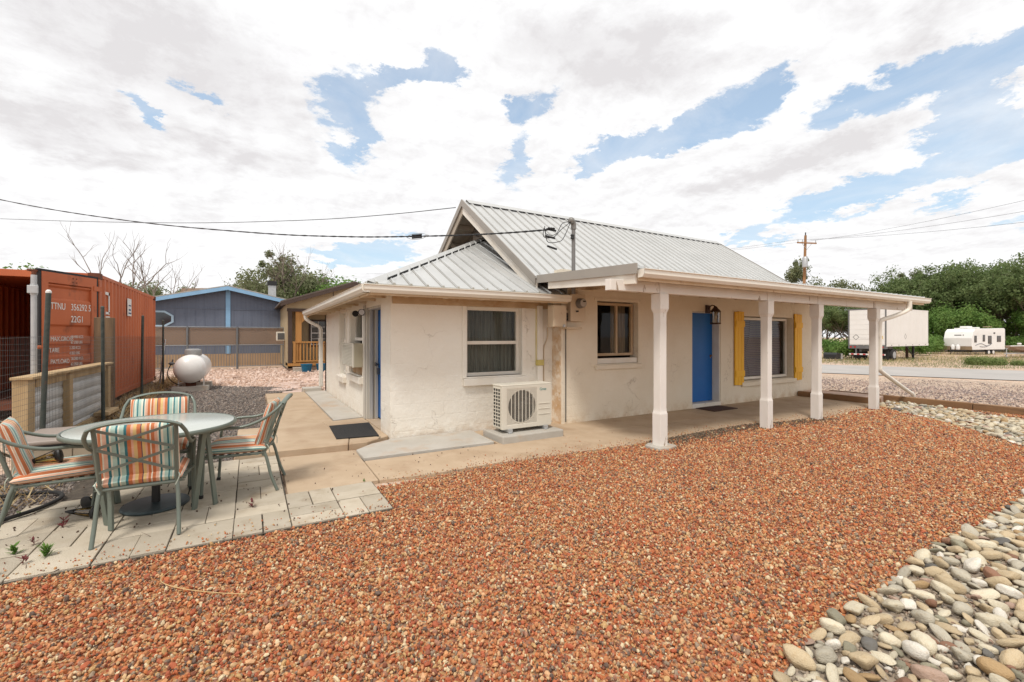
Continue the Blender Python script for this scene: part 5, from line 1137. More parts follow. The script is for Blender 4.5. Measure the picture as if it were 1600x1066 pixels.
corrug('side_wall', (KX0+.012,KY0+.13,0), (KX0+.012,KY1-.13,0), KZ0+.13, KZ1-.075, (-1,0,0), .278, .04, CORR, k_)
corrug('end_wall', (KX0+.13,KY1-.03,0), (KX1-.13,KY1-.03,0), KZ0+.13, KZ1-.13, (0,1,0), .25, .04, CORR, k_)
part('roof', MB().box(KX0+.03,KY0+.1,KZ1-.03,KX1-.03,KY1-.1,KZ1-.012), CORR, k_); part('floor', MB().box(KX0+.07,KY0+.1,KZ0+.1,KX1-.07,KY1-.1,KZ0+.13), CORD, k_)
for k in range(4): tag(part('block', MB().box(*( (KX1-.25 if k % 2 else KX0+.05), (KY0+.05 if k < 2 else KY1-.4), -.06, (KX1-.05 if k % 2 else KX0+.25), (KY0+.35 if k < 2 else KY1-.1), KZ0-.006)), CONG, k_))
# the swung door, hinged at the near right post
hg = Vector((KX1-.05, KY0-.03, 0)); fe = Vector((-3.13,10.62,0)); dd = (fe-hg).normalized(); nn = Vector((dd.y,-dd.x,0)); nn = nn if nn.x < 0 else -nn
W_ = 1.15; dz0, dz1 = KZ0+.10, KZ1-.10
def dpt(u, w, z): p = hg+dd*u+nn*w; return (p.x, p.y, z)
# face seen by the camera is the one on the +nn or -nn side; pick by camera position
face = 1 if (Vector((0,0,0))-hg).dot(nn) > 0 else -1; F_ = face*.045
dr_ = part('door', MB().slab([dpt(.05,-F_*.2,dz0+.05),dpt(W_-.05,-F_*.2,dz0+.05),dpt(W_-.05,-F_*.2,dz1-.05),dpt(.05,-F_*.2,dz1-.05)], nn*F_*.3), CORR, k_)
for u0, u1, z0, z1 in ((.03,.15,dz0+.02,dz1-.02),(W_-.14,W_-.02,dz0+.02,dz1-.02),(.15,W_-.14,dz1-.20,dz1-.02),(.15,W_-.14,dz0+.02,dz0+.16)):
    part('door_frame', MB().slab([dpt(u0,-F_*.5,z0),dpt(u1,-F_*.5,z0),dpt(u1,-F_*.5,z1),dpt(u0,-F_*.5,z1)], nn*F_*1.5), CORR, dr_)
# pressed horizontal ribs of the door
def rib(z0, z1):
    sl_ = .035; m = MB(); c = []
    for u in (.16, W_-.15): c += [dpt(u, F_*.11, z0), dpt(u, F_*.85, z0+sl_), dpt(u, F_*.85, z1-sl_), dpt(u, F_*.11, z1)]
    m.add(c, [(0,1,5,4),(1,2,6,5),(2,3,7,6),(0,3,2,1),(4,5,6,7)]); part('pressed_rib', m, CORR, dr_)
ribs = [(2.36,2.44),(1.68,2.18),(1.34,1.52),(.98,1.18),(.62,.82),(.34,.46)]
for a, b in ribs: rib(a, b)
for u0, u1, z0, z1 in ((-.005,.03,dz0,dz1),(W_-.02,W_+.02,dz0,dz1),(-.005,W_+.02,dz1-.02,dz1+.02)):
    part('gasket', MB().slab([dpt(u0,-F_*.7,z0),dpt(u1,-F_*.7,z0),dpt(u1,-F_*.7,z1),dpt(u0,-F_*.7,z1)], nn*F_*1.6), GASK, dr_)
for z_ in (2.38,1.46,.95,.4): part('hinge', MB().slab([dpt(-.08,F_*.9,z_),dpt(.10,F_*1.0,z_),dpt(.10,F_*1.0,z_+.09),dpt(-.08,F_*.9,z_+.09)], nn*F_*.25), CORR, dr_)
for i_, j_ in ((0,0),(1,0),(0,1),(1,1)): part('bolt', MB().cyl(dpt(.47+.07*i_,F_*1.0,dz1-.08-.07*j_), dpt(.47+.07*i_,F_*1.15,dz1-.08-.07*j_), .011, n=8), CORD, dr_)
part('lock_bar_stub', MB().cyl(dpt(W_+.02,0,dz1-.03), dpt(W_+.17,0,dz1-.03), .022, n=8), CORD, dr_); part('handle_stub', MB().cyl(dpt(W_,F_,1.32), dpt(W_+.10,F_*1.4,1.32), .03, n=8), CORR, dr_)
# lettering: reads left to right as seen; left side is the free end
xdir = -dd if True else dd
def ttxt(body, size, u, z, w, cx=.70): text(body, size, LETW, dr_, basis(Vector(dpt(u, w, z)), xdir, (0,0,1)) @ Matrix.Diagonal((cx,1,1,1)), 'lettering', .0015)
wt = F_*.92
ttxt('TTNU', .17, .97, 1.98, wt, .62); ttxt('356292 5', .17, .58, 1.98, wt, .66); ttxt('22G1', .17, .58, 1.76, wt, .7)
for r_i, (a, b, c) in enumerate((('MAX.GROSS','30.480 KGS','67.200 LBS'),('TARE','2.200 KGS','4.850 LBS'),('PAYLOAD','28.280 KGS','62.350 LBS'),('CUB.CAP.','33.2 CU.M','1.172 CU.FT'))):
    z_ = 1.42-r_i*.20; ttxt(a, .115, .97, z_, F_*.93 if r_i in (0,2) else F_*.4); ttxt(b, .075, .58, z_+.05, F_*.93 if r_i in (0,2) else F_*.4); ttxt(c, .075, .58, z_-.05, F_*.93 if r_i in (0,2) else F_*.4)
m = MB(); yy_ = KY0+.52
def sl(y0, z0, y1, z1): m.box(KX1-.0115, y0, z0, KX1-.006, y1, z1)
sl(12.18,2.36,12.50,2.42); sl(12.42,1.98,12.50,2.42); sl(12.20,1.96,12.50,2.01); sl(12.20,1.46,12.38,1.92); sl(12.38,1.86,12.52,1.92); sl(12.38,1.66,12.50,1.72); sl(12.38,1.46,12.52,1.52)
part('side_lettering', m, LETW, k_)
sg_ = part('sign_plate', MB().box(KX1+.002,14.02,2.00,KX1+.012,14.42,2.42), LETW, k_); lb = pm('logo_blue', (.02,.07,.16), None, 5, .5)
part('logo', MB().box(KX1+.013,14.13,2.13,KX1+.015,14.34,2.17).box(KX1+.013,14.10,2.05,KX1+.015,14.38,2.085).box(KX1+.013,14.12,2.24,KX1+.015,14.36,2.27), lb, sg_)
E2 = None

# ------------------------------------------------------------------ planter wall, fence posts and wire
pw = thing('corrugated_planter', 'lumber framed planter wall with white corrugated metal panels', 'planter wall', (-2.35,9,0))
part('post', MB().box(-2.41,7.50,-.05,-2.27,7.70,.985), LUMB, pw, bevel=.006); part('post', MB().box(-2.41,7.705,-.05,-2.31,7.79,.98), LUMB, pw, bevel=.006)
for y_ in (8.86, 10.92): part('post', MB().box(-2.33,y_,-.05,-2.25,y_+.14,.955), LUMB, pw, bevel=.006)
part('top_rail', MB().box(-2.42,7.47,.986,-2.22,11.12,1.02), LUMB, pw, bevel=.006); part('upper_rail', MB().box(-2.325,7.80,.87,-2.285,8.855,.975), LUMB, pw, bevel=.005); part('upper_rail', MB().box(-2.325,9.005,.87,-2.285,10.915,.975), LUMB, pw, bevel=.005)
part('lower_rail', MB().box(-2.325,7.80,.02,-2.285,8.855,.14), LUMB, pw, bevel=.005); part('lower_rail', MB().box(-2.325,9.005,.02,-2.285,10.915,.14), LUMB, pw, bevel=.005)
for y0, y1 in ((7.7,8.9),(8.98,10.98)):
    m = MB(); n = 60
    for j in range(n+1): z_ = .03+.9*j/n; xx = -2.345+.022*abs(math.sin(math.pi*(z_-.03)/.152))**.6; m.v += [(xx,y0,z_),(xx,y1,z_+.0)]
    m.f = [(2*j, 2*j+1, 2*j+3, 2*j+2) for j in range(n)]; part('corrugated_panel', m, GALVW, pw, fix=False)
part('plank', MB().box(-2.30,10.2,.14,-2.10,10.9,.20), LUMB, pw, bevel=.004)
OW = pm('old_post_wood', (.20,.13,.075), (.12,.08,.05), 6, .9, bump=.6, stretch=(2,2,.2))
wp = thing('wooden_post', 'thick weathered post pair standing against the container corner', 'post', (-2.4,11.35,0))
part('post', MB().box(-2.52,11.20,-.1,-2.40,11.34,1.86), OW, wp, bevel=.01); part('post', MB().box(-2.38,11.22,-.1,-2.24,11.36,1.86), OW, wp, bevel=.01)
def fpost(x, y, h, lean, r, mat, label, nm='fence_post', cap=False):
    t_ = thing(nm, label, 'fence post', (x,y,0), group='steel posts of the wire fence' if nm == 'fence_post' else None)
    part('post', MB().tube([(0,0,-.1),(lean*.5,lean*.2,h*.5),(lean,lean*.4,h)], r, 8), mat, t_, local=True, auto=50); part('cap', MB().lathe([(r*1.08,h-.02),(r*1.1,h+.0),(r*.5,h+.02)], (lean,lean*.4,0), 10), LETW if cap else mat, t_, local=True)
    if not cap: 
        for k in range(8): part('stud', MB().box(-.012+lean*k/9,-r-.006+lean*.4*k/9,.3+k*.2,.012+lean*k/9,-r+.004+lean*.4*k/9,.33+k*.2), mat, t_, local=True)
    return t_
fpost(-2.10,7.28,2.03,.06,.026,TPOST,'dark steel fence post leaning in front of the corrugated planter', cap=True)
fpost(-2.16,10.15,2.0,-.01,.026,TPOST,'dark steel fence post in front of the weathered wood posts')
fpost(-2.16,13.3,1.97,.02,.026,TPOST,'dark steel fence post midway along the container side')
fpost(-2.16,16.3,1.96,.0,.024,TPOST,'dark steel fence post at the far end of the container')
fpost(-2.30,16.6,1.4,.14,.02,GALV,'short grey steel post slanting beside the far fence post')
gp = thing('galvanised_pole', 'tall galvanised steel pole with a clamp in front of the container door', 'pole', (-2.42,8.17,0))
part('pipe', MB().cyl((-2.42,8.17,-.1),(-2.42,8.17,2.30),.030,n=14), GALV, gp, auto=50); part('cap', MB().cyl((-2.42,8.17,2.30),(-2.42,8.17,2.345),.024,n=10), CORD, gp)
part('clamp', MB().box(-2.47,8.12,2.06,-2.37,8.15,2.16).cyl((-2.42,8.17,2.04),(-2.42,8.17,2.18),.036,n=14), GALV, gp, bevel=.003)
wf = thing('wire_fence', 'fine wire mesh fence running along the planter and the container', 'wire fence', (-2.19,11,0))
m = MB(); yy = 5.0; X_ = -2.19
while yy < 16.35: m.bar((X_,yy,.04),(X_+.004*math.sin(yy*5),yy+.01*math.sin(yy),1.50),.0018,.0018); yy += .052
for k in range(22): z_ = .06+k*.0685; m.tube([(X_+.01*math.sin(q*.9+k),5.0+q*.8,z_+.02*math.sin(q*1.3+k*.7)) for q in range(15)], .0016, 3)
tag(part('wire_mesh', m, WIRE, wf, fix=False), kind='stuff')

# ------------------------------------------------------------------ propane tank
tk = thing('propane_tank', 'white oval propane tank with grey dome lid on concrete blocks', 'propane tank', (-1.42,16,0)); tcx, tcz = -1.42, .60
prof = []; r_ = .39
for k in range(11): a = math.pi/2*k/10; prof.append((max(.002, r_*math.sin(a)), 15.28-.30*math.cos(a)+.0))
prof += [(r_, 16.9)]
for k in range(1, 11): a = math.pi/2*k/10; prof.append((max(.002, r_*math.cos(a)), 16.9+.30*math.sin(a)))
part('tank_body', MB().lathe(prof, (tcx,0,tcz), 36, 'y'), WHITE, tk, auto=50)
part('dome_lid', MB().lathe([(.20,.955),(.205,.97),(.205,1.09),(.19,1.13),(.12,1.15)], (tcx+.02,15.75,0), 24), pm('lid_grey', (.30,.30,.29), (.25,.25,.245), 4, .5, metal=.2), tk, bevel=.01, auto=40)
for y_ in (15.35, 16.6): part('foot', MB().box(tcx-.12,y_,.12,tcx+.12,y_+.06,.27), CORD, tk); part('block', MB().box(tcx-.42,y_-.16,-.06,tcx+.42,y_+.22,.12), CONG, tk, bevel=.01)
for dx in (-.3,.28): part('foot', MB().box(tcx+dx,15.42,.10,tcx+dx+.03,15.46,.34), WHITE, tk)
part('regulator', MB().lathe([(.05,.62),(.075,.64),(.075,.66),(.03,.69)], (tcx-.46,15.6,.10), 14).cyl((tcx-.46,15.6,.70),(tcx-.43,15.6,.86),.02), pm('regulator_grey', (.16,.16,.16), None, 5, .5, metal=.3), tk)
part('hose', MB().tube(smooth_path([(tcx-.48,15.6,.72),(tcx-.54,15.5,.50),(tcx-.46,15.4,.30),(tcx-.30,15.35,.18),(tcx-.2,15.35,.15)], 6), .012, 6), CABLE, tk)

# ------------------------------------------------------------------ chain link fence in front of the blue house
FY = 24.6
cf = thing('chain_link_fence', 'grey metal fence with tan privacy screen in front of the blue house', 'fence', (-1,FY,0)); FX0, FX1 = -6.5, 1.52; fz0, fz1 = .06, 1.93
FM = pm('fence_grey', (.19,.20,.21), None, 6, .5, metal=.4)
for x_ in (-6.4,-3.72,-2.40,-.50,1.48): part('post', MB().cyl((x_,FY,-.1),(x_,FY,fz1+.02),.045 if x_ != 1.48 else .07,n=8), FM, cf, auto=50)
part('rail', MB().cyl((FX0,FY-.01,fz1),(FX1,FY-.01,fz1),.022,n=6), FM, cf); part('rail', MB().cyl((FX0,FY-.01,1.10),(FX1,FY-.01,1.10),.025,n=6), FM, cf); part('rail', MB().cyl((FX0,FY-.01,.12),(FX1,FY-.01,.12),.018,n=6), FM, cf)
m = MB(); x_ = FX0
while x_ < FX1: m.box(x_,FY+.01,.10,x_+.022,FY+.025,1.08); x_ += .105
tag(part('picket', m, FM, cf), kind='stuff')
m = MB(); x_ = FX0
while x_ < FX1-1: m.bar((x_,FY-.02,1.1),(x_+.82,FY-.02,1.92),.006,.006); m.bar((x_+.82,FY-.022,1.1),(x_,FY-.022,1.92),.006,.006); x_ += .13
tag(part('mesh', m, FM, cf), kind='stuff')
def fabric(name, c, a):
    mt_ = bpy.data.materials.new(name); mt_.use_nodes = True; t = mt_.node_tree; b = t.nodes['Principled BSDF']; b.inputs['Base Color'].default_value = (*c, 1); b.inputs['Roughness'].default_value = .9; b.inputs['Alpha'].default_value = a; return mt_
part('privacy_screen', MB().slab([(FX0,FY+.035,1.12),(FX1,FY+.035,1.12),(FX1,FY+.035,1.90),(FX0,FY+.035,1.90)], (0,.004,0)), fabric('screen_cloth', (.34,.24,.17), .86), cf)
BW = pm('blue_siding', (.15,.172,.225), (.13,.15,.20), 2, .8, bump=.25, bscale=8, stretch=(8,8,.2)); BT = pm('blue_trim', (.26,.46,.68), None, 3, .6); TANW = pm('tan_skirting', (.42,.29,.18), (.36,.25,.15), 3, .8, bump=.2)
bh = thing('blue_house', 'slate blue house with light blue gable trim and an octagon window', 'house', (-1,27.4,0)); HYF = 27.3; AX, AZ = -.97, 4.02; RXE, LXE = 1.95, -6.6; rsl, lsl = .222, .235
zR = AZ-(RXE-AX)*rsl; zL = AZ-(AX-LXE)*lsl
part('wall', MB().slab([(LXE+.1,HYF,.62),(RXE-.12,HYF,.62),(RXE-.12,HYF,zR-.05),(AX,HYF,AZ-.08),(LXE+.1,HYF,zL-.05)], (0,.2,0)), BW, bh); part('wall', MB().box(RXE-.3,HYF+.2,.62,RXE-.12,HYF+14,zR-.1), BW, bh)
part('skirting', MB().box(LXE+.12,HYF-.012,-.05,RXE-.14,HYF+.18,.617), TANW, bh)
part('band', MB().box(LXE+.1,HYF-.02,2.88,RXE-.12,HYF,2.93), BW, bh); part('corner_trim', MB().box(AX-.09,HYF-.035,.62,AX+.11,HYF-.001,AZ-.12), BT, bh)
for x_ in [LXE+.6+i*.405 for i in range(19)]:
    if abs(x_-AX) > .15 and x_ < RXE-.2: part('groove_batten', MB().box(x_,HYF-.010,.62,x_+.03,HYF-.001,2.87), BW, bh)
for x_ in (-4.6,-2.9,.3): part('seam', MB().box(x_,HYF-.010,2.94,x_+.02,HYF-.001,AZ-abs(x_-AX)*.24-.1), BW, bh)
for xe, ze in ((RXE,zR),(LXE,zL)):
    part('barge_board', MB().slab([(AX,HYF-.42,AZ+.02),(xe,HYF-.42,ze+.02),(xe,HYF-.42,ze-.16),(AX,HYF-.42,AZ-.16)], (0,.05,0)), BT, bh)
    part('roof', MB().slab([(AX,HYF-.40,AZ+.03),(xe,HYF-.40,ze+.03),(xe,HYF+14,ze+.03),(AX,HYF+14,AZ+.03)], (0,0,.05)), pm('grey_roofing', (.42,.40,.37), (.36,.34,.31), 3, .8), bh)
    part('soffit', MB().slab([(AX,HYF-.36,AZ-.04),(xe,HYF-.36,ze-.04),(xe,HYF+.02,ze-.04),(AX,HYF+.02,AZ-.04)], (0,0,.02)), BT, bh)
oc = [(-3.78+.62*math.cos(math.pi/8+k*math.pi/4), 2.36+.42*math.sin(math.pi/8+k*math.pi/4)) for k in range(8)]; oi_ = [(-3.78+.52*math.cos(math.pi/8+k*math.pi/4), 2.36+.33*math.sin(math.pi/8+k*math.pi/4)) for k in range(8)]
m = MB(); m.v = [(x,HYF-.04,z) for x, z in oc+oi_]+[(x,HYF-.001,z) for x, z in oc+oi_]; m.f = [(k,(k+1)%8,8+(k+1)%8,8+k) for k in range(8)]+[(k,16+k,16+(k+1)%8,(k+1)%8) for k in range(8)]+[(8+k,8+(k+1)%8,24+(k+1)%8,24+k) for k in range(8)]
ow_ = part('window', m, pm('pale_blue_trim', (.42,.56,.68), None, 3, .6), bh); part('pane', MB().slab([(x,HYF-.012,z) for x, z in oi_], (0,.008,0)), pm('dark_pane', (.03,.035,.04), None, 3, .1, spec=.8), ow_)
ch_ = part('chimney', MB().box(.95,30.2,3.3,1.35,30.6,4.52), GALV, bh); part('chimney_cap', MB().box(.90,30.15,4.53,1.40,30.65,4.78), DARKM, ch_)
solo('roof_cooler', MB().slab([(-3.5,32,3.9),(-2.1,32,3.9),(-2.1,32,4.36),(-3.4,32,4.28)], (0,1.5,0)), pm('cooler_tan', (.36,.25,.18), None, 3, .8), 'low tan roof box behind the left slope of the blue house', 'roof box')

# brown house with deck
TW = pm('tan_siding', (.40,.31,.19), (.36,.275,.165), 3, .8, bump=.2); BRT = pm('brown_trim', (.07,.045,.035), None, 3, .7); CED = pm('cedar', (.46,.23,.07), (.36,.17,.05), 5, .8, bump=.3, stretch=(4,4,.3))
nh = thing('tan_house', 'tan house with dark brown trim and a cedar railed deck', 'house', (3,22,0)); NY = 22.0; NX0, NX1, NAX, NAZ, NEZ = 1.33, 7.6, 4.2, 3.96, 3.0
part('wall', MB().slab([(NX0+.12,NY+1.3,.1),(NX1,NY+1.3,.1),(NX1,NY+1.3,3.0),(NX0+.12,NY+1.3,3.0)], (0,.2,0)), TW, nh); part('wall', MB().box(NX0+.1,NY+.05,.1,NX0+.28,NY+9,2.95), TW, nh)
part('gable', MB().slab([(NX0+.1,NY,2.72),(NX1,NY,2.72),(NX1,NY,3.05),(NAX,NY,NAZ-.12),(NX0+.1,NY,3.0)], (0,.12,0)), TW, nh); part('beam', MB().box(NX0+.08,NY-.03,2.60,NX1,NY+.1,2.74), BRT, nh)
for a, b, c in ((NX0-.18,NEZ-.07,1),(NX1+.1,NEZ-.05,1)):
    part('barge_board', MB().slab([(NAX,NY-.3,NAZ+.03),(a,NY-.3,b+.03),(a,NY-.3,b-.12),(NAX,NY-.3,NAZ-.12)], (0,.06,0)), BRT, nh); part('roof', MB().slab([(NAX,NY-.3,NAZ+.04),(a,NY-.3,b+.04),(a,NY+10,b+.04),(NAX,NY+10,NAZ+.04)], (0,0,.07)), pm('brown_shingles', (.13,.10,.085), (.10,.08,.07), 12, .95, bump=.3), nh)
part('gable_seam', MB().box(3.3,NY-.012,2.75,3.33,NY-.001,3.62), BRT, nh)
part('post', MB().box(NX0+.12,NY-.02,.1,NX0+.28,NY+.14,2.6), BRT, nh); part('post', MB().box(NX0+.42,NY+.02,.1,NX0+.66,NY+.16,2.6), CED, nh); part('brace', MB().slab([(NX0+.66,NY+.03,2.58),(NX0+1.15,NY+.03,2.58),(NX0+.66,NY+.03,2.1)], (0,.08,0)), CED, nh)
ww = part('window', MB().box(2.42,NY+1.25,1.02,2.50,NY+1.3,2.30).box(3.7,NY+1.25,1.02,3.78,NY+1.3,2.30).box(2.5,NY+1.251,1.02,3.7,NY+1.299,1.10).box(2.5,NY+1.251,2.22,3.7,NY+1.299,2.30), BRT, nh)
part('frame', MB().box(2.5,NY+1.24,1.10,2.54,NY+1.29,2.22).box(3.66,NY+1.24,1.10,3.7,NY+1.29,2.22).box(2.54,NY+1.241,1.64,3.66,NY+1.289,1.69).box(2.54,NY+1.241,1.10,3.66,NY+1.289,1.13).box(2.82,NY+1.245,1.1,2.84,NY+1.285,2.22).box(3.14,NY+1.245,1.1,3.16,NY+1.285,2.22).box(2.54,NY+1.246,1.38,3.66,NY+1.284,1.40).box(2.54,NY+1.246,1.95,3.66,NY+1.284,1.97), LETW, ww); part('pane', MB().box(2.52,NY+1.27,1.1,3.68,NY+1.275,2.22), pm('dusk_pane', (.05,.05,.055), None, 3, .1, spec=.8), ww)
part('deck_floor', MB().box(NX0+.1,NY-.05,.20,NX1,NY+1.28,.32), CED, nh); part('skirt', MB().box(NX0+.12,NY-.02,.0,NX1,NY+.06,.19), pm('dark_skirt', (.20,.13,.09), None, 4, .9), nh)
part('rail', MB().box(NX0+.30,NY-.06,1.22,NX1,NY+.05,1.28), CED, nh); part('rail', MB().box(NX0+.30,NY-.04,.38,NX1,NY+.03,.44), CED, nh)
for k in range(24): part('baluster', MB().box(NX0+.45+k*.135,NY-.03,.44,NX0+.50+k*.135,NY+.02,1.22), CED, nh)
for k in range(3): part('rail_post', MB().box(NX0+.32+k*1.3,NY-.055,.32,NX0+.42+k*1.3,NY+.045,1.22), CED, nh)
part('steps', MB().box(NX0+.3,NY-.45,-.05,NX0+.9,NY-.06,.15), CONG, nh)
o = thing('window_unit', 'small white air conditioner sticking out of the tan house end wall', 'air conditioner', (1.2,24,1.7)); part('case', MB().box(1.08,23.6,1.30,1.44,24.2,1.72), ACW, o, bevel=.02); part('vent', MB().box(1.12,23.585,1.36,1.40,23.6,1.66), pm('vent_dark', (.1,.1,.1), None, 4, .7), o)
POT = pm('pot_blue', (.01,.12,.22), (.008,.09,.17), 4, .35)
for x_, l_ in ((2.12,'blue glazed pot by the deck, the left one of two'),(2.72,'blue glazed pot by the deck, half behind the downspout')):
    o = thing('flower_pot', l_, 'flower pot', (x_,21.25,-.04), group='blue pots by the deck'); part('pot', MB().lathe([(.17,.0),(.225,.30),(.24,.31),(.24,.36),(.205,.36),(.19,.30)], (0,0,0), 20), POT, o, local=True, auto=40); part('soil', MB().lathe([(.18,.29),(.18,.30)], (0,0,0), 16), DARKM, o, local=True)

# ------------------------------------------------------------------ trees
LM1 = leaf_mat('leaf_green', (.11,.17,.055), (.20,.245,.10), .45); LM2 = leaf_mat('leaf_olive', (.16,.19,.09), (.26,.27,.15), .45); LM3 = leaf_mat('leaf_bright', (.11,.22,.045), (.20,.30,.08), .45); BARK = pm('bark', (.16,.125,.10), (.10,.08,.065), 8, .95, bump=.5); DEAD = pm('dead_wood', (.24,.19,.16), (.17,.135,.115), 8, .95, bump=.4)
def branches(r_, m, p, d, L_, rad, lev, tips, spread=.6, up=.25, kids=(2,4), mid=True):
    n = 4; pts = [p]; q = p.copy(); dd_ = d.copy()
    for i in range(n):
        dd_ = (dd_+Vector((r_.gauss(0,.13), r_.gauss(0,.13), r_.gauss(0,.08)+up*.08))).normalized(); q = q+dd_*L_/n; pts.append(q.copy())
    m.tube(pts, [rad*(1-.45*i/n) for i in range(n+1)], 5 if lev > 1 else (4 if lev == 1 else 3), cap=False)
    if lev == 0: tips.append(q); return
    for k in range(r_.randint(*kids)):
        t = r_.choice((2,3,4,4)) if mid else 4; nd = (dd_+Vector((r_.gauss(0,spread), r_.gauss(0,spread), r_.gauss(0,spread*.5)+up))).normalized(); branches(r_, m, pts[t], nd, L_*r_.uniform(.55,.8), rad*.5, lev-1, tips, spread, up, kids, mid)
    if lev <= 1: tips.append(q)
def tree_meshes(seed, h, w, n, ls, mat, trunk=.28, clump=.9, lev=3):
    r_ = random.Random(seed); tm = MB(); tips = []; th = h*trunk*.8
    for s_ in range(r_.choice((1,2))):
        b0 = Vector((r_.uniform(-.2,.2), r_.uniform(-.2,.2), -.2)); d0 = Vector((r_.gauss(0,.10), r_.gauss(0,.10), 1)).normalized(); t1 = b0+d0*(th+.2); tm.tube([b0, (b0+t1)/2+Vector((r_.gauss(0,.05),0,0)), t1], [h*.026, h*.02, h*.017], 7)
        for k in range(r_.randint(5,7)):
            a = 6.283*k/6+r_.uniform(-.4,.4); d = Vector((math.cos(a)*w/h*1.1, math.sin(a)*w/h*1.1, r_.uniform(.45,1.2))).normalized(); branches(r_, tm, t1-d0*r_.uniform(0,.35)*th, d, h*.34, h*.011, lev-1, tips, .5, .3)
    # clumps of leaves round the branch tips, kept loosely inside an uneven envelope
    lf = []; V = []; F = []
    cl = [t for t in tips]; r_.shuffle(cl)
    while len(cl) < 70: t = r_.choice(tips); cl.append(t+Vector((r_.gauss(0,w*.12), r_.gauss(0,w*.12), r_.gauss(0,h*.06))))
    per = max(8, n//len(cl))
    for c in cl:
        if c.z < h*trunk*.55: continue
        cr_ = clump*r_.uniform(.5,1.3); k_ = int(per*r_.uniform(.4,1.6))
        for _ in range(k_):
            v = Vector((r_.gauss(0,1), r_.gauss(0,1), r_.gauss(0,.75))); v = v.normalized()*cr_*r_.random()**.45; p = c+v; nrm = (v.normalized()+Vector((r_.gauss(0,.6), r_.gauss(0,.6), r_.gauss(0,.6)+.4))).normalized()
            a = nrm.cross(Vector((r_.gauss(0,1), r_.gauss(0,1), r_.gauss(0,1)))).normalized(); b = nrm.cross(a); s_ = ls*r_.uniform(.6,1.3); i = len(V)
            V += [tuple(p-a*s_*.5), tuple(p+b*s_*.28), tuple(p+a*s_*.55), tuple(p-b*s_*.28)]; F.append((i,i+1,i+2,i+3))
    cm = bpy.data.meshes.new('crown'); cm.from_pydata(V, [], F); cm.materials.append(mat); cm.update()
    return tm.mesh('trunk', BARK, True, fix=False), cm
def put_tree(name, ms, x, y, z, s_, rz, label, grp=None, top=None):
    o = thing(name, label, 'tree', (x,y,z), rz, grp); sz_ = s_
    if top: mz = max(v.co.z for v in ms[1].vertices)*.97; sz_ = (CAMH+(526-top)/704*scr(x,y,0)[2]-z)/mz; s_ = (s_+sz_)/2
    o.scale = (s_, s_, sz_)
    for nm, me in zip(('trunk','crown'), ms): c = bpy.data.objects.new(nm, me); link(c, o)
    return o
TA = tree_meshes(5, 9.5, 9, 30000, .23, LM1, .16, .72, 4); TB = tree_meshes(9, 8.5, 8, 28000, .21, LM1, .14, .66, 4); TC = tree_meshes(14, 9, 8, 24000, .21, LM2, .18, .62, 4); TD = tree_meshes(21, 6, 5, 12000, .20, LM2, .25, .75); TE_ = tree_meshes(33, 5, 5, 15000, .17, LM3, .12, .8)
def D2(px, d): l = (px-800)/704*d; return FW[0]*d+RT[0]*l, FW[1]*d+RT[1]*l
GR = 'trees of the dense belt beyond the road'
for i, (px, d, ms, s_, rz, lb_, top) in enumerate([
    (1345,62,TA,.8,.3,'dark tree straight behind the white box trailer',462),(1290,66,TB,.8,2,'dark green tree left of the trailer, seen between the porch posts',468),(1216,80,TC,.95,1,'olive tree showing over the porch roof left of the utility pole',408),
    (1278,78,TD,1.2,3,'small olive treetop just right of the utility pole',432),(1388,72,TC,.9,4,'tree with its top showing above the right end of the porch roof',446),(1424,66,TB,.9,.8,'bushy tree behind the right end of the trailer',432),
    (1466,66,TA,1.1,2.2,'broad tree rising left of the white camper',412),(1512,62,TB,1.3,1.1,'tall full tree directly behind the white camper',404),(1560,64,TC,1.3,5,'olive tall tree behind the boat trailer',418),
    (1604,58,TA,1.3,3.6,'large tree cut by the right edge of the frame',400),(1668,60,TB,1.3,.5,'tree just outside the right edge of the belt',400),(1480,76,TC,1.4,4.4,'tree in the second row behind the camper',416),(1536,78,TA,1.5,5.4,'tall tree in the back row between camper and boat',410),
    (1440,78,TB,1.3,3.1,'tree in the back row above the trailer end',436),(1585,80,TB,1.6,.9,'tallest tree of the back row near the right edge',402),(1325,76,TC,1.0,2.6,'olive tree in the back row behind the trailer rear',470),(1730,66,TA,1.4,1.9,'outermost tree of the belt to the right',400),
    (1500,58,TE_,1.25,2.0,'lower bright tree behind the camper roof',470),(1455,60,TE_,1.2,.7,'lower bright tree behind the trailer nose',482),(1570,57,TE_,1.3,4.0,'lower bright tree behind the boat',478)]):
    x_, y_ = D2(px, d); put_tree('leafy_tree', ms, x_, y_, -.5, s_, rz, lb_, GR, top)
BU = tree_meshes(51, 2.6, 3.4, 7000, .17, LM3, .05, .55)
for px, d, s_, l_ in ((1438,52,1.2,'bright green bush right behind the nose of the trailer'),(1456,58,1.1,'green bush between the trailer and the camper'),(1425,47,1.1,'green bush under the trailer body'),(1300,40,1.0,'green bush left of the trailer wheels'),(1390,52,1.2,'green bush far behind the trailer landing gear'),(1575,56,1.15,'dark bush behind the boat trailer'),(1505,57,1.3,'bush hidden low behind the camper')):
    x_, y_ = D2(px, d); put_tree('bush', BU, x_, y_, -.5, s_, px, l_, 'bushes below the tree belt')
SB = tree_meshes(61, 1.1, 3.0, 9000, .10, leaf_mat('shrub_leaf', (.15,.21,.06), (.23,.28,.10)), .02, .42)
for px, d, s_, l_ in ((1530,31,.80,'low green shrub beside the road, left lobe'),(1554,31,.70,'low green shrub beside the road, right lobe'),(1592,30.5,.5,'small green shrub at the right frame edge by the road')):
    x_, y_ = D2(px, d); o = put_tree('shrub', SB, x_, y_, -.50, s_, px, l_, 'low shrubs beyond the road')
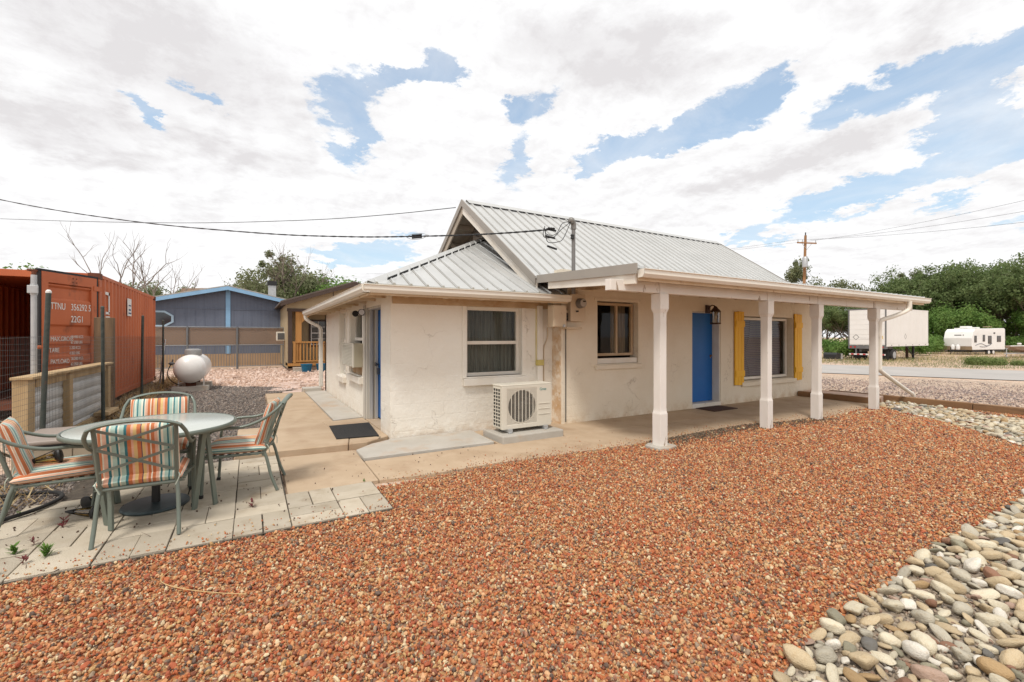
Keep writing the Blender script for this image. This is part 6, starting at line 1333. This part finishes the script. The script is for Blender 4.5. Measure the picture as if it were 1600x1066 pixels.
for px, d, ms, s_, rz, lb_, top in ((446,42,TC,.95,1,'olive grey tree rising behind the chimney of the blue house',402),(478,40,TD,1.3,2,'half bare tree between the blue and the tan house',412),(505,38,TE_,1.15,.5,'bright green small tree behind the tan house',432),(530,40,TE_,1.1,3.5,'bright green tree right above the tan house roof',436),
    (566,42,TE_,1.10,2.5,'green treetop peeking over the hipped roof',432),(254,34,TD,.9,1.7,'small leafy tree behind the bare tree and container',436),(-32,24,TE_,1.0,.2,'green tree at the left frame edge above the container',404),(418,44,TD,1.1,.2,'thin treetop left of the big olive tree',424)):
    x_, y_ = D2(px, d); put_tree('leafy_tree', ms, x_, y_, -.05, s_, rz, lb_, 'trees behind the neighbouring houses', top)
def bare(seed, x, y, h, label, lean=(0,0), kids=(2,3)):
    r_ = random.Random(seed); m = MB(); tips = []; b0 = Vector((0,0,-.1)); t1 = Vector((lean[0]*.4, lean[1]*.4, h*.48)); m.tube([b0, t1*.5, t1], [h*.022, h*.018, h*.016], 7)
    for k in range(5):
        a = 6.283*k/5+r_.uniform(-.4,.4); d = Vector((math.cos(a)*.75, math.sin(a)*.75, r_.uniform(.55,1.3))).normalized(); branches(r_, m, t1-Vector((0,0,r_.uniform(0,.1)*h)), d, h*.28, h*.009, 3, tips, .45, .25, kids)
    o = thing('bare_tree', label, 'tree', (x,y,-.05)); part('trunk', m, DEAD, o, local=True, fix=False); return o
x_, y_ = D2(196, 25); bare(3, x_, y_, 7.1, 'leafless dead tree standing behind the rust red container', (.2,0))
x_, y_ = D2(244, 24); bare(8, x_, y_, 5.7, 'smaller leafless tree at the far end of the container roof', (.6,.3))
x_, y_ = D2(425, 38); bare(12, x_, y_, 8.0, 'bare twiggy tree in front of the olive tree')
x_, y_ = D2(458, 37); bare(22, x_, y_, 8.2, 'bare grey branches right of the chimney', (.3,0), (3,4))

# utility pole and lines
up = thing('utility_pole', 'brown wooden utility pole with crossarm and grey transformer', 'utility pole', (*D2(1256,52),-.5)); ux, uy = D2(1256,52)
part('pole', MB().tube([(ux-.35,uy,-.6),(ux,uy,6),(ux+.35,uy,13.2)], [.20,.17,.13], 9), POLEW, up, auto=60)
ax_ = Vector((.93,-.36,0)).normalized(); c_ = Vector((ux+.32,uy-.16,12.3)); part('crossarm', MB().bar(c_-ax_*1.25, c_+ax_*1.25, .11, .14), POLEW, up)
for q in (-1.15,-.55,1.15): part('insulator', MB().cyl(c_+ax_*q+Vector((0,0,.07)), c_+ax_*q+Vector((0,0,.36)), .06, .04, 8), GALV, up)
for q in (-1,1): part('brace', MB().bar(c_+ax_*.65*q-Vector((0,0,.05)), c_-Vector((0,0,.75)), .04, .03), GALV, up)
part('transformer', MB().lathe([(.10,9.4),(.28,9.45),(.28,10.5),(.22,10.6),(.05,10.65)], (ux-.33,uy-.30,0), 14), GALV, up, auto=40); part('pole_top_pin', MB().cyl((ux+.35,uy,13.1),(ux+.37,uy,13.55),.06,n=8), DARKM, up)
for i, (y1, y2, q) in enumerate(((303,2,1.15),(320,0,.37),(337,-2,-1.15))):
    A = c_+ax_*q+Vector((0,0,.36)); B = Vector(at(1600,y1,30)); B2 = A+(B-A)*1.5; solo('power_line', catenary(A, B2, .5, .010, 30), CABLE, ('highest','middle','lowest')[i]+' thin power line running from the pole to the upper right', 'cable')
for i, q in enumerate((1.15,-1.15)): A = c_+ax_*q+Vector((0,0,.36)); solo('power_line', catenary(A, (ux-40,uy+42,11.0-i*.8), .9, .010, 30), CABLE, ('upper','lower')[i]+' thin power line running from the pole to the left', 'cable')
solo('guy_wire', catenary((ux+.1,uy,9.5), (ux+9,uy-4,1.5), .6, .012, 16), CABLE, 'wire slanting down to the right from the transformer', 'cable')
x_, y_ = D2(1417, 40); solo('short_pole', MB().cyl((x_,y_,-.5),(x_,y_,5.15),.11,n=8), pm('rusty_pole', (.08,.045,.035), None, 4, .9), 'dark short pole end rising above the end of the porch roof', 'pole')

# ------------------------------------------------------------------ semi trailer, camper, boat
TX, TY, TZ = 43.7, 16.0, -.5
tr = thing('box_trailer', 'white semi trailer parked beyond the road, seen from its rear corner', 'trailer', (TX,TY,TZ)); TRW = pm('trailer_white', (.78,.76,.73), (.74,.72,.68), .8, .45, c3=(.62,.56,.5), c3scale=.9, c3lo=.62, c3hi=.8); TGR = pm('trailer_grey', (.18,.18,.18), (.14,.14,.14), 3, .6, metal=.3)
t_ = lambda nm, mb, mt, par=tr, **k: part(nm, mb, mt, par, **k)
t_('body', MB().box(TX+.06,TY,TZ+1.30,TX+8.4,TY+2.6,TZ+4.28), TRW); t_('rear_frame', MB().box(TX,TY-.02,TZ+1.28,TX+.06,TY+.06,TZ+4.3).box(TX,TY+2.54,TZ+1.28,TX+.06,TY+2.62,TZ+4.3).box(TX,TY+.06,TZ+4.2,TX+.058,TY+2.54,TZ+4.299), TGR)
rd = t_('roll_door', MB().box(TX+.03,TY+.07,TZ+1.30,TX+.055,TY+2.53,TZ+4.2), TRW)
for k in range(7): t_('door_panel', MB().box(TX+.012,TY+.09,TZ+1.34+k*.408,TX+.03,TY+2.51,TZ+1.735+k*.408), TRW, rd, bevel=.01)
for k in range(13): t_('side_panel', MB().box(TX+.12+k*.635,TY-.014,TZ+1.42,TX+.74+k*.635,TY,TZ+4.2), TRW, bevel=.006)
t_('bottom_rail', MB().box(TX+.06,TY-.02,TZ+1.2,TX+8.4,TY+.05,TZ+1.40), TRW); t_('top_rail', MB().box(TX+.06,TY-.02,TZ+4.2,TX+8.4,TY+.05,TZ+4.29), TRW)
t_('rear_sill', MB().box(TX-.02,TY,TZ+1.0,TX+.3,TY+2.6,TZ+1.28), TGR); t_('chassis', MB().box(TX+.2,TY+.7,TZ+.75,TX+3.2,TY+.85,TZ+1.2).box(TX+.2,TY+1.75,TZ+.75,TX+3.2,TY+1.9,TZ+1.2), TGR)
t_('bumper_post', MB().box(TX+.0,TY+.5,TZ+.55,TX+.08,TY+.6,TZ+1.0).box(TX+.0,TY+2.0,TZ+.55,TX+.08,TY+2.1,TZ+1.0), TGR)
bp_ = t_('underride_bar', MB().box(TX-.02,TY+.05,TZ+.48,TX+.06,TY+2.55,TZ+.60), LETW); REDM = pm('reflect_red', (.45,.02,.02), None, 4, .4)
for k in range(6): t_('red_stripe', MB().box(TX-.026,TY+.10+k*.42,TZ+.49,TX-.021,TY+.30+k*.42,TZ+.59), REDM, bp_)
for k in range(4): t_('tail_light', MB().box(TX-.03,TY+.15+(k%2)*.3+(k//2)*1.9,TZ+1.08,TX-.021,TY+.28+(k%2)*.3+(k//2)*1.9,TZ+1.2), REDM)
TIRE = pm('tyre', (.02,.02,.02), (.035,.032,.03), 9, .9)
for y_ in (TY+.02, TY+.32, TY+2.0, TY+2.30): w_ = t_('wheel', MB().lathe([(.30,0),(.46,.02),(.5,.08),(.5,.2),(.46,.26),(.30,.28)], (TX+1.6,y_,TZ+.5), 24, 'y'), TIRE, auto=40); t_('rim', MB().lathe([(.28,-.01 if y_ < TY+1 else .28),(.28,.03 if y_ < TY+1 else .30),(.1,.05 if y_ < TY+1 else .31)], (TX+1.6,y_,TZ+.5), 16, 'y'), GALV, w_)
t_('mud_flap', MB().box(TX+.7,TY+.05,TZ+.15,TX+.72,TY+.65,TZ+1.0).box(TX+.7,TY+1.95,TZ+.15,TX+.72,TY+2.55,TZ+1.0), DARKM)
for y_ in (TY+.35, TY+2.1): lg_ = t_('landing_leg', MB().box(TX+6.4,y_,TZ+.05,TX+6.54,y_+.14,TZ+1.25), DARKM); t_('foot', MB().box(TX+6.3,y_-.05,TZ,TX+6.64,y_+.2,TZ+.05), DARKM, lg_)
t_('leg_brace', MB().bar((TX+6.4,TY+.42,TZ+.35),(TX+5.0,TY+.42,TZ+1.2),.06,.06), DARKM)
yl = t_('warning_label', MB().box(TX+.004,TY+.20,TZ+1.80,TX+.011,TY+.86,TZ+2.05), pm('label_yellow', (.65,.42,.02), None, 4, .5)); t_('label_print', MB().box(TX+.001,TY+.25,TZ+1.86,TX+.0035,TY+.48,TZ+2.0).box(TX+.001,TY+.58,TZ+1.86,TX+.0035,TY+.80,TZ+2.0), DARKM, yl)
def diamond(x, y, z, s_, axis, par): 
    m = MB(); c = [(0,s_),(s_,0),(0,-s_),(-s_,0)]; ci = [(a*.82,b*.82) for a, b in c]
    pt_ = (lambda a, b: (x, y+a, z+b)) if axis == 'x' else (lambda a, b: (x+a, y, z+b))
    m.v = [pt_(a,b) for a, b in c+ci]; m.f = [(k,(k+1)%4,4+(k+1)%4,4+k) for k in range(4)]; part('placard_holder', m, TGR, par, fix=False)
diamond(TX+.006,TY+2.05,TZ+1.95,.24,'x',tr); diamond(TX+3.6,TY-.018,TZ+2.0,.24,'y',tr); t_('placard', MB().box(TX+.006,TY+1.05,TZ+1.80,TX+.011,TY+1.75,TZ+1.95), LETW)
for k in range(6): t_('side_marker', MB().box(TX+.9+k*1.35,TY-.028,TZ+1.27,TX+1.05+k*1.35,TY-.021,TZ+1.32), DARKM)
# camper
cpx, cpy = D2(1497, 49); CM = pm('camper_white', (.80,.79,.76), (.76,.75,.72), 1, .35, coat=.1)
cp = thing('camper', 'white travel trailer camper parked in front of the dense trees', 'camper', (cpx,cpy,-.55), RAD(-10))
c_ = lambda nm, mb, mt, par=cp, **k: part(nm, mb, mt, par, local=True, **k)
# local frame: front face looks along -x, window side looks along -y
prf = [(-.0,.62),(-.12,1.0),(-.12,1.9),(.10,2.55),(.5,2.86),(6.0,2.98),(6.2,2.85),(6.2,.62)]
m = MB(); m.slab([(x,-1.2,z) for x, z in prf], (0,2.4,0)); 
c_('body', m, CM, bevel=.04)
for k in range(9): c_('siding_rib', MB().box(-.135+(.0),-1.19,1.05+k*.095,-.12,1.19,1.09+k*.095), CM)
for k in range(6): c_('siding_rib', MB().box(.3,-1.212,1.9+k*.13,6.1,-1.2,1.94+k*.13), CM)
c_('skirt', MB().slab([(-.02,-1.21,.60),(-.02,1.21,.60),(-.135,1.21,1.0),(-.135,-1.21,1.0)], (-.012,0,0)), pm('camper_tan', (.38,.30,.20), None, 4, .5))
for y_ in (-.22,.22): gt = c_('gas_bottle', MB().lathe([(.10,.62),(.17,.66),(.17,1.05),(.10,1.14),(.05,1.2)], (-.5,y_,0), 16), LETW, auto=40)
c_('hitch', MB().bar((-1.5,0,.5),(.2,-.7,.55),.08,.1).bar((-1.5,0,.5),(.2,.7,.55),.08,.1), DARKM); c_('hitch_jack', MB().cyl((-1.3,0,.0),(-1.3,0,.9),.04,n=8), DARKM)
for x0_, x1_, z0_, z1_ in ((.35,.72,1.45,2.1),(1.9,2.25,1.55,2.2),(2.9,3.5,1.3,2.1),(4.6,5.3,1.5,2.1)): wn_ = c_('window', MB().box(x0_-.03,-1.225,z0_-.03,x1_+.03,-1.212,z1_+.03), DARKM); c_('pane', MB().box(x0_,-1.232,z0_,x1_,-1.226,z1_), pm('camper_pane', (.03,.03,.03), None, 3, .1, spec=.8), wn_)
c_('vent', MB().box(3.9,-1.225,2.35,4.2,-1.212,2.5), DARKM); c_('roof_unit', MB().box(1.0,-.35,2.90,1.9,.35,3.18), CM, bevel=.06); c_('roof_vent', MB().box(2.9,-.3,2.94,3.4,.2,3.08), CM, bevel=.03); c_('roof_vent', MB().box(.5,.2,2.84,.8,.6,2.98), CM, bevel=.03); c_('antenna', MB().box(4.2,-.5,3.1,5.3,-.2,3.16), pm('antenna_tan', (.4,.3,.2), None, 3, .6))
c_('decal', MB().tube(smooth_path([(.5,-1.222,1.1),(1.5,-1.222,1.3),(2.6,-1.222,1.05),(3.4,-1.222,1.2)], 5), .018, 4).tube(smooth_path([(1.3,-1.222,.98),(2.4,-1.222,.95),(3.6,-1.222,1.3)], 5), .02, 4), pm('decal_blue', (.06,.07,.10), None, 3, .5)); c_('logo', MB().box(-.05,-.30,2.16,-.045,.30,2.24).box(-.06,-.5,2.16,-.05,-.42,2.26), DARKM).rotation_euler = (0,0,0)
for x_ in (3.1,3.95): w_ = c_('wheel', MB().lathe([(.2,0),(.33,.02),(.34,.16),(.2,.2)], (x_,-1.18,.33), 20, 'y'), TIRE, auto=40); c_('rim', MB().lathe([(.2,-.01),(.18,.03),(.05,.04)], (x_,-1.18,.33), 14, 'y'), LETW, w_)
c_('under_box', MB().box(.4,-1.0,.40,6.0,1.0,.63), DARKM)
# boat trailer
bx_, by_ = D2(1592, 42); bt = thing('boat_trailer', 'low tan boat on a trailer cut by the right edge', 'boat', (bx_,by_,-.5), RAD(-12)); b_ = lambda nm, mb, mt=GALV, par=bt, **k: part(nm, mb, mt, par, local=True, **k)
m = MB(); secs = [(-1.6,.12,1.05,1.10),(-1.0,.55,.82,1.12),(0,.85,.68,1.12),(1.6,.95,.62,1.10),(3.2,.95,.62,1.08)]
for x_, w_, zb, zt in secs: m.v += [(x_,-w_,zt),(x_,-w_*.75,zb),(x_,0,zb-.12),(x_,w_*.75,zb),(x_,w_,zt),(x_,w_*.9,zt+.03),(x_,-w_*.9,zt+.03)]
for i in range(4):
    for j in range(7): m.f.append((i*7+j, i*7+(j+1)%7, (i+1)*7+(j+1)%7, (i+1)*7+j))
m.f += [tuple(range(7)), tuple(28+j for j in range(7))]; b_('hull', m, pm('hull_tan', (.34,.25,.18), (.28,.2,.15), 2, .5)); b_('gunwale', MB().tube([(x_,-w_,zt+.02) for x_, w_, zb, zt in secs], .05, 6), LETW)
b_('frame', MB().bar((-2.2,0,.45),(3.0,-.7,.45),.07,.09).bar((-2.2,0,.45),(3.0,.7,.45),.07,.09)); b_('jack', MB().cyl((-1.9,0,.0),(-1.9,0,.95),.04,n=8).cyl((-1.95,-.1,.9),(-1.85,.1,.9),.03,n=6))
for x_ in (1.0,1.8): b_('wheel', MB().lathe([(.15,0),(.3,.02),(.3,.16),(.15,.18)], (x_,-1.0,.3), 18, 'y'), TIRE)
b_('seat', MB().lathe([(.12,1.2),(.16,1.3),(.12,1.4)], (.3,.1,0), 10), LETW)
x_, y_ = D2(1296, 37); jk = thing('scrap_equipment', 'dark equipment with pale side panel left of the trailer wheels', 'equipment', (x_,y_,-.5)); jk.scale = (.6,.6,.6); part('hood', MB().slab([(-.2,-.9,.25),(1.1,-.9,.25),(1.1,-.9,1.05),(.1,-.9,1.15),(-.2,-.9,.9)], (0,1.6,0)), DARKM, jk, local=True, bevel=.04); part('side_panel', MB().box(1.12,-.92,.2,1.62,.6,1.0), pm('panel_grey', (.34,.33,.31), None, 3, .6), jk, local=True, bevel=.03); part('runner', MB().box(-.3,-.95,.02,1.6,-.85,.12), DARKM, jk, local=True)

# verge grass beyond the road, dry and green
GG = stones_mat('verge_green', [(.10,.15,.04),(.15,.19,.06),(.20,.20,.08),(.07,.11,.03)]); GD = stones_mat('verge_dry', [(.46,.36,.18),(.52,.42,.24),(.38,.30,.15),(.30,.28,.12)])
def verge(name, n, mat, d0, d1, px0, px1, s0, s1, label, seed, clump=True):
    pts = []; sc_ = []; r_ = random.Random(seed)
    for k in range(n//14):
        d = r_.uniform(d0, d1); px = r_.uniform(px0, px1); x, y = D2(px, d); kx = (y-16.0)/.92; rx = 34.4-.38*kx
        if x < rx+.3: continue
        for q in range(r_.randint(4,24)):
            a, b = x+r_.gauss(0,.45), y+r_.gauss(0,.45)
            if a > 34.4-.38*((b-16)/.92)+.15: pts.append((a, b, gz(a,b)+.03)); sc_.append(r_.uniform(s0,s1))
    scatter(name, pts, sc_, mat, label, 'grass', shape='blade', tilt=.7, seed=seed)
verge('green_grass', 15000, GG, 27, 42, 1180, 1720, .07, .20, 'patchy green grass on the verge beyond the road', 31)
verge('straw_grass', 9000, GD, 33, 56, 1180, 1720, .10, .30, 'dry yellow grass between the road and the trailer', 32)

cr = MB(); pth = [(1.62,6.39),(1.58,6.48),(1.63,6.56),(1.57,6.66)]
for a_, b_2 in zip(pth[:-1], pth[1:]): cr.bar((a_[0],a_[1],PZ+.0005), (b_2[0],b_2[1],PZ+.0005), .007, .002)
part('crack', cr, DARKM, patio)

# downspout of the porch gutter: elbow to the last post, then out over the timber
dsp = thing('porch_downspout', 'white downspout from the porch gutter, elbowed to the last post', 'downspout', (11.3,4.2,1.5))
part('elbow', MB().tube(smooth_path([(11.92,3.96,2.24),(11.92,3.97,2.10),(11.86,4.00,2.03),(11.60,4.12,1.92),(11.33,4.22,1.84),(11.29,4.24,1.74),(11.29,4.24,1.5)], 5), .042, 10), GUT, dsp, auto=50)
part('pipe', MB().box(11.262,4.21,.85,11.34,4.27,1.52), GUT, dsp, bevel=.01)
part('lower_pipe', MB().tube(smooth_path([(11.30,4.24,.86),(11.31,4.24,.80),(11.42,4.24,.75)], 4)+[Vector((12.9,4.32,.27)), Vector((13.22,4.34,.18)), Vector((13.28,4.34,.12))], .04, 10), GUT, dsp, auto=50)
jb = thing('conduit_cluster', 'painted conduits and fittings linking the breaker box and the meter', 'conduit', (4.65,6.2,2))
part('pipe', MB().tube(smooth_path([(4.60,6.20,1.92),(4.655,6.20,1.94),(4.71,6.20,1.92)], 4), .022, 8), BOXM, jb, auto=50); part('pipe', MB().tube(smooth_path([(4.60,6.20,1.74),(4.655,6.20,1.76),(4.71,6.20,1.80)], 4), .018, 8), DARKM, jb, auto=50)
part('riser', MB().cyl((4.90,6.20,2.23),(4.90,6.20,2.42),.03,n=10), BOXM, jb, auto=50); part('riser', MB().cyl((4.80,6.19,2.23),(4.80,6.19,2.40),.018,n=8), BOXM, jb, auto=50); part('fitting', MB().box(4.62,6.16,1.82,4.69,6.24,1.90), DARKM, jb, bevel=.004)
part('hanger', MB().tube([(4.60,6.05,2.10),(4.60,6.05,2.30),(5.15,6.05,2.30)], .010, 4), BOXM, jb)
